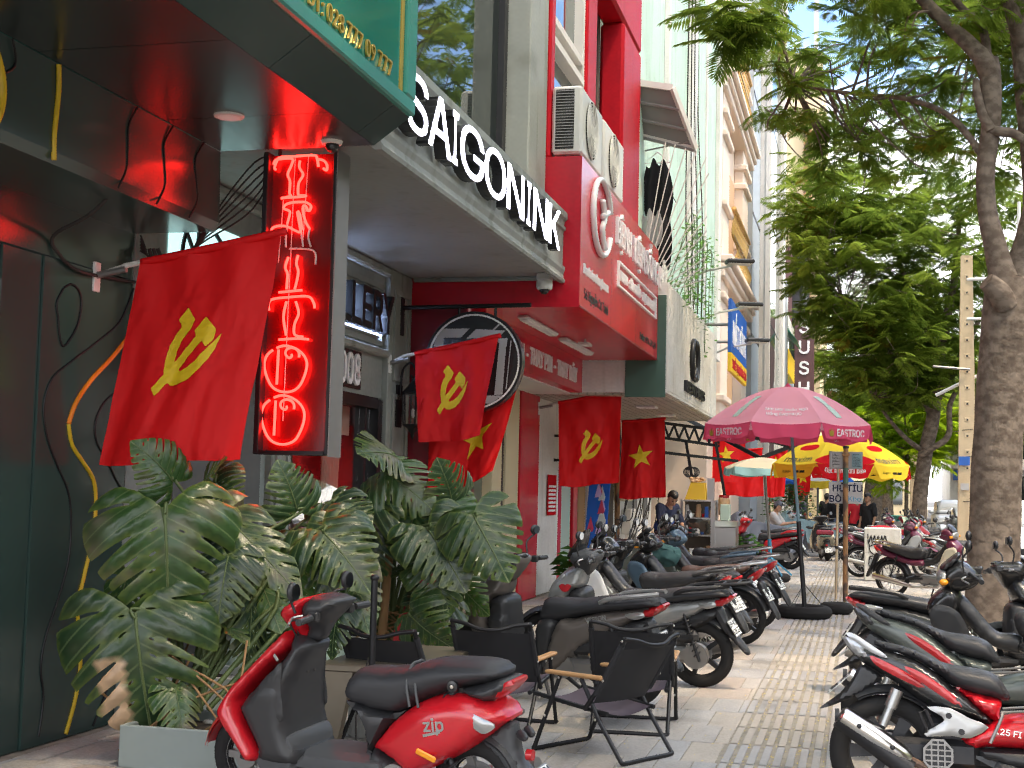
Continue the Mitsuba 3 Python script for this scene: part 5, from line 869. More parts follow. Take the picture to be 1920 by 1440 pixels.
# ================================================================== people
import manifold3d as m3
def blob(bones, res=.03, it=6):
    out = []
    for (p, r), (q, s) in bones:
        a = m3.Manifold.sphere(r, 16).translate([float(x) for x in p]); b = m3.Manifold.sphere(s, 16).translate([float(x) for x in q]); out.append(m3.Manifold.batch_hull([a, b]))
    u = m3.Manifold.batch_boolean(out, m3.OpType.Add).refine_to_length(res).to_mesh()
    t = trimesh.Trimesh(u.vert_properties[:, :3], u.tri_verts, process=True); trimesh.smoothing.filter_taubin(t, iterations=it)
    return A(t.vertices, float), A(t.faces)
def person(lab, at, yaw, J, shirt, trousers, group=None, skin='skin', hair='hair', sleeve=.55, stripe=False, cap=None):
    """J: joints in the person's own frame, x forwards, y to the left, z up"""
    k = thing('person', lab, 'person', group); J = {n: A(v, float) for n, v in J.items()}
    w = lambda m: mv(m, at, yaw); e = .014
    hd, nk, ch, pv = J['head'], J['neck'], J['chest'], J['pelvis']; f = J.get('face', A([1, 0, -.2])); f = f/np.linalg.norm(f); up = A([0, 0, 1.0]); sd = np.cross(up, f); sd /= np.linalg.norm(sd); tp = np.cross(f, sd)
    b = [((hd+tp*.03, .088), (hd+f*.02-tp*.05, .068)), ((hd+f*.03-tp*.085, .042), (hd+f*.035-tp*.06, .06)), ((hd-tp*.06-f*.015, .05), (nk, .056)), ((hd+f*.085-tp*.02, .014), (hd+f*.10-tp*.045, .017)),
         ((hd+sd*.083-tp*.01, .012), (hd+sd*.083-tp*.05, .014)), ((hd-sd*.083-tp*.01, .012), (hd-sd*.083-tp*.05, .014)), ((nk, .055), (ch, .10))]
    tors = []
    for s in 'LR':
        sh, el, ha, hp, kn, ft = (J[n+s] for n in ('sh', 'el', 'ha', 'hip', 'kn', 'ft'))
        b += [((ch, .11), (sh, .062)), ((sh, .055), (el, .042)), ((el, .041), (ha, .028)), ((ch, .12), (hp, .10)), ((hp, .088), (kn, .055)), ((kn, .052), (ft, .036)), ((ft, .036), (ft+A([.13, 0, -.035]), .026))]
        d = ha-el; d /= np.linalg.norm(d); lat = np.cross(d, up); lat = lat/(np.linalg.norm(lat)+1e-6); pm = ha+d*.05
        b += [((ha, .026), (pm+d*.03, .032))]+[((pm+d*.03+lat*o, .0105), (pm+d*(.03+L)-up*.02+lat*o*1.15, .0085)) for o, L in ((-.026, .062), (-.009, .072), (.009, .068), (.026, .05))]+[((ha+d*.025+lat*.028, .012), (ha+d*.075+lat*.052-up*.01, .0095))]
        tors += [((ch, .115+e), (sh, .066+e)), ((sh, .064+e), (sh+(el-sh)*sleeve*1.6 if sleeve < .6 else el, .054+e)), ((ch, .125+e), (hp, .105+e))]
        if sleeve > .8: tors += [((el, .05+e), (el+(ha-el)*.9, .034+e))]
    part(k, 'body', w(blob(b, .02)), skin, True); part(k, 'shirt', w(blob(tors, .03)), shirt, True)
    part(k, 'trousers', w(blob(sum(([((J['hip'+s], .098+e), (J['kn'+s], .062+e)), ((J['kn'+s], .060+e), (J['ft'+s]+A([0, 0, .05]), .048+e)), ((pv, .10+e), (J['hip'+s], .10+e))] for s in 'LR'), []), .04)), trousers, True)
    part(k, 'hair', w(blob([((hd+tp*.045-f*.012, .093), (hd-f*.035+tp*.0, .080)), ((hd+tp*.07+f*.04, .058), (hd+tp*.06, .08)), ((hd-f*.045-tp*.05, .055), (hd-f*.04, .07))], .02, 3)), hair, True)
    for s in (-1, 1): part(k, 'eye', w(cat(ball(hd+f*.084+sd*s*.032-tp*.005, (.011, .013, .007), 6))), 'hair', True); part(k, 'eyebrow', w(rod(hd+f*.088+sd*s*.018+tp*.022, hd+f*.078+sd*s*.048+tp*.020, .005, 5)), 'hair')
    part(k, 'mouth', w(rod(hd+f*.088+sd*.02-tp*.075, hd+f*.088-sd*.02-tp*.075, .005, 5)), 'red_lens')
    part(k, 'shoe', w(blob([((J['ftL']+A([-.02, 0, -.03]), .042), (J['ftL']+A([.15, 0, -.045]), .034))], .03, 2)), 'dark_cloth', True); part(k, 'shoe', w(blob([((J['ftR']+A([-.02, 0, -.03]), .042), (J['ftR']+A([.15, 0, -.045]), .034))], .03, 2)), 'dark_cloth', True)
    if stripe: part(k, 'chest_stripe', w(tube([ch+A([.14*math.cos(a)-.01, .18*math.sin(a), -.055]) for a in np.linspace(-1.3, 1.3, 12)], .011, 6)), 'white_sign', True); part(k, 'lower_shirt', w(blob([((ch+A([.0, 0, -.16]), .135+e), (pv+A([0, 0, .1]), .125+e)), ((J['hipL']+A([0, 0, .08]), .112+e), (J['hipR']+A([0, 0, .08]), .112+e))], .03)), 'navy_blue_cloth', True, label='brighter blue lower half of the shirt')
    if cap: part(k, 'cap', w(cat(blob([((hd+tp*.055, .092), (hd+tp*.03-f*.03, .092))], .02, 3), rbox(.0, .0, 0, 0, 0, 0, 0) if False else mv(ball((0, 0, 0), (.11, .075, .008), 8), hd+f*.10+tp*.06))), cap, True)
    return k
ST = dict(head=(.02, 0, 1.53), neck=(0, 0, 1.40), chest=(0, 0, 1.20), pelvis=(0, 0, .90), shL=(0, .17, 1.33), shR=(0, -.17, 1.33), elL=(.0, .23, 1.06), elR=(.0, -.23, 1.06), haL=(.08, .22, .84), haR=(.08, -.22, .84), hipL=(0, .09, .88), hipR=(0, -.09, .88), knL=(.02, .10, .47), knR=(.02, -.10, .47), ftL=(0, .10, .08), ftR=(0, -.10, .08))
bend = {**ST, 'head': (.20, -.02, 1.44), 'neck': (.10, 0, 1.33), 'chest': (.04, 0, 1.16), 'face': (.80, -.25, -.60), 'shL': (.06, .18, 1.28), 'shR': (.06, -.18, 1.28), 'elL': (.14, .25, 1.02), 'elR': (.16, -.24, 1.02), 'haL': (.36, .10, .93), 'haR': (.38, -.06, .92)}
mn = person('man in a navy polo shirt bending his head over the food cart', (-3.16, 23.35, 0), math.radians(-38), bend, 'navy_cloth', 'dark_cloth', stripe=True)
cu = thing('white_cup', 'small white bowl held by the man in the navy shirt', 'bowl'); part(cu, 'bowl', mv(lathe([(0, 0), (.03, 0), (.055, .06), (.05, .06), (.028, .008), (0, .008)], 16), (-2.86, 23.05, .90)), 'white_sign', 40)
sit = {**ST, 'head': (.10, -.02, 1.16), 'neck': (.05, 0, 1.03), 'chest': (0, 0, .85), 'pelvis': (-.05, 0, .52), 'face': (.9, .1, -.35), 'shL': (.02, .18, .96), 'shR': (.02, -.18, .96), 'elL': (.18, .24, .74), 'elR': (.2, -.24, .74), 'haL': (.42, .12, .78), 'haR': (.42, -.10, .78), 'hipL': (-.02, .1, .5), 'hipR': (-.02, -.1, .5), 'knL': (.40, .14, .5), 'knR': (.40, -.14, .5), 'ftL': (.42, .14, .08), 'ftR': (.42, -.14, .08)}
person('seated man in a grey T-shirt and dark cap seen from behind', (-1.95, 33.6, .12), math.radians(-10), sit, 'grey_cloth', 'dark_cloth', cap='tarp_grey')
sl = thing('plastic_stool', 'low red stool under the seated man in grey', 'stool'); part(sl, 'seat', rbox(-2.16, -1.8, 33.42, 33.78, .48, .53, .015), 'dark_red_paint')
for x in (-2.12, -1.84):
    for y in (33.46, 33.74): part(sl, 'leg', bar((x, y, .48), (x+(.04 if x > -2 else -.04), y, 0), .03, .03), 'dark_red_paint')
person('standing person in a black top and pale jeans beyond the notice board', (-.62, 41, 0), math.radians(80), ST, 'dark_cloth', 'denim')
person('person in a red jacket and dark trousers right of the rusty post', (-.06, 38.5, 0), math.radians(120), {**ST, 'elL': (.1, .26, 1.05), 'haL': (.25, .2, .95)}, 'red_cloth', 'dark_cloth', sleeve=.9)
person('person in a black T-shirt standing next to the red jacket', (.25, 38.2, 0), math.radians(-130), ST, 'dark_cloth', 'dark_cloth')
person('distant person in dark clothes under the blue and yellow parasol', (-1.0, 46, 0), 1.2, ST, 'dark_cloth', 'denim')
person('distant person in a grey shirt near the pale awning', (-1.75, 44.5, 0), .5, ST, 'tarp_grey', 'dark_cloth')

# ================================================================== food cart
k = thing('food_cart', 'stainless steel glass fronted food cart with crowded shelves', 'cart')
x0, x1, y0, y1 = -3.0, -2.47, 24.3, 25.1
for x in (x0, x1):
    for y in (y0, y1): part(k, 'post', box(x-.02, x+.02, y-.02, y+.02, .12, 1.42), 'steel')
part(k, 'side_plate', box(x1-.005, x1+.05, y0-.02, y0+.03, .12, 1.40), 'steel')
for z in (.15, .42, .80, 1.10, 1.40): part(k, 'shelf', rbox(x0, x1, y0, y1, z-.012, z+.012, .004), 'steel')
part(k, 'back', box(x0, x1, y1-.3, y1-.29, .2, 1.39), 'dark_stone'); part(k, 'pane', box(x0+.02, x1-.02, y0-.004, y0, .82, 1.09), 'glass_pane')
for x in (x0+.05, x1-.05): part(k, 'wheel', mv(lathe([(.05, -.02), (.10, -.02), (.10, .02), (.05, .02), (.05, -.02)], 18), (x, y0+.1, .10), 0, 0, math.pi/2), 'tyre', 40)
ct, zl = 0, 0; ORD = 'none first second third fourth fifth sixth seventh eighth ninth tenth eleventh twelfth'.split()
gm = ['grey_cloth', 'umb_red', 'umb_yellow', 'steel', 'white_sign', 'green_fade', 'blue_sign', 'orange_fill', 'dark_cloth']
names = ['jar', 'packet', 'tin', 'bowl', 'bottle']
for z in (.165, .435, .815, 1.115):
    x = x0+.04
    while x < x1-.06:
        wd = .035+.06*r2.random(); h = .09+.16*r2.random(); y = y0+.05+.2*r2.random(); nm = names[int(r2.integers(5))]; mt = gm[int(r2.integers(len(gm)))]
        m = box(x, x+wd, y, y+.08, z, z+h) if nm == 'packet' else mv(lathe([(0, 0), (wd*.5, 0), (wd*.5, h*.8), (wd*.35, h), (0, h)] if nm != 'bowl' else [(0, 0), (wd*.3, 0), (wd*.6, h*.4), (wd*.55, h*.4), (0, .01)], 12), (x+wd/2, y, z))
        ct = ct+1 if zl == z else 1; zl = z; q = thing('shelf_goods', f'small {nm}, {ORD[ct]} from the left on the {["lowest", "second", "third", "top"][[.165, .435, .815, 1.115].index(z)]} shelf of the food cart', nm, 'goods on the food cart shelves'); put(q, m, mt, 40); x += wd+.015
k = thing('yellow_basket', 'yellow plastic basket heaped with fried snacks on top of the food cart', 'basket')
part(k, 'basket', hull([(-2.96, 24.4, 1.42), (-2.6, 24.4, 1.42), (-2.96, 24.8, 1.42), (-2.6, 24.8, 1.42), (-2.86, 24.42, 1.72), (-2.62, 24.42, 1.72), (-2.86, 24.75, 1.72), (-2.62, 24.75, 1.72)]), 'yellow_plastic')
for i in range(14): part(k, 'snack', mv(ball((0, 0, 0), (.055, .04, .025), 6), (-2.86+.03*(i % 8)+.01*r2.random(), 24.45+.06*(i//4), 1.74+.06*r2.random()), r2.random()*3), 'orange_fill', True)
k = thing('steel_board', 'upright pale steel plate and roll of wire beside the yellow basket', 'plate'); part(k, 'plate', box(-2.58, -2.46, 24.5, 24.6, 1.42, 1.80), 'steel'); part(k, 'wire_roll', cat([tube([(-2.9+.1*math.cos(a)+.02*i, 24.5, 1.9+.09*math.sin(a)) for a in np.linspace(0, 6.28, 17)[:-1]], .008, 5, closed=True) for i in range(5)]), 'dark_metal', True)
k = thing('snack_jar', 'big clear jar with a red lid behind the food cart', 'jar'); part(k, 'jar', mv(lathe([(0, 0), (.10, 0), (.105, .26), (.085, .30), (0, .30)], 18), (-2.31, 24.8, 1.16)), 'orange_fill', 40); part(k, 'lid', mv(lathe([(0, 0), (.09, 0), (.09, .05), (0, .05)], 18), (-2.31, 24.8, 1.462)), 'red_lens', 40)
k = thing('steel_chest', 'stainless steel ice chest beside the food cart', 'chest'); part(k, 'body', rbox(-2.43, -2.06, 24.35, 24.95, .10, .96, .015), 'steel'); part(k, 'lid', hull([(x, y, z) for x in (-2.44, -2.05) for y, z in ((24.33, .965), (24.97, .965), (24.5, 1.06), (24.97, 1.06))]), 'steel'); part(k, 'glass_box', rbox(-2.36, -2.2, 24.6, 24.9, 1.065, 1.35, .01), 'mint_tile'); part(k, 'handle', rod((-2.35, 24.33, .35), (-2.12, 24.33, .35), .012), 'chrome')
for x in (-2.40, -2.1): part(k, 'foot', box(x-.02, x+.02, 24.4, 24.9, 0, .10), 'dark_metal')
k = thing('propped_poster', 'blue and pink printed poster board leaning on the white wall', 'poster'); part(k, 'board', hull([(-4.3, 22.0, .3), (-3.95, 22.0, .3), (-4.3, 22.6, 1.95), (-3.95, 22.6, 1.95), (-4.3, 22.03, .3), (-3.95, 22.03, .3), (-4.3, 22.63, 1.95), (-3.95, 22.63, 1.95)]), 'blue_sign')
for i in range(9): part(k, 'print_patch', (lambda a, b: hull([(a, 21.992+.3636*(b-.3), b), (a+.12, 21.992+.3636*(b-.3), b+.05), (a+.05, 21.992+.3636*(b-.05), b+.25), (a+.1, 21.995+.3636*(b-.3), b)]))(-4.28+.2*r2.random(), .4+1.2*r2.random()), ['lilac_cloth', 'pink_red', 'umb_white'][i % 3])
for i, (px, pz, h, lab) in enumerate(((-2.06, 26.6, .55, 'leafy potted shrub beside the steel chest'), (-3.9, 19.6, .45, 'spiky potted plant at the foot of the white front'), (-1.75, 37.5, 1.9, 'large round potted shrub with small red flowers'))):
    k = thing('potted_plant', lab, 'plant'); part(k, 'pot', mv(lathe([(0, 0), (.13, 0), (.17, .25), (.15, .25), (0, .22)], 18), (px, pz, 0)), ['dark_red_paint', 'green_fade', 'stake'][i], 40)
    v, f, n = [], [], 0; col = []
    g = np.random.default_rng(90+i)
    for j in range((220, 90, 900)[i]):
        th, ph = g.random()*6.28, g.normal(.6, .5); R_ = h*(.5+.5*g.random()) if i != 2 else .75*g.random()**.4
        c = A([px, pz, .25])+(A([math.cos(th)*math.cos(ph)*R_*.6, math.sin(th)*math.cos(ph)*R_*.6, abs(math.sin(ph))*R_]) if i != 2 else A([math.cos(th)*math.cos(ph*2)*R_, math.sin(th)*math.cos(ph*2)*R_, .85+math.sin(ph*2)*R_]))
        d = A([math.cos(th), math.sin(th), .4]); L = (.12, .22, .1)[i]; s = A([-math.sin(th), math.cos(th), .3*g.normal()])*L*.25
        v += [c, c+d*L*.5+s, c+d*L-A([0, 0, L*.4]), c+d*L*.5-s]; f += [[n, n+1, n+2], [n, n+2, n+3]]; n += 4
        col += [A([.5, .03, .03]) if i == 2 and g.random() < .10 else A([.06, .14, .03])*(.6+.9*g.random())]*4
    part(k, 'foliage', (A(v), A(f)), 'leafy', True, color=A(col))
k = thing('creeper', 'thin green creeper hanging down in front of the ribbed canopy', 'plant')
v, f, n, col, st = [], [], 0, [], []
for s in range(7):
    P = crv([(-2.7, 19.7+.35*s, 4.5), (-2.45+.1*r2.random(), 20.0+.5*s, 5.2+.5*r2.random()), (-2.4, 20.2+.5*s, 4.7+.3*r2.random()), (-2.42, 20.3+.5*s, 4.45-(.9 if s == 4 else .2)*r2.random())], 8, False); st.append(tube(P, .007, 5))
    for p in P[::1]:
        for _ in range(4):
            c = p+r2.normal(0, .07, 3); a = r2.random()*6.28; L = .07; d = A([math.cos(a), math.sin(a), -.3]); q = A([-d[1], d[0], .2])*L*.4
            v += [c, c+d*L*.5+q, c+d*L, c+d*L*.5-q]; f += [[n, n+1, n+2], [n, n+2, n+3]]; n += 4; col += [A([.10, .22, .04])*(.6+.8*r2.random())]*4
part(k, 'stem', cat(st), 'stem_green', kind='stuff'); part(k, 'foliage', (A(v), A(f)), 'leafy', True, color=A(col))

k = thing('hanging_cables', 'tangle of thin black cables on the wall between the meter boxes and the truss', 'cable')
for i in range(10):
    y = 24.6+.45*i; put(numbered(k+'__cable'), tube(crv([(-4.35+.05*(i % 3), y, 2.85), (-4.2+.2*r2.random(), y+.3*r2.random(), 2.2-.5*r2.random()), (-4.1, y+.6, 1.6+.3*r2.random()), (-4.25+.2*r2.random(), y+.5, .8+.8*r2.random()), (-4.3, y+.2, .2+r2.random())], 5, False), .009+.008*r2.random(), 5), 'cable_dark')
# ================================================================== motorbikes: local frame x forwards, y to the rider's left, z up
def ring(R, r, n=40, k=12, sq=1.0):
    t = np.linspace(0, 2*math.pi, k+1); m = lathe([(R+r*sq*math.cos(a), r*math.sin(a)) for a in t], n)
    return lin(m, [[1, 0, 0], [0, 0, 1], [0, 1, 0]])
def treaded(R, r):
    v, f = ring(R, r, 64, 14, 1.0); rad = np.hypot(v[:, 0], v[:, 2]); ang = np.arctan2(v[:, 2], v[:, 0])
    g = (rad > R+.45*r) & (np.sin(ang*32+np.sign(v[:, 1])*1.2+v[:, 1]*40) > .3); v = v.copy(); v[g] = v[g]*(1-.007)
    return v, f
def disc(R, w, n=24, r0=0.0): return lin(lathe([(r0, -w/2), (R, -w/2), (R, w/2), (r0, w/2)], n), [[1, 0, 0], [0, 0, 1], [0, 1, 0]])
def wheel(name, x, z, R, tr, kind, slot='rim'):
    at = lambda m: mv(m, (x, 0, z)); out = [(name+'__tyre', at(treaded(R-tr, tr)), 'tyre')]; rr = R-2*tr+.012
    out.append((name+'__rim', at(cat(ring(rr, .012, 36, 8), disc(rr+.012, .05, 36, rr-.006))), 'chrome' if kind == 'wire' else slot))
    if kind == 'wire':
        sp = []
        for i in range(30):
            a = i*2*math.pi/30; b = a+(.5 if i % 2 else -.5); s = (.028 if i % 4 < 2 else -.028)
            sp.append(rod((.045*math.cos(b), s, .045*math.sin(b)), (rr*math.cos(a), 0, rr*math.sin(a)), .0028, 4))
        out.append((name+'__spokes', at(cat(sp)), 'chrome')); out.append((name+'__hub', at(disc(.06, .10)), 'dull_alloy'))
    else:
        sp = []
        for i in range(6 if kind == 'split' else 5):
            a = i*2*math.pi/(6 if kind == 'split' else 5)
            for d in ((-.09, .09) if kind == 'split' else (0,)):
                c, s = math.cos(a), math.sin(a); c2, s2 = math.cos(a+d), math.sin(a+d)
                sp.append(bar((.03*c, 0, .03*s), (rr*c2, 0, rr*s2), .035, .022 if kind == 'split' else .034, (0, 1, 0)))
        out.append((name+'__spokes', at(cat(sp)), slot)); out.append((name+'__hub', at(cat(disc(.05, .09), disc(.095, .006, 24, .06))), 'dull_alloy'))
    return out
def arc(cx, cz, r, a0, a1, n=10): return [(cx+r*math.cos(t), cz+r*math.sin(t)) for t in np.linspace(math.radians(a0), math.radians(a1), n)]
def fender(cx, cz, r, a0, a1, w, th=.012):
    P = arc(cx, cz, r, a0, a1, 14)
    def f(u, v):
        i = u*13; x = np.interp(i, range(14), [p[0] for p in P]); z = np.interp(i, range(14), [p[1] for p in P]); a = np.arctan2(z-cz, x-cx); q = (2*v-1); d = -.035*q**2-.0*v
        return np.stack([x+np.cos(a)*d, w*q, z+np.sin(a)*d], 1)
    m = grid(f, 26, 8); o = (m[0]*A([1, 1, 1])-A([cx, 0, cz]))*A([1-th/r, .97, 1-th/r])+A([cx, 0, cz]); return cat(m, (o, m[1][:, ::-1]))
def mirrors(x, z, y, h, r=(.055, .033), fold=0):
    out = []
    for s in (1, -1):
        c = A([x-.03, s*(y+.07), z+h]); out.append(('mirror__stalk', tube(crv([(x, s*y, z), (x+.01, s*(y+.02), z+h*.5), c-A([0, 0, r[1]])], 5, False), .006, 6), 'black_plastic'))
        out.append(('mirror__shell', ball(c, (.022, r[0], r[1]), 10), 'black_plastic')); out.append(('mirror__glass', mv(lin(lathe([(0, 0), (1, 0)], 20), [[0, 0, -1], [r[0]*.88, 0, 0], [0, r[1]*.85, 0]]), c-A([.0225, 0, 0])), 'mirror'))
    return out
def bars_grips(x, z, w=.33, drop=.02, back=.06):
    out = [('control_cable', cat(*[tube(crv([(x-.03, s*.2, z-.02), (x+.10, s*.15, z-.04), (x+.11, s*.06, z-.15), (x+.08, s*.03, z-.3)], 5, False), .0045, 5) for s in (1, -1, .7)]), 'cable_dark'), ('handlebar', tube(crv([(x-back, -w, z-drop), (x-.02, -w*.5, z), (x, 0, z), (x-.02, w*.5, z), (x-back, w, z-drop)], 5, False), .011, 8), 'dark_metal')]
    for s in (1, -1):
        out.append(('grip', rod((x-back*.85, s*(w-.10), z-drop*.7), (x-back, s*(w+.015), z-drop), .017, 10), 'black_plastic'))
        out.append(('brake_lever', tube(crv([(x+.02, s*(w-.13), z-drop*.4), (x+.045, s*(w-.08), z-drop), (x+.0, s*(w+.015), z-drop*1.6)], 4, False), .0065, 6), 'alloy'))
        out.append(('switch_block', rbox(x-back*.8-.02, x-back*.8+.035, s*(w-.145)-.02, s*(w-.145)+.02, z-drop*.6-.025, z-drop*.6+.022, .008), 'black_plastic'))
    return out
def plate(x, z, l1, l2, tilt=35, w=.095, h=.07):
    R_ = math.radians(tilt); n = A([-math.cos(R_), 0, math.sin(R_)*-1]); n = A([-math.cos(R_), 0, -math.sin(R_)*-0.0]) if False else A([-math.cos(R_), 0, math.sin(R_)])
    u = A([0, -1, 0]); o = A([x, 0, z]); up = np.cross(n, u)
    out = [('plate', face(rbox(-w, w, -h, h, -.004, 0, .003), o, u, n), 'plate_white')]
    tx = cat(face(text(l1, .043, .001, True), o+up*.012+n*.0005, u, n), face(text(l2, .043, .001, True), o-up*.05+n*.0005, u, n)); out.append(('plate__number', tx, 'black_paint'))
    out.append(('plate__rim', face(prism(Polygon([(-w, -h), (w, -h), (w, h), (-w, h)], [[(-w+.006, -h+.006), (-w+.006, h-.006), (w-.006, h-.006), (w-.006, -h+.006)]]), 0, .0015, 2), o, u, n), 'dull_alloy')); return out
def spring(a, b, r=.028, n=7, w=.006):
    a, b = A(a, float), A(b, float); d = b-a; t = np.linspace(0, 1, n*10); e1 = np.cross(d, [0, 1, 0]); e1 /= np.linalg.norm(e1); e2 = np.cross(d, e1); e2 /= np.linalg.norm(e2)
    return cat(tube([a+d*q+e1*r*math.cos(q*n*6.283)+e2*r*math.sin(q*n*6.283) for q in t], w, 5), rod(a-d*.15, b+d*.15, r*.45))
def wz(w0, w1, x0, x1): return lambda x, z: w0+(w1-w0)*np.clip((x-x0)/(x1-x0), 0, 1)
def zc(L): return [((700-x)/382, (1535-y)/396) for x, y in L]
def model_classic():
    """small city scooter with flat leg shield"""
    o = wheel('front_wheel', .66, .215, .215, .045, 'five', 'dull_alloy')+wheel('rear_wheel', -.56, .215, .215, .050, 'five', 'dull_alloy')
    front = zc([(551, 1198), (540, 1205), (519, 1227), (486, 1263), (451, 1301), (433, 1331), (427, 1350), (438, 1372), (465, 1404), (493, 1438), (512, 1425), (478, 1372), (463, 1338), (468, 1320), (510, 1270), (554, 1228), (558, 1210)])
    o.append(('front_shield', puff(front, lambda x, z: .115+.135*np.clip((.95-z)/.5, 0, 1), .035, .018, .75, n=4), 'body'))
    o.append(('shield_lamp', both(puff(zc([(500, 1262), (472, 1290), (447, 1313), (434, 1334), (431, 1344), (446, 1328), (468, 1306), (494, 1276)]), .012, .02, .012, .4, y=.160, n=3)), 'clear_lens'))
    inner = zc([(558, 1205), (600, 1222), (585, 1255), (572, 1290), (567, 1325), (569, 1360), (576, 1390), (592, 1440), (500, 1440), (505, 1420), (478, 1370), (464, 1340), (480, 1318), (516, 1276), (556, 1234)])
    o.append(('inner_shield', puff(inner, lambda x, z: .09+.125*np.clip((.92-z)/.35, 0, 1), .06, .025, .5, n=4), 'black_plastic'))
    o.append(('glove_panel', both(puff(zc([(562, 1250), (548, 1262), (520, 1290), (505, 1315), (503, 1335), (515, 1355), (532, 1366), (562, 1358), (564, 1330), (560, 1300)]), .010, .025, .02, .2, y=.195, n=4)), 'black_plastic'))
    o.append(('headset_cover', puff(zc([(576, 1214), (580, 1190), (582, 1160), (590, 1140), (606, 1130), (640, 1134), (652, 1142), (640, 1160), (622, 1182), (606, 1215)]), lambda x, z: .05+.10*np.clip((z-.85)/.10, 0, 1), .05, .02, .5), 'black_plastic'))
    o.append(('headset_front', puff(zc([(562, 1214), (546, 1190), (542, 1166), (556, 1145), (584, 1134), (604, 1134), (594, 1146), (586, 1170), (580, 1195), (578, 1214)]), lambda x, z: .05+.125*np.clip((z-.83)/.12, 0, 1), .03, .018, .4), 'body'))
    o += bars_grips(.24, .945, .30, .01, .05)+mirrors(.30, .95, .17, .11, (.036, .045))
    o.append(('front_fender', fender(.66, .215, .262, 10, 175, .075), 'body')); o.append(('fork', both(bar((.60, .07, .50), (.655, .07, .215), .03, .04)), 'dark_metal')); o.append(('fender_nose', puff(zc([(445, 1366), (395, 1392), (428, 1408), (470, 1395), (462, 1372)]), .075, .03, .02, .4), 'body'))
    o.append(('shield_badge', both(mv(rbox(-.008, .008, -.003, .003, -.03, .03, .003), (.43, .150, .74), 0, 0, .7)), 'clear_lens'))
    o.append(('floor', puff([(.37, .26), (.3, .20), (-.1, .19), (-.14, .3), (.05, .31), (.25, .31)], .165, .03, .03, .6), 'grey_plastic')); o.append(('floor_front', puff(zc([(497, 1420), (575, 1380), (592, 1450), (600, 1470), (510, 1460)]), .19, .03, .03, .6), 'grey_plastic'))
    seat = zc([(662, 1300), (666, 1285), (685, 1265), (700, 1259), (760, 1255), (805, 1245), (845, 1233), (900, 1229), (950, 1229), (972, 1240), (977, 1250), (960, 1262), (880, 1283), (825, 1305), (790, 1325), (760, 1335), (700, 1330), (668, 1318)])
    o.append(('seat', puff(seat, lambda x, z: .115+.03*np.clip(-x*2, 0, 1), .075, .022, .35, n=4), 'seat')); o.append(('seat__strap', lin(tube([(A(q)[0], .0, 0) for q in ((0,), (1,))], .01, 4), np.eye(3)), 'seat') if False else ('seat__strap', cat(*[tube(crv([(-.335+dx, -.148, .56), (-.31+dx, -.13, .66), (-.30+dx, -.06, .728), (-.30+dx, 0, .735), (-.30+dx, .06, .728), (-.31+dx, .13, .66), (-.335+dx, .148, .56)], 5, False), .007, 6) for dx in (0, .045)]), 'grey_plastic'))
    for s in (1, -1): o.append(('seat__lock', mv(lin(lathe([(0, .010), (.012, .010), (.013, .014), (.026, .012), (.028, 0)], 18), [[1, 0, 0], [0, 0, s], [0, 1, 0]]), (-.50, s*.128, .665)), 'black_gloss')); o.append(('seat__lock_barrel', mv(lin(lathe([(0, .018), (.009, .017), (.010, .010)], 12), [[1, 0, 0], [0, 0, s], [0, 1, 0]]), (-.50, s*.128, .665)), 'chrome'))
    body = zc([(725, 1400), (760, 1355), (800, 1322), (840, 1300), (900, 1286), (945, 1292), (975, 1308), (988, 1325), (975, 1335), (920, 1380), (870, 1410), (810, 1438), (790, 1430), (770, 1418), (745, 1405)])
    o.append(('side_body', puff(body, lambda x, z: .15+.05*np.exp(-((x+.45)/.25)**2), .09, .022, .45, n=4), 'body'))
    o.append(('tail_indicator', both(puff(zc([(885, 1318), (900, 1308), (915, 1304), (950, 1318), (978, 1330), (955, 1346), (930, 1334)]), .012, .03, .02, .4, y=.168, n=3)), 'clear_lens'))
    o.append(('tail_skirt', puff(zc([(845, 1305), (880, 1283), (930, 1270), (968, 1256), (990, 1258), (985, 1275), (965, 1292), (940, 1298), (900, 1288), (855, 1306)]), .145, .05, .02, .5, n=3), 'black_plastic')); o.append(('tail_light', puff(zc([(968, 1262), (996, 1258), (990, 1272), (966, 1292), (958, 1294)]), .125, .03, .015, .6, n=3), 'red_lens'))
    o.append(('frame_cover', puff(zc([(668, 1320), (760, 1335), (790, 1326), (760, 1352), (726, 1398), (712, 1440), (700, 1440), (712, 1400), (705, 1365), (690, 1340)]), .125, .05, .025, .6, n=3), 'black_plastic')); o.append(('lower_cover', puff(zc([(726, 1402), (745, 1407), (775, 1422), (800, 1440), (770, 1470), (700, 1470)]), .14, .05, .03, .6, n=3), 'black_plastic'))
    o.append(('side_reflector', both(lin(mv(rbox(-.052, .052, -.006, .006, -.014, .014, .006), (0, 0, 0), 0, 0, -.35), np.eye(3), (-.40, .203, .365))), 'amber_lens'))
    o.append(('side_badge', cat(mv(face(text('zip', .055, .004, True), (0, 0, 0), (-1, 0, .12), (0, 1, 0)), (-.44, .199, .475)), mv(bar((.055, .199, .450), (-.03, .199, .475), .006, .012), (-.44, 0, 0))), 'clear_lens'))
    o.append(('rear_fender', puff(zc([(960, 1345), (985, 1335), (990, 1350), (1000, 1400), (1040, 1440), (1035, 1470), (1000, 1450), (940, 1385), (915, 1388)]), .05, .03, .02, .5, n=3), 'grey_plastic')); o.append(('rear_hugger', fender(-.56, .215, .255, 60, 165, .07), 'black_plastic'))
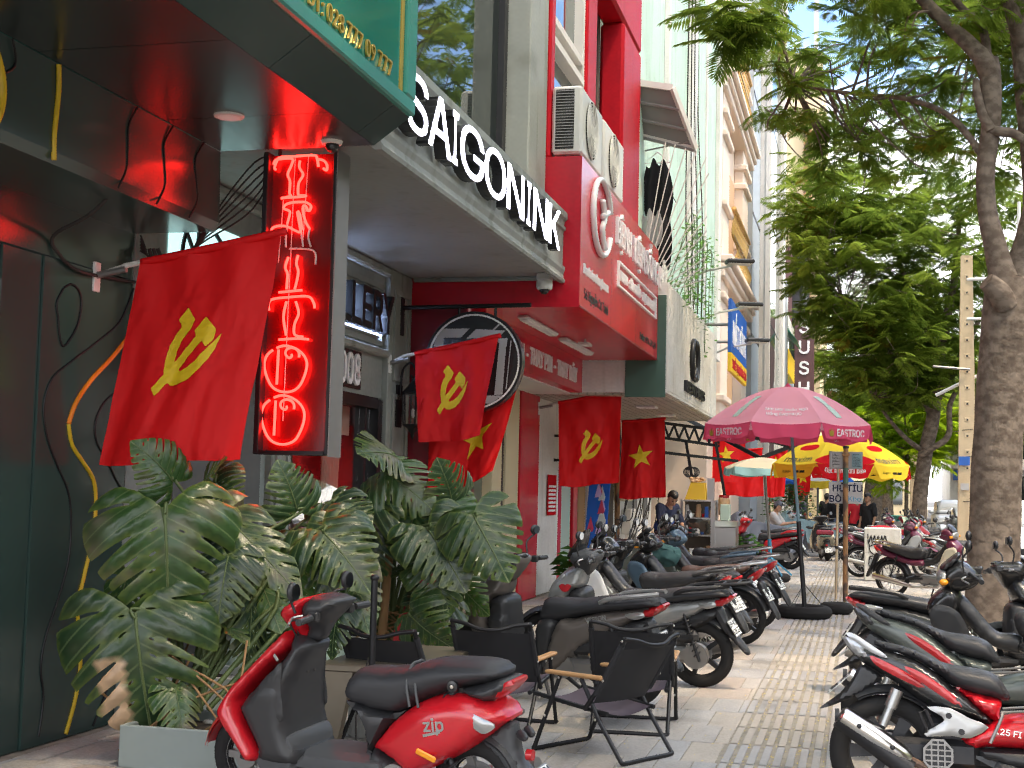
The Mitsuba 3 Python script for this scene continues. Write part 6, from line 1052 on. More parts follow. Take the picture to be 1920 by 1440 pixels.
    for s in (1, -1): o.append(('rear_blinker', mv(lin(tube([(0, 0, 0), (.02, 0, 0), (.07, 0, 0), (.085, 0, 0)], (.022, .022, .017, .008), 10), [[-.6, .8*s, 0], [.8, .6*s, 0], [0, 0, 1]]), (-.79, s*.04, .46)), 'black_plastic'))
    o.append(('reflector', mv(disc(.024, .03), (-.83, .03, .37), math.pi/2), 'red_lens')); o += plate(-.90, .26, '51-P1', '3260', 40, .085, .068)
    o.append(('shock', spring((-.42, .09, .42), (-.54, .11, .2)), 'dark_metal')); o.append(('engine', cat(rbox(-.62, -.1, .05, .12, .13, .27, .03), mv(disc(.09, .05), (-.56, .11, .215)), mv(disc(.07, .05), (-.2, .11, .22))), 'dull_alloy')); o.append(('silencer', tube([(-.2, -.1, .18), (-.4, -.13, .17), (-.8, -.14, .27)], (.03, .05, .05), 12), 'dull_alloy'))
    o.append(('centre_stand', both(bar((-.2, .08, .2), (-.3, .12, .0), .02, .02)), 'dark_metal')); return o
def vz(L): return [((790-c)/931*1.03, (1290-r)/931*1.03) for c, r in L]
def model_scooter(l1, l2, badge=None, shield=False, rack=False, spoke='five'):
    o = wheel('front_wheel', .66, .265, .265, .042, spoke, 'dark_metal')+wheel('rear_wheel', -.61, .265, .265, .050, spoke, 'dark_metal')
    o.append(('front_cover', puff([(.62, .60), (.61, .72), (.55, .82), (.44, .91), (.36, .945), (.31, .90), (.34, .76), (.43, .70), (.44, .50), (.47, .38), (.58, .42)], lambda x, z: .085+.12*np.clip((.95-z)/.22, 0, 1)*np.clip((z-.25)/.3, 0, 1), .07, .022, .35), 'body'))
    o.append(('front_lamp', both(puff([(.60, .70), (.57, .78), (.48, .86), (.47, .82), (.53, .72)], .02, .03, .02, .3, y=.13)), 'clear_lens'))
    o.append(('inner_shield', puff([(.44, .71), (.31, .73), (.285, .55), (.29, .36), (.36, .30), (.45, .34), (.46, .5)], lambda x, z: .155+.02*(z < .6), .05, .025, .6), 'black_plastic')); o.append(('glove_box', both(puff([(.33, .68), (.31, .55), (.36, .52), (.41, .66)], .02, .03, .02, .3, y=.09)), 'grey_plastic'))
    o.append(('headset_cover', puff([(.44, .99), (.40, 1.05), (.31, 1.045), (.22, 1.04), (.20, .99), (.26, .89), (.31, .84), (.36, .86), (.42, .92)], lambda x, z: .06+.09*np.clip((z-.86)/.1, 0, 1), .05, .022, .45), 'body' if not shield else 'trim')); o.append(('dash', mv(ball((0, 0, 0), (.06, .09, .025), 10), (.25, 0, 1.03)), 'black_gloss')); o.append(('headlamp', puff([(.455, 1.0), (.41, 1.04), (.40, .93), (.43, .93)], .09, .03, .02, .5), 'clear_lens'))
    if shield: o.append(('wind_shield', puff([(.47, 1.0), (.40, 1.10), (.33, 1.20), (.31, 1.20), (.34, 1.06), (.40, .98)], .125, .03, .025, .5), 'black_gloss'))
    o += bars_grips(.27, 1.0, .33, .02, .07)+mirrors(.31, 1.02, .24, .17, (.055, .036))
    o.append(('front_fender', fender(.66, .265, .315, 15, 160, .07), 'black_plastic')); o.append(('fork', both(bar((.56, .085, .62), (.66, .085, .265), .03, .035)), 'dark_metal'))
    o.append(('floor', puff([(.46, .36), (.36, .27), (-.02, .24), (-.06, .32), (.1, .33), (.36, .34)], .17, .03, .03, .6), 'black_plastic'))
    seat = [(.066, .575), (.05, .686), (.011, .736), (-.12, .742), (-.232, .741), (-.40, .765), (-.51, .78), (-.73, .79), (-.83, .78), (-.87, .735), (-.675, .70), (-.40, .653), (-.232, .614), (-.089, .575)]
    o.append(('seat', puff(seat, wz(.15, .10, -.4, .06), .07, .022, .35, n=4), 'seat')); o.append(('seat_base', puff([(.066, .575), (-.089, .575), (-.01, .22), (.05, .2), (.09, .4)], .15, .06, .025, .5), 'black_plastic'))
    body = [(-.089, .57), (-.23, .61), (-.454, .67), (-.70, .70), (-.87, .745), (-.86, .69), (-.78, .645), (-.675, .625), (-.54, .545), (-.376, .468), (-.232, .36), (-.12, .25), (-.01, .19), (.035, .2)]
    o.append(('side_body', puff(body, wz(.09, .175, -.8, -.2), .06, .02, .5, n=4), 'body')); o.append(('under_tail', puff([(-.2, .42), (-.45, .55), (-.72, .63), (-.76, .58), (-.66, .5), (-.5, .44)], .10, .05, .03, .5), 'black_plastic'))
    o.append(('tail_light', puff([(-.72, .69), (-.885, .745), (-.87, .70), (-.80, .655), (-.72, .65)], .10, .03, .018, .6, n=3), 'red_lens')); o.append(('tail_indicator', both(puff([(-.62, .665), (-.74, .69), (-.76, .655), (-.68, .632)], .02, .02, .015, .4, y=.10, n=3)), 'clear_lens'))
    for s in (1, -1): o.append(('grab_rail', tube(crv([(-.44, s*.13, .74), (-.52, s*.155, .775), (-.70, s*.14, .80), (-.86, s*.07, .815)], 5, False), (.020,)*16 if False else .017, 8), 'rail'))
    o.append(('rear_fender', puff([(-.72, .62), (-.78, .64), (-.84, .52), (-.93, .40), (-1.0, .30), (-.98, .28), (-.88, .38), (-.78, .48)], .06, .02, .02, .5, n=3), 'black_plastic')); o += plate(-.885, .485, l1, l2, 32); o.append(('rear_hugger', fender(-.61, .265, .31, 20, 130, .06), 'black_plastic'))
    o.append(('engine', cat(rbox(-.66, -.05, .06, .12, .20, .33, .03), mv(disc(.10, .06), (-.60, .10, .265)), mv(disc(.085, .06), (-.14, .11, .27)), rbox(-.5, -.2, -.06, .06, .3, .44, .03)), 'dull_alloy')); o.append(('air_box', rbox(-.62, -.2, .05, .14, .36, .46, .03), 'black_plastic')); o.append(('shock', spring((-.52, .12, .56), (-.62, .13, .27)), 'dark_metal')); o.append(('silencer', tube([(-.1, -.1, .22), (-.4, -.14, .2), (-.5, -.15, .24), (-.9, -.16, .34)], (.02, .025, .055, .05), 12), 'dull_alloy')); o.append(('heat_shield', tube([(-.52, -.185, .265), (-.84, -.19, .345)], (.035, .035), 8), 'black_plastic'))
    o.append(('side_stand', cat(bar((.0, .14, .2), (-.12, .26, .01), .02, .02), rbox(-.17, -.09, .24, .29, 0, .012, .004)), 'dark_metal')); o.append(('centre_stand', both(bar((-.15, .1, .2), (-.33, .14, .1), .02, .02)), 'dark_metal'))
    if rack: o.append(('rear_rack', cat(tube(crv([(-.75, .1, .82), (-.95, .09, .84), (-1.02, 0, .845), (-.95, -.09, .84), (-.75, -.1, .82)], 5, False), .012, 7), rod((-.8, .1, .82), (-.8, -.1, .82), .01), rod((-.92, .1, .835), (-.92, -.1, .835), .01)), 'dark_metal'))
    if badge: o.append(('side_badge', face(text(badge, .032, .003, True), (-.42, .158, .615), (-.97, 0, .20), (0, 1, 0)), 'clear_lens'))
    return o
def model_underbone(l1, l2, spoke='wire', white=True):
    o = wheel('front_wheel', .65, .285, .285, .034, spoke, 'dark_metal')+wheel('rear_wheel', -.60, .285, .285, .038, spoke, 'dark_metal')
    seat = [(.0, .70), (-.02, .765), (-.10, .785), (-.20, .775), (-.46, .808), (-.64, .815), (-.715, .80), (-.66, .735), (-.42, .65), (-.246, .60), (-.06, .604)]
    o.append(('seat', puff(seat, wz(.13, .09, -.4, 0), .06, .022, .35, n=4), 'seat'))
    o.append(('tail_body', puff([(-.05, .60), (-.25, .60), (-.46, .655), (-.67, .73), (-.76, .80), (-.85, .78), (-.83, .73), (-.75, .65), (-.566, .59), (-.35, .53), (-.15, .50), (-.02, .52)], wz(.055, .12, -.85, -.2), .05, .02, .5, n=4), 'body'))
    o.append(('tail_light', puff([(-.69, .69), (-.80, .765), (-.865, .785), (-.85, .73), (-.77, .655)], .075, .03, .015, .6, n=2), 'red_lens')); o.append(('tail_indicator', both(puff([(-.72, .69), (-.79, .72), (-.76, .67)], .015, .02, .012, .4, y=.07, n=2)), 'clear_lens'))
    o.append(('grab_rail', tube(crv([(-.55, .12, .79), (-.72, .12, .83), (-.86, .07, .85), (-.89, 0, .85), (-.86, -.07, .85), (-.72, -.12, .83), (-.55, -.12, .79)], 5, False), .013, 8), 'rail'))
    o.append(('rear_fender', fender(-.60, .285, .335, 15, 165, .065), 'black_plastic')); o.append(('mud_flap', puff([(-.80, .62), (-.86, .66), (-.92, .52), (-1.0, .38), (-1.03, .30), (-1.0, .29), (-.9, .44)], .055, .02, .02, .5, n=3), 'black_plastic')); o += plate(-.915, .53, l1, l2, 30)
    o.append(('leg_shield', both(puff([(.50, .82), (.36, .78), (.28, .62), (.22, .46), (.26, .36), (.36, .38), (.44, .55), (.54, .72)], .02, .03, .022, .4, y=.15)), 'trim')); o.append(('front_shroud', puff([(.56, .78), (.48, .90), (.40, .93), (.33, .86), (.36, .76), (.46, .62)], .12, .06, .022, .4), 'body')); o.append(('main_tube', puff([(.40, .82), (.20, .58), (.0, .50), (-.1, .52), (-.02, .62), (.12, .64), (.32, .86)], .075, .05, .025, .5), 'black_plastic'))
    o.append(('headset_cover', puff([(.46, 1.0), (.42, 1.06), (.34, 1.10), (.26, 1.05), (.22, .98), (.28, .92), (.38, .90), (.44, .94)], .10, .05, .02, .5), 'body')); o.append(('headlamp', puff([(.50, 1.0), (.46, 1.05), (.40, 1.0), (.42, .93), (.48, .94)], .095, .05, .02, .3), 'clear_lens')); o.append(('visor', puff([(.48, 1.05), (.40, 1.13), (.35, 1.16), (.35, 1.12), (.42, 1.04)], .08, .02, .02, .5), 'black_gloss'))
    o += bars_grips(.29, 1.03, .33, .02, .08)+mirrors(.32, 1.05, .22, .19, (.055, .036))
    for s in (1, -1): o.append(('front_blinker', ball((.45, s*.13, .97), (.03, .03, .022), 8), 'amber_lens'))
    o.append(('front_fender', fender(.65, .285, .33, 5, 165, .055), 'body')); o.append(('fork', both(cat(rod((.42, .075, .90), (.56, .075, .55), .016), rod((.56, .075, .55), (.65, .075, .285), .023))), 'alloy'))
    o.append(('engine', cat(rbox(-.12, .22, -.09, .10, .22, .36, .03), mv(disc(.085, .06), (.02, .11, .29)), mv(disc(.06, .07), (.12, .11, .30)), lin(mv(disc(.055, .22), (0, 0, 0)), [[0, 1, 0], [1, 0, 0], [0, 0, 1]], (.30, 0, .36))), 'dull_alloy')); o.append(('chain_case', puff([(-.66, .26), (-.62, .33), (-.3, .36), (-.05, .36), (-.05, .24), (-.4, .22), (-.62, .23)], .015, .02, .02, .5, y=.10), 'dull_alloy')); o.append(('swing_arm', both(bar((-.05, .09, .32), (-.62, .09, .285), .02, .035)), 'dark_metal')); o.append(('shock', both(spring((-.46, .11, .62), (-.58, .11, .30), .024)), 'dark_metal')); o.append(('silencer', tube([(.28, -.06, .3), (.2, -.12, .2), (-.2, -.13, .19), (-.4, -.14, .24), (-.85, -.14, .33)], (.017, .018, .022, .045, .045), 12), 'chrome'))
    o.append(('foot_peg', cat(rod((.05, -.26, .24), (.05, .26, .24), .013), rod((-.25, -.24, .33), (-.25, .24, .33), .011)), 'dark_metal')); o.append(('side_stand', bar((.05, .12, .22), (-.08, .25, .01), .018, .018), 'dark_metal')); o.append(('crate_rail', cat(*[rod((.27-.04*i, .11, .63-.05*i), (.27-.04*i, -.11, .63-.05*i), .007, 5) for i in range(4)], *[rod((.29, s, .64), (.13, s, .46), .007, 5) for s in (-.1, 0, .1)]), 'chrome'))
    return o
def dz(L): return [((c-450)/1350-.63, (1660-r)/1397) for c, r in L]
def model_sport(l1, l2, lens=True, rail='rail', badge=True):
    o = wheel('front_wheel', .66, .275, .275, .045, 'split', 'dark_metal')+wheel('rear_wheel', -.62, .275, .275, .050, 'split', 'dark_metal')
    o.append(('seat', puff(dz([(330, 530), (420, 532), (600, 570), (720, 622), (860, 668), (1050, 690), (1150, 730), (1200, 800), (1230, 885), (1110, 880), (960, 845), (860, 800), (780, 730), (640, 640), (440, 585)]), wz(.07, .145, -.7, -.3), .06, .02, .35, n=3), 'seat'))
    o.append(('tail_body', puff(dz([(185, 530), (300, 580), (440, 590), (640, 650), (780, 735), (860, 805), (960, 870), (1120, 1030), (1100, 1060), (960, 1010), (800, 980), (640, 900), (520, 810), (400, 740), (300, 680), (220, 600)]), wz(.05, .15, -.8, -.3), .05, .02, .5, n=3), 'trim'))
    o.append(('tail_cap', puff(dz([(178, 525), (212, 518), (330, 600), (350, 650), (300, 660), (225, 600)]), .075, .04, .018, .5, n=3), 'rail'))
    if lens: o.append(('side_lens', both(puff(dz([(345, 635), (400, 648), (600, 745), (765, 855), (700, 848), (500, 760), (385, 695)]), .014, .03, .016, .4, y=.108, n=3)), 'red_lens'))
    o.append(('side_stripe', both(puff(dz([(560, 690), (700, 745), (860, 860), (960, 950), (900, 945), (760, 855), (620, 760)]), .012, .02, .018, .4, y=.140, n=3)), 'accent'))
    o.append(('grab_rail', both(puff(dz([(200, 492), (240, 488), (330, 545), (440, 618), (455, 645), (400, 632), (320, 590), (235, 530)]), .016, .02, .014, .5, y=.105, n=3)), rail))
    o.append(('body_front', puff(dz([(890, 815), (1020, 850), (1170, 885), (1160, 960), (1140, 1030), (1000, 940)]), .15, .05, .022, .5, n=3), 'body')); o.append(('floor_fairing', puff(dz([(918, 1158), (1040, 1060), (1200, 1000), (1370, 950), (1560, 900), (1750, 840), (1760, 1000), (1640, 1150), (1500, 1190), (1060, 1195), (1010, 1228)]), .17, .06, .025, .5, n=3), 'body')); o.append(('lower_fairing', puff(dz([(1010, 1235), (1060, 1200), (1500, 1195), (1640, 1160), (1600, 1330), (1400, 1370), (1060, 1290)]), .16, .06, .03, .5, n=3), 'black_plastic')); o.append(('floor', puff(dz([(1000, 1270), (1040, 1255), (1560, 1370), (1560, 1420), (1300, 1400)]), .20, .03, .03, .6, n=2), 'grey_plastic'))
    o.append(('front_cover', puff([(.66, .58), (.64, .72), (.56, .86), (.44, .96), (.36, .96), (.33, .80), (.38, .62), (.42, .46), (.52, .42)], lambda x, z: .08+.13*np.clip((.98-z)/.3, 0, 1), .07, .025, .4), 'body')); o.append(('headset_cover', puff([(.44, 1.0), (.38, 1.06), (.26, 1.05), (.22, 1.0), (.30, .92), (.40, .93)], .12, .05, .022, .5), 'trim')); o.append(('headlamp', both(puff([(.63, .70), (.57, .83), (.50, .88), (.52, .76)], .02, .03, .02, .4, y=.12)), 'clear_lens')); o += bars_grips(.28, 1.02, .33, .02, .07)+mirrors(.32, 1.04, .22, .17)
    o.append(('front_fender', fender(.66, .275, .325, 15, 160, .06), 'body')); o.append(('fork', both(bar((.56, .08, .6), (.66, .08, .275), .03, .035)), 'dark_metal'))
    o.append(('frame_bracket', both(puff(dz([(700, 950), (840, 950), (960, 1010), (1080, 1060), (960, 1140), (860, 1130), (700, 1145), (692, 1112), (810, 1035), (760, 990)]), .015, .02, .02, .5, y=.15, n=2)), 'alloy')); o.append(('bracket_bolt', cat(*[mv(disc(.014, .01), (p[0], s*.172, p[1])) for p in dz([(832, 1000), (910, 1100)]) for s in (1, -1)]), 'dark_metal'))
    a, b = dz([(150, 1030), (590, 1300)]); d = A([b[0]-a[0], 0, b[1]-a[1]]); P0 = A([a[0], -.20, a[1]]); P1 = A([b[0], -.17, b[1]])
    o.append(('silencer', tube([P0+d*.0, P0+d*.03, P0+(P1-P0)*.5, P0+(P1-P0)*.85, P1], (.035, .052, .056, .048, .03), 16), 'chrome')); o.append(('silencer_core', tube([P0-A([.0, -.0, .012]), P1+A([0, 0, -.045])], .050, 12), 'dark_metal')); o.append(('silencer_bolt', cat(*[ball(P0+(P1-P0)*t+A([0, -.055, .01]), (.012, .008, .012), 6) for t in (.28, .75)]), 'dark_metal')); o.append(('exhaust_pipe', tube([P1, P1+A([.12, .02, -.05]), P1+A([.4, .08, -.06])], .02, 8), 'rust_pole')); o.append(('tip', mv(disc(.03, .02), (P0[0]-.01, P0[1], P0[2]), math.pi/2), 'black_plastic'))
    s0, s1 = dz([(520, 850), (425, 1090)]); o.append(('shock', both(cat(rod((s0[0], .13, s0[1]), ((s0[0]+s1[0])/2, .13, (s0[1]+s1[1])/2), .030, 12), rod((s0[0], .13, s0[1]), (s1[0], .13, s1[1]), .022, 12))), 'alloy'))
    gx, gz = dz([(765, 1260)])[0]; oc = [(gx+.074*math.cos(t), gz+.082*math.sin(t)) for t in np.arange(8)*math.pi/4+math.pi/8]; o.append(('radiator_back', prism(oc, -.165, -.155, 1), 'black_plastic')); G_ = Polygon(oc).difference(Polygon(oc).buffer(-.010)); G_ = G_.union(shapely.union_all([LineString([(gx-.07, gz+h), (gx+.07, gz+h)]).buffer(.0035) for h in (-.05, -.025, 0, .025, .05)]+[LineString([(gx+q, gz-.07), (gx+q, gz+.07)]).buffer(.0035) for q in (-.03, 0, .03)]).intersection(Polygon(oc))); o.append(('radiator_guard', prism(G_, -.178, -.168, 1), 'dull_alloy'))
    o.append(('engine', cat(rbox(-.62, -.2, -.13, -.06, .22, .36, .03), rbox(-.62, -.05, .06, .12, .20, .34, .03), mv(disc(.10, .06), (-.6, .10, .275)), rbox(-.45, -.1, -.08, .08, .3, .46, .03)), 'dark_metal'))
    o.append(('rear_fender', puff(dz([(300, 700), (430, 770), (390, 820), (280, 900), (120, 980), (30, 1010), (60, 980), (160, 900), (240, 800)]), .05, .02, .016, .5, n=3), 'black_plastic')); o.append(('rear_hugger', fender(-.62, .275, .325, 20, 120, .06), 'black_plastic')); px_, pz_ = dz([(165, 830)])[0]; o += plate(px_-.01, pz_, l1, l2, 48)
    for s in (1, -1): o.append(('rear_peg', mv(tube([(0, 0, 0), (.0, -s*.02, .02), (-.03, -s*.03, .09), (.0, -s*.03, .10), (.03, -s*.02, .03)], .009, 6), (dz([(690, 1110)])[0][0], -s*.17, dz([(690, 1110)])[0][1])), 'dark_metal'))
    if badge: o.append(('side_badge', face(text('125 FI', .028, .002, True), (dz([(1190, 1090)])[0][0], -.172, .395), (1, 0, -.12), (0, -1, 0)), 'white_sign'))
    o.append(('side_stand', bar((0, .14, .2), (-.1, .25, .01), .02, .02), 'dark_metal')); o.append(('leg_guard', cat(tube(crv([dz([(1160, 960)])[0][:1]+(-.16,)+dz([(1160, 960)])[0][1:], (dz([(1150, 1000)])[0][0], -.18, dz([(1150, 1000)])[0][1]), (dz([(1080, 1160)])[0][0], -.19, dz([(1080, 1160)])[0][1])], 5, False), .008, 6), *[tube(crv([(-.1+.0*i, -.15, .50+.018*i), (.1, -.2, .53+.02*i), (.35, -.2, .60+.02*i)], 5, False), .006, 5) for i in range(2)]), 'dull_alloy')); return o
PLYS = {}
def prep(name, parts):
    PLYS[name] = []
    for p, m, s in parts:
        if isinstance(m, Pair): h, q = len(m[0])//2, len(m[1])//2; ms = [(m[0][:h], m[1][:q]), (m[0][h:], m[1][q:]-h)]
        else: ms = [m]
        PLYS[name] += [(p, mikit.ply(x, None, 35), s) for x in ms]
def bike(model, lab, x, y, yaw, cols, lean=6, group='parked motorbikes', drop=(), z=0, sc=1.0):
    k = thing('motorbike', lab, 'motorbike', group); r = math.radians
    M = T().translate([x, y, z]).rotate([0, 0, 1], yaw).rotate([1, 0, 0], -lean).scale(sc)
    owner = {}
    for p, d, s in PLYS[model]:
        if any(p.startswith(q) for q in drop): continue
        h, _, sub = p.partition('__')
        if sub:
            if h not in owner or (h, sub) in owner: 
                owner[h] = numbered(k+'__'+h) if h not in ('plate', 'seat') else owner.get(h, k+'__'+h)
                for q in [q for q in owner if isinstance(q, tuple) and q[0] == h]: del owner[q]
            owner[(h, sub)] = 1; key = owner[h]+'__'+sub
            if h in ('plate', 'seat'): key = numbered(k+'__'+h+'__'+sub)
        else:
            key = numbered(k+'__'+p)
            if p in ('plate', 'seat'): owner[p] = key
        scene[key] = {**d, 'bsdf': {'type': 'ref', 'id': cols.get(s, s)}, 'to_world': M}
    return k
def cset(body, trim='black_plastic', seat='seat_black', rail='alloy', rim='dark_metal', accent=None): return dict(body=body, trim=trim, seat=seat, rail=rail, accent=accent or body)
# ================================================================== monstera plants and planters
mat('leaf_dummy', (.05, .1, .03), .4)
def leaf_mesh(seed, width, length, holes=True, curl=.5):
    g = np.random.default_rng(seed); half = []
    out = crv([(0, .03), (.10, -.10), (.26, -.22), (.42, -.16), (.50, .06), (.485, .30), (.40, .55), (.25, .80), (.09, .96), (0, 1.03)], 5, False)
    P = Polygon([tuple(p) for p in out]+[(-p[0], p[1]) for p in out[::-1][1:-1]]).buffer(0)
    cuts = []
    for s in (-1, 1):
        for i in range(6):
            y0 = -.06+.155*i+.02*g.normal(); a0 = .13+.03*g.random(); sl = .85 if i > 0 else .15
            st = (.16-.015*i)+.07*g.random()
            p0 = A([s*st, y0+st*sl*.95]); p1 = A([s*.75, y0+.75*sl*1.0-.04]); d = p1-p0; d /= np.linalg.norm(d); nn = A([-d[1], d[0]]); w1 = .045+.06*g.random()
            cuts.append(Polygon([p0-nn*.006, p0+(p1-p0)*.35-nn*w1*.42, p1-nn*w1*1.3, p1+nn*w1*1.3, p0+(p1-p0)*.35+nn*w1*.42, p0+nn*.006]))
            if holes and g.random() < .85:
                h = A([s*(.07+.03*g.random()), y0+.075+.06*sl]); e = A([s*.75, 1.0*sl*.75]); e /= np.linalg.norm(e); L = .03+.03*g.random(); q = A([-e[1], e[0]])*.010
                cuts.append(Polygon([h-e*L, h-q, h+e*L, h+q]))
    P = P.difference(shapely.union_all(cuts)).buffer(-.004).buffer(.008).buffer(-.004)
    if P.geom_type != 'Polygon': P = max(P.geoms, key=lambda q: q.area)
    pts, tri, d, nb = sheet2d(P, .042)
    x, y = pts[:, 0], pts[:, 1]; ax = np.abs(x); fold = .20+.25*g.random(); ph = g.random(4)*6.28
    z = fold*ax*.55-curl*(.55*ax**2*1.6+.35*np.maximum(y, 0)**2+.25*np.maximum(-y, 0)*ax)
    z += .012*np.sin((y-ax*.85)*6.6*2*math.pi+ph[0])*np.minimum(1, ax*6)+.05*np.sin(y*5+ph[1]+2.0*np.sign(x))*ax+.03*np.sin(x*9+ph[2])
    edge = np.exp(-d/.05)*ax; z -= .10*edge*curl
    v = np.stack([x*width, y*length, z*width], 1)
    uv = np.stack([x+.5, y], 1); return v, tri, uv, d
def monstera(lab, root, leaves, seed, extra, ctr, spread, stake=None):
    k = thing('monstera_plant', lab, 'plant', 'monstera plants in front of the tattoo shop'); g = np.random.default_rng(seed); root = A(root, float)
    L = [(A(l[:3]), A(l[3:6]), l[6]*(.95 if i < 2 and seed == 1 else .72), 1) for i, l in enumerate(leaves)]
    for _ in range(extra):
        b = A(ctr)+g.normal(0, 1, 3)*A(spread); d = A([g.normal(.1, .6), g.normal(-.3, .6), g.normal(-.5, .4)]); d /= np.linalg.norm(d); L.append((b, b+d*.4, g.uniform(.26, .45), 0))
    for i, (b, t, w, main) in enumerate(L):
        y = t-b; ln = max(np.linalg.norm(y), .72*w); y = y/np.linalg.norm(y)
        n = A([.20+g.normal(0, .12 if main and i < 2 else .45), -.8+g.normal(0, .28), .65+g.normal(0, .35)]); n = n-y*(n@y); n /= np.linalg.norm(n); x = np.cross(y, n)
        v, tri, uv, d = leaf_mesh(seed*100+i, w, ln, True, g.uniform(.45, 1.15)); W = v@np.stack([x, y, n])+b
        q = g.random(); base = A([.014, .034, .016])*(1-q)+A([.033, .080, .018])*q if main else A([.010, .026, .011])*(1-q)+A([.04, .105, .016])*q
        old = np.clip((meshkit.fbm(W*5+seed, 3)-.52)*4, 0, 1)*(1.0 if (i % 3 == 0 and main) else .25)
        col = base[None]*(1-old[:, None])+A([.13, .10, .07])*old[:, None]
        rim = np.exp(-d/.012)[:, None]*.35; col = col*(1-rim)+A([.16, .20, .03])*rim
        if seed == 1 and i == 1:   # one withered lobe of the lowest leaf
            dry = np.clip((.30-abs((uv[:, 1]-.55)-(uv[:, 0]-.5)*-.0))*0+((uv[:, 0]-.5) > .10)*((uv[:, 0]-.5) < .26)*(uv[:, 1] > .35)*1.0, 0, 1)[:, None]; col = col*(1-dry)+A([.42, .28, .17])*dry
        col = col*g.uniform(.85, 1.15, (len(col), 1))
        lf = part(k, 'leaf', (W, tri), 'monstera_leaf', True, uv=uv, color=col)
        m = (root+b)/2+A([g.normal(0, .12), .10+g.normal(0, .08), .12+.2*g.random()])
        part(k, 'petiole', tube(crv([root+g.normal(0, .04, 3)*A([1, 1, .2]), m, b+A([0, .02, .0]), b+y*.06*w], 5, False), np.linspace(.016, .007, 16), 7), 'stem_green', True)
        part(k, 'midrib', tube(W[[int(np.argmin(np.abs(uv[:, 0]-.5)*3+np.abs(uv[:, 1]-q))) for q in np.linspace(.02, .95, 8)]]+n*.003, np.linspace(.007, .002, 8)*w/.6, 6), 'stem_green', True)
    part(k, 'aerial_root', cat([tube(crv([root+A([.3*g.normal(), .1*g.normal(), .25+.2*g.random()]), root+A([.3*g.normal(), -.15, .1]), root+A([.35*g.normal(), -.25*g.random(), -.2])], 5, False), .007, 5) for _ in range(14)]), 'stake', True, kind='stuff')
    if stake: part(k, 'stake', tube([stake[0], stake[1]], (.035, .03), 9), 'stake', 40, label='bare wooden stake')
    return k
P1= [(-3.67,6.9,1.38,-3.56,6.78,1.0,0.9),(-3.77,6.8,0.82,-3.6,6.68,0.16,0.92),(-3.04,7.6,1.26,-2.69,7.48,1.01,0.8),(-3.46,7.2,1.33,-2.96,7.08,0.97,0.55),(-3.37,7.1,1.11,-3.38,6.98,0.76,0.6),(-3.72,7.4,1.43,-3.58,7.28,1.63,0.6),(-3.82,7.3,1.5,-3.86,7.18,1.63,0.6),(-3.72,7.3,0.82,-3.26,7.18,0.74,0.6),(-3.37,7.4,0.89,-3.26,7.28,0.4,0.5),(-2.94,7.8,1.04,-2.76,7.68,0.68,0.5),(-3.22,7.7,1.34,-3.23,7.58,1.56,0.6),(-3.39,7.5,1.03,-3.19,7.38,0.69,0.5),(-3.18,7.7,1.22,-2.95,7.58,0.89,0.6),(-3.46,7.3,0.95,-3.55,7.18,0.6,0.55),(-3.98,7.1,0.97,-4.03,6.98,0.68,0.5),(-3.56,6.9,0.4,-3.42,6.78,0.18,0.4),(-3.24,7.5,0.64,-3.24,7.38,0.42,0.4),(-3.14,8.0,1.41,-2.85,7.88,1.35,0.6),(-3.68,7.5,1.52,-3.48,7.38,1.4,0.5),(-2.93,7.7,0.82,-2.97,7.58,0.53,0.4)]
P2= [(-3.27,9.3,1.61,-2.89,9.15,1.47,0.8),(-2.9,9.2,1.25,-2.57,9.05,0.88,0.85),(-2.57,9.2,1.33,-2.28,9.05,0.95,0.85),(-2.8,9.5,1.38,-2.78,9.35,1.56,0.7),(-2.86,9.3,1.01,-2.71,9.15,0.68,0.7),(-3.01,9.2,0.64,-2.77,9.05,0.43,0.7),(-3.21,9.4,1.71,-3.24,9.25,1.74,0.8),(-3.32,9.3,1.36,-3.46,9.15,1.14,0.8),(-3.1,9.6,1.33,-3.21,9.45,1.03,0.7),(-2.9,9.6,1.34,-3.05,9.45,1.18,0.7),(-2.86,9.4,0.74,-2.93,9.25,0.57,0.7),(-2.63,9.6,1.38,-2.66,9.45,1.16,0.7),(-3.43,9.5,1.17,-3.33,9.35,0.88,0.7),(-3.48,9.1,1.25,-3.58,8.95,1.18,0.7)]
monstera('huge dusty monstera with drooping split leaves below the big party flag', (-3.6, 7.1, .25), P1, 1, 3, (-3.35, 7.5, 1.0), (.32, .25, .22))
monstera('dark green monstera tied to a bare wooden stake right of the shop door', (-3.4, 9.9, .30), P2, 2, 4, (-3.1, 9.7, 1.05), (.28, .2, .28), ((-3.40, 9.75, .2), (-3.33, 9.72, 1.20)))
def planter(lab, x0, x1, y0, y1, h, m='planter_paint', t=.03):
    k = thing('planter_box', lab, 'planter', 'planter boxes along the tattoo shop')
    part(k, 'box', cat(rbox(x0, x1, y0, y0+t, 0, h, .006), rbox(x0, x1, y1-t, y1, 0, h, .006), rbox(x0, x0+t, y0+t, y1-t, 0, h, .006), rbox(x1-t, x1, y0+t, y1-t, 0, h, .006)), m); part(k, 'soil', box(x0+t, x1-t, y0+t, y1-t, 0, h-.06), 'soil')
    for _ in range(14): 
        c = A([r2.uniform(x0+.06, x1-.06), r2.uniform(y0+.06, y1-.06), h-.06]); part(k, 'pebble', ball(c, (.03, .025, .02), 5), 'concrete_light')
planter('grey green planter box under the huge monstera', -3.78, -3.08, 6.72, 7.35, .22, 'planter_dark'); planter('pale planter box at the foot of the staked monstera', -3.75, -3.0, 9.55, 10.2, .28)
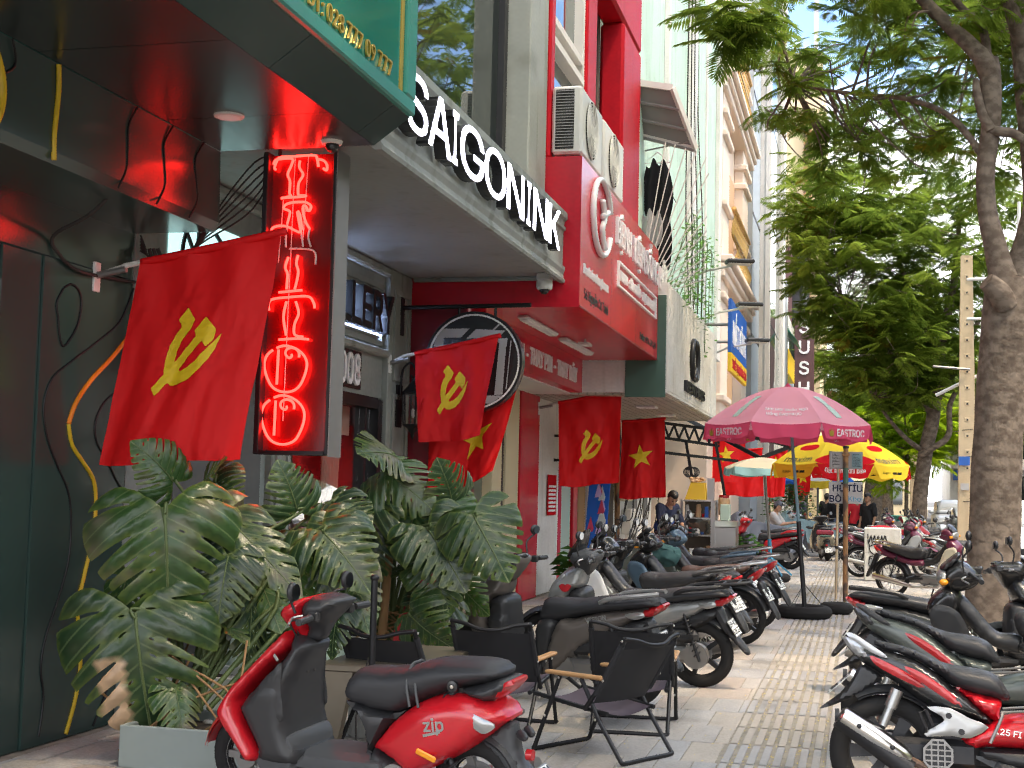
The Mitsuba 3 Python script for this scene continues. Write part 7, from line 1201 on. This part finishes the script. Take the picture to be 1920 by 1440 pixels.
planter('narrow planter box against the dark wall panel', -4.35, -3.75, 8.3, 8.9, .26)
k = thing('mint_cabinet', 'mint green panelled cabinet behind the red scooter', 'cabinet'); part(k, 'body', rbox(-4.25, -3.55, 8.95, 9.5, 0, .76, .01), 'mint_tile'); part(k, 'top', rbox(-4.3, -3.5, 8.9, 9.55, .762, .80, .01), 'mint_tile'); part(k, 'panel_moulding', prism(Polygon([(-4.2, .1), (-3.6, .1), (-3.6, .68), (-4.2, .68)], [[(-4.16, .14), (-4.16, .64), (-3.64, .64), (-3.64, .14)]]), 8.93, 8.948, 1), 'mint_tile')
for i, (x, y, lab) in enumerate(((-3.95, 9.2, 'left faceted mint vase on the mint cabinet'), (-3.62, 9.25, 'right faceted mint vase on the mint cabinet'))):
    k = thing('faceted_vase', lab, 'vase', 'faceted vases on the cabinet'); part(k, 'vase', mv(lathe([(0, 0), (.10, 0), (.16, .18), (.13, .34), (.115, .34), (0, .30)], 6), (x, y, .802), .3), 'mint_tile')
k = thing('metal_bench', 'bronze metal bench with flat tapered legs behind the red scooter', 'bench'); part(k, 'top', rbox(-2.98, -2.35, 7.45, 8.6, .46, .50, .006), 'gold_brown' if False else 'bench_metal'); part(k, 'leg', hull([(x, y, z) for z, a in ((0, .08), (.46, .14)) for x in (-2.98, -2.98+a*1.6) for y in (7.45, 7.52)]), 'bench_metal'); part(k, 'leg', hull([(x, y, z) for z, a in ((0, .08), (.46, .14)) for x in (-2.98, -2.98+a*1.6) for y in (8.5, 8.57)]), 'bench_metal')
k = thing('concrete_base', 'short round concrete parasol base behind the red scooter', 'base'); part(k, 'block', mv(lathe([(0, 0), (.16, 0), (.165, .01), (.165, .19), (.155, .20), (0, .20)], 28), (-2.86, 8.15, 0)), 'concrete_light', 40); part(k, 'socket', mv(lathe([(.02, .2), (.03, .2), (.03, .26), (.02, .26)], 12), (-2.86, 8.15, 0)), 'dark_metal', 40)
k = thing('patio_post', 'thin black steel post of a cafe parasol beside the red scooter', 'post'); part(k, 'tube', rod((-2.50, 7.05, 0), (-2.50, 7.05, 1.02), .018, 12), 'frame_black', 40); part(k, 'foot', rbox(-2.68, -2.32, 6.9, 7.2, 0, .02, .004), 'frame_black'); part(k, 'cap', mv(ball((0, 0, 0), (.024, .024, .02), 8), (-2.5, 7.05, 1.02)), 'frame_black', True); part(k, 'cable', tube(crv([(-2.52, 7.05, .6), (-2.56, 7.0, .3), (-2.54, 7.0, .05)], 5, False), .006, 5), 'cable_dark')
k = thing('red_panel_sign', 'small red notice with a white grid stuck on the white door panel', 'notice'); part(k, 'sheet', box(-4.48, -4.475, 20.15, 20.75, 1.15, 1.75), 'umb_red'); part(k, 'grid', cat(*[box(-4.474, -4.472, 20.2, 20.7, 1.2+.06*i, 1.235+.06*i) for i in range(7)]), 'white_sign')
k = thing('cream_jar', 'squat cream ceramic jar behind the parked scooters', 'jar'); part(k, 'jar', mv(lathe([(0, 0), (.18, 0), (.26, .2), (.24, .42), (.17, .5), (.15, .5), (0, .46)], 24), (-3.7, 13.0, .35)), 'jar_glaze', 40); part(k, 'stand', rbox(-3.95, -3.45, 12.75, 13.25, 0, .348, .01), 'dark_stone')
k = thing('red_plaque', 'red cut out plaque standing in the pale planter box', 'plaque'); part(k, 'board', prism(Polygon(crv([(-3.20, .25), (-3.05, .28), (-3.0, .5), (-3.08, .62), (-3.2, .55)], 4), [[(-3.13, .42), (-3.10, .48), (-3.07, .44), (-3.10, .40)]]), 9.5, 9.52, 1), 'red_paint')
# ================================================================== folding chairs
def chair(lab, x, y, yaw):
    k = thing('folding_chair', lab, 'chair', 'black canvas folding chairs'); W = lambda m: mv(m, (x, y, 0), math.radians(yaw))
    for s in (1, -1):
        X = s*.255
        part(k, 'armrest', W(rbox(X-.026, X+.026, -.12, .30, .455, .477, .008)), 'arm_wood')
        part(k, 'front_leg', W(tube([(X, .20, .45), (X, .30, .22), (X, .385, .02)], .0125, 8)), 'frame_black', 40); part(k, 'rear_leg', W(tube([(X*.93, .06, .45), (X*.93, -.08, .22), (X*.93, -.235, .02)], .0125, 8)), 'frame_black', 40)
        part(k, 'seat_rail', W(tube([(X*.86, -.12, .265), (X*.86, .42, .325)], .0135, 8)), 'frame_black', 40); part(k, 'back_post', W(tube([(X*.98, .02, .28), (X*.98, -.12, .46), (X*.98, -.26, .70)], .0140, 8)), 'frame_black', 40); part(k, 'arm_brace', W(bar((X*.98, -.10, .455), (X*.98, -.12, .45), .02, .03)), 'dark_metal')
        part(k, 'rivet', W(cat(*[ball((X*1.0+s*.014, a, b), (.006, .008, .008), 5) for a, b in ((.20, .44), (.06, .44), (-.07, .235), (.30, .215), (-.12, .455), (-.25, .685))])), 'chrome')
    part(k, 'front_foot_bar', W(tube(crv([(-.255, .383, .025), (-.235, .392, .013), (0, .392, .013), (.235, .392, .013), (.255, .383, .025)], 4, False), .0125, 8)), 'frame_black', 40); part(k, 'rear_foot_bar', W(tube(crv([(-.237, -.233, .025), (-.217, -.242, .013), (0, -.242, .013), (.217, -.242, .013), (.237, -.233, .025)], 4, False), .0125, 8)), 'frame_black', 40)
    part(k, 'top_bar', W(tube(crv([(-.25, -.258, .695), (-.16, -.275, .682), (-.06, -.30, .655), (.06, -.30, .655), (.16, -.275, .682), (.25, -.258, .695)], 6, False), .0125, 8)), 'frame_black', True)
    part(k, 'seat_cloth', W(grid(lambda u, v: np.stack([(u-.5)*.43, -.10+.50*v, .272+.055*v-.035*np.sin(math.pi*u)-.0*v], 1), 12, 12)), 'canvas_plum', True); part(k, 'back_cloth', W(grid(lambda u, v: np.stack([(u-.5)*.49, -.035-.20*v-.035*np.sin(math.pi*u), .32+.315*v], 1), 14, 10)), 'canvas_black', True)
    [part(k, 'cloth_sleeve', W(tube([(s*.25, -.06, .37), (s*.25, -.235, .655)], .019, 8)), 'canvas_black', 40) for s in (1, -1)]
chair('black folding chair in front with a plum canvas seat, turned sideways', -1.36, 8.02, 62); chair('black folding chair seen from behind, just behind the sideways chair', -1.40, 8.95, 4)
chair('black folding chair behind the red scooter saddle', -2.17, 8.55, -3); chair('black folding chair beside the thin black post', -2.62, 7.85, -12)
# ================================================================== motorbikes
prep('classic', model_classic()); prep('scooter', model_scooter('59-T1', '667.91', 'VISION')); prep('scooter_shield', model_scooter('59-K1', '628.37', None, True, True)); prep('underbone', model_underbone('59-S2', '442.03')); prep('underbone_alloy', model_underbone('59-P1', '318.90', 'five')); prep('sport', model_sport('59-C2', '407.85')); prep('sport_grey', model_sport('59-D1', '233.64', False, 'black_plastic', False))
bike('classic', 'glossy red city scooter in front with a black saddle and black leg shield', -2.17, 6.16, 170, cset('red_paint'), 4, sc=.98)
b1 = bike('scooter', 'matte bronze scooter with a wide black saddle behind the folding chairs', -2.15, 10.0, 167, cset('bronze_paint', rail='grey_paint'), 5)
bike('scooter_shield', 'grey scooter with a dark windshield and a red kiss sticker', -1.80, 11.15, 172, cset('grey_paint', 'grey_plastic', rail='dark_metal'), 5)
bike('underbone', 'black underbone motorbike with wire spokes and a red and white tail lamp', -1.95, 12.95, 167, cset('black_gloss', 'white_paint', rail='black_plastic'), 5)
bike('underbone_alloy', 'motorbike with a brown saddle and silver tail rail', -1.75, 14.45, 167, cset('black_gloss', 'blue_paint', 'seat_brown', 'silver_paint'), 5)
bike('underbone', 'blue grey motorbike with a slanted white plate past the brown saddle', -1.72, 16.3, 165, cset('blue_paint', 'slate_paint', rail='alloy'), 5)
bike('scooter', 'black scooter with big mirrors in front of the food cart', -2.05, 17.6, 171, cset('black_gloss', rail='blue_paint'), 5)
bike('underbone_alloy', 'brown and bronze motorbike nearest the food cart', -2.2, 19.3, 169, cset('bronze_paint', 'bronze_paint', rail='bronze_paint'), 5)
bike('scooter', 'black scooter squeezed between the brown saddle and the wire spokes', -1.95, 13.7, 169, cset('black_gloss', rail='grey_paint'), 5, drop=('side_badge',))
bike('sport_grey', 'dark motorbike just past the brown saddle', -1.9, 15.4, 167, cset('slate_paint', 'black_gloss', rail='black_plastic', accent='grey_paint'), 5)
bike('underbone', 'black underbone beside the teal raincoat, farther along the left row', -1.95, 18.45, 170, cset('black_gloss', 'grey_paint', rail='alloy'), 5)
bike('scooter', 'shiny dark red scooter parked beyond the blue tripod', -1.98, 29.8, 172, cset('red_paint', 'red_paint', rail='red_paint'), 4, drop=('side_badge',))
bike('classic', 'cream scooter with a red band seen from behind', -.80, 34.9, 98, cset('cream_paint'), 4, drop=('side_badge', 'shield_badge'), sc=1.05)
vb = thing('scooter_box', 'red top trim and green cap on the back of the cream scooter', 'box'); part(vb, 'band', rbox(-.98, -.58, 33.95, 34.2, .62, .74, .03), 'dark_red_paint'); part(vb, 'cap', ball((-.78, 33.93, .60), (.15, .03, .03), 8), 'green_fade', True)
for i, (x, y, yaw, lab, m, w) in enumerate(((-2.15, 31.4, 172, 'dark grey cloth draped over a parked motorbike', 'tarp_grey', 1.0), (-1.35, 36.8, 168, 'pale blue cloth draped over a parked motorbike', 'tarp_blue', 1.0))):
    bike(('underbone_alloy', 'underbone')[i], ('motorbike under the dark grey cloth cover', 'motorbike under the pale blue cloth cover')[i], x, y, yaw, cset('silver_paint'), 4, drop=('mirror',))
    def cov(u, v):
        s = (u-.5)*2.0; q = (v-.5)*2
        top = .92-.16*np.clip(-s, 0, 1)+.22*np.exp(-((s-.45)/.22)**2)-.10*np.clip(s-.7, 0, 1)
        hw = .16+.16*np.exp(-((s-.4)/.2)**2)+.30*np.abs(q)**2.2
        z = top*(1-.62*np.abs(q)**1.7)+.03*np.sin(s*14+q*3)*np.abs(q); return np.stack([s*1.02, np.sign(q)*hw*np.abs(q)**.7+.035*np.sin(s*17)*q, z], 1)
    k = thing('bike_cover', lab, 'cover', 'cloth covers over motorbikes'); part(k, 'cloth', mv(grid(cov, 60, 40), (x, y, .02), math.radians(yaw)), m, True)
for i, (x, y, c, lab) in enumerate(((-1.3, 39.2, 'silver_paint', 'silver scooter beyond the pale blue cover'), (-1.5, 41.0, 'red_paint', 'red scooter under the blue and yellow parasol'), (-1.45, 42.6, 'black_gloss', 'black scooter at the far end of the left row'))): bike('scooter', lab, x, y, 176, cset(c), 4)
# right hand row
bike('sport', 'red and black motorbike in front on the right with a chrome silencer', .76, 7.12, 2, cset('red_paint', 'black_gloss', rail='silver_paint', accent='red_lens'), 5)
bike('sport_grey', 'grey green motorbike with a long black saddle behind the red and black one', .84, 8.45, -3, cset('slate_paint', 'slate_paint', rail='black_plastic', accent='red_lens'), 5, sc=1.05)
bike('scooter', 'black scooter with a high tail rack on the right of the tactile strip', .80, 11.2, 4, cset('black_gloss', 'black_gloss', rail='black_plastic'), 5)
bike('underbone', 'black motorbike with a chrome headlamp facing the pavement', 1.02, 10.0, 176, cset('black_gloss', 'black_plastic', rail='dark_metal'), 5)
bike('scooter_shield', 'black scooter half hidden behind the big trunk', 1.75, 11.6, 185, cset('black_gloss', 'black_gloss', 'seat_black'), 5)
bike('scooter', 'dark scooter with red grips at the right edge', 2.05, 8.5, 170, cset('slate_paint', 'slate_paint'), 5)
bike('underbone', 'cream and maroon vintage motorbike turned towards the road', 1.05, 22.3, -28, cset('maroon_paint', 'cream_paint', rail='chrome'), -5)
bike('underbone', 'maroon motorbike standing behind the graffiti cabinet', .62, 27.8, 0, cset('maroon_paint', 'grey_paint', rail='chrome'), 5)
for i, (x, y, md, c, lab) in enumerate(((.75, 29.6, 'scooter', 'slate_paint', 'grey scooter behind the graffiti cabinet'), (.8, 31.4, 'underbone_alloy', 'dark_red_paint', 'motorbike with lilac and red cloth over its saddle'), (1.0, 33.4, 'scooter', 'red_paint', 'red scooter draped with a mint green raincoat'), (1.1, 35.3, 'underbone', 'black_gloss', 'black motorbike left of the slim trunk'), (.9, 40.2, 'scooter', 'red_paint', 'red scooter beyond the slim trunk'), (1.1, 42.4, 'scooter_shield', 'grey_paint', 'grey scooter with a windshield far down the right row'), (1.2, 45, 'scooter', 'black_gloss', 'farthest black scooter of the right row'), (2.0, 25.5, 'underbone', 'silver_paint', 'silver motorbike by the foot of the utility pole'))): bike(md, lab, x, y, (4, -4, 8, 0, 6, 178, 3, -20)[i], cset(c, c, rail='chrome'), 5)
for i, (x, y, md, c, lab) in enumerate(((2.1, 28.5, 'scooter', 'white_paint', 'white scooter by the kerb behind the vintage motorbike'), (2.0, 36.5, 'underbone', 'slate_paint', 'grey motorbike by the kerb near the slim trunk'), (.35, 34.4, 'underbone', 'maroon_paint', 'maroon motorbike close to the tactile strip'), (.4, 37, 'scooter', 'cream_paint', 'cream scooter close to the tactile strip'), (2.2, 41.5, 'scooter', 'silver_paint', 'silver scooter by the kerb beyond the slim trunk'), (.6, 48.5, 'scooter', 'maroon_paint', 'maroon scooter at the far end of the right row'))): bike(md, lab, x, y, (10, 5, -5, 2, 0, 6)[i], cset(c, c, rail='chrome'), 5)
k = thing('draped_cloth', 'lilac cloth with a red edge laid over a motorbike saddle', 'cloth', 'cloths laid on saddles'); part(k, 'cloth', grid(lambda u, v: np.stack([.15+.8*u, 31.4+.34*(v-.5), .84+.05*np.sin(u*5)-.5*(v-.5)**2], 1), 14, 8), 'lilac_cloth', True); part(k, 'edge', grid(lambda u, v: np.stack([.25+.75*u, 31.42+.30*(v-.5), .90+.04*np.sin(u*5)-.45*(v-.5)**2], 1), 14, 8), 'red_cloth', True)
k = thing('draped_cloth', 'mint green raincoat hanging over the red scooter', 'cloth', 'cloths laid on saddles'); part(k, 'cloth', grid(lambda u, v: np.stack([.95+.35*u+.04*np.sin(v*7), 33.1+.1*np.sin(u*6), 1.12-.55*v], 1), 12, 12), 'mint_cloth', True)
k = thing('green_basin', 'turquoise plastic basin on the pavement behind the motorbikes', 'basin'); part(k, 'basin', mv(lathe([(0, 0), (.2, 0), (.32, .16), (.34, .16), (.33, .18), (.3, .15), (0, .02)], 24), (1.0, 44, .85)), 'teal_frame', 40); part(k, 'stand', rbox(.75, 1.25, 43.8, 44.2, 0, .85, .01), 'dull_alloy')
k = thing('bag', 'black plastic bag hanging on the handlebar of a motorbike', 'bag'); part(k, 'bag', blob([((1.05, 31.2, .95), .12), ((1.1, 31.2, .78), .16)] and [(((1.05, 31.2, .98), .10), ((1.1, 31.2, .80), .16))], .05), 'dark_cloth', True)
k = thing('raincoat', 'crumpled teal raincoat tucked on the blue grey motorbike', 'raincoat'); part(k, 'cloth', (lambda m: (m[0]+(meshkit.fbm(m[0]*14, 3)[:, None]-.5)*.10, m[1]))(blob([((-2.28, 15.9, .88), .09), ((-2.1, 15.85, .80), .12)] and [(((-2.32, 15.9, .90), .09), ((-2.08, 15.85, .80), .12))], .03)), 'teal_cloth', True)
k = thing('chrome_mirror', 'big round chrome mirror standing up from the black motorbike', 'mirror') if False else None
kl = thing('kiss_sticker', 'red kiss mark sticker on the grey scooter', 'sticker'); kb_ = crv([(-.05, .01), (-.02, .03), (0, .02), (.02, .03), (.05, .01), (.02, -.03), (-.02, -.03)], 4); put(numbered(kl+'__mark'), prism([(-2.27+x, .74+z) for x, z in kb_], 10.925, 10.935, 1), 'red_lens')
# ================================================================== cars along the kerb
def car(lab, x, y, yaw, m, suv=False):
    k = thing('parked_car', lab, 'car', 'cars parked along the kerb'); W = lambda q: mv(q, (x, y, -.13), math.radians(yaw)); h = .16 if suv else 0
    body = [(-2.15, .35), (-2.2, .60), (-2.12, .92+h), (-1.2, .98+h), (.85, .95+h), (1.9, .80+h*.7), (2.15, .62), (2.18, .38), (1.9, .28), (-1.9, .28)]
    part(k, 'body', W(puff(body, .86, .16, .10, .78, n=4)), m, True)
    gh = [(-1.95 if suv else -1.7, .92+h), (-1.75 if suv else -1.2, 1.42+h), (-.9, 1.50+h), (.1, 1.47+h), (.95, .95+h)]
    part(k, 'cabin', W(puff(gh, lambda X, Z: .80-.16*np.clip((Z-.95-h)/.5, 0, 1), .12, .08, .8, n=4)), m, True); gw = [(-1.75 if suv else -1.5, .98+h), (-1.6 if suv else -1.12, 1.36+h), (-.9, 1.43+h), (.08, 1.40+h), (.78, .98+h)]
    part(k, 'side_window', W(both(puff(gw, .03, .04, .10, .4, y=.725, n=3))), 'dark_glass', True)
    for s, a in ((1, ((.95, .99+h), (.12, 1.46+h))), (-1, ((-1.78 if not suv else -2.0, 1.0+h), (-1.22 if not suv else -1.78, 1.42+h)))): part(k, 'windscreen' if s > 0 else 'rear_window', W(hull([(a[0][0]+.03*s, q*.70, a[0][1]) for q in (-1, 1)]+[(a[1][0]+.03*s, q*.58, a[1][1]-.03) for q in (-1, 1)]+[(a[0][0]-.05*s, q*.70, a[0][1]) for q in (-1, 1)])), 'dark_glass')
    for X in (-1.3, 1.35):
        for s in (1, -1): part(k, 'wheel', W(mv(cat(disc(.32, .2), disc(.21, .212)), (X, s*.77, .32))), 'tyre', 40); part(k, 'hub_cap', W(mv(disc(.20, .222), (X, s*.77, .32))), 'alloy', 40)
    for s in (1, -1): part(k, 'headlight', W(ball((2.05, s*.62, .68+h*.6), (.12, .18, .07), 8)), 'clear_lens', True); part(k, 'tail_light', W(ball((-2.12, s*.68, .80+h), (.08, .12, .10), 8)), 'red_lens', True); part(k, 'side_mirror', W(ball((.72, s*.98, 1.02+h), (.07, .12, .08), 8)), m, True)
    part(k, 'bumper', W(rbox(2.10, 2.24, -.75, .75, .3, .5, .05)), 'black_plastic'); part(k, 'grille', W(rbox(2.14, 2.2, -.4, .4, .52, .66, .02)), 'black_gloss'); part(k, 'plate', W(box(2.242, 2.248, -.2, .2, .36, .48)), 'plate_white')
car('silver sport utility car parked along the kerb, farthest in view', 3.85, 60, -90, 'silver_paint', True); car('white car parked along the kerb in front of the silver one', 3.42, 42.5, -90, 'white_paint'); car('white car parked along the kerb half hidden by the utility pole', 3.55, 33.5, -90, 'white_paint', True); car('white car parked along the kerb right of the big trunk', 3.7, 24, -90, 'white_paint')
car('grey car passing on the far side of the street', 9.5, 95, -90, 'grey_paint')
# buildings closing the street at the far right
k = thing('corner_house', 'white house front with a balcony facing down the street', 'building'); part(k, 'wall', box(7.2, 16, 118, 130, -.2, 15), 'white_wall')
for i in range(4):
    for z in (1, 5, 9): part(k, 'window', box(7.8+2.1*i, 9.2+2.1*i, 117.9, 118, z, z+2.6), 'dark_glass')
part(k, 'balcony', box(7.2, 16, 117, 117.95, 4.1, 4.5), 'white_metal'); part(k, 'shop_board', box(7.4, 12, 117.5, 117.95, 3.2, 4.0), 'blue_sign')
k = thing('corner_house', 'pale house front beside the white one at the end of the street', 'building'); part(k, 'wall', box(-1.5, 6.9, 150, 160, -.2, 13), 'cream_wall')
for i in range(4):
    for z in (1, 5, 9): part(k, 'window', box(-.8+2*i, .4+2*i, 149.9, 150, z, z+2.4), 'dark_glass')
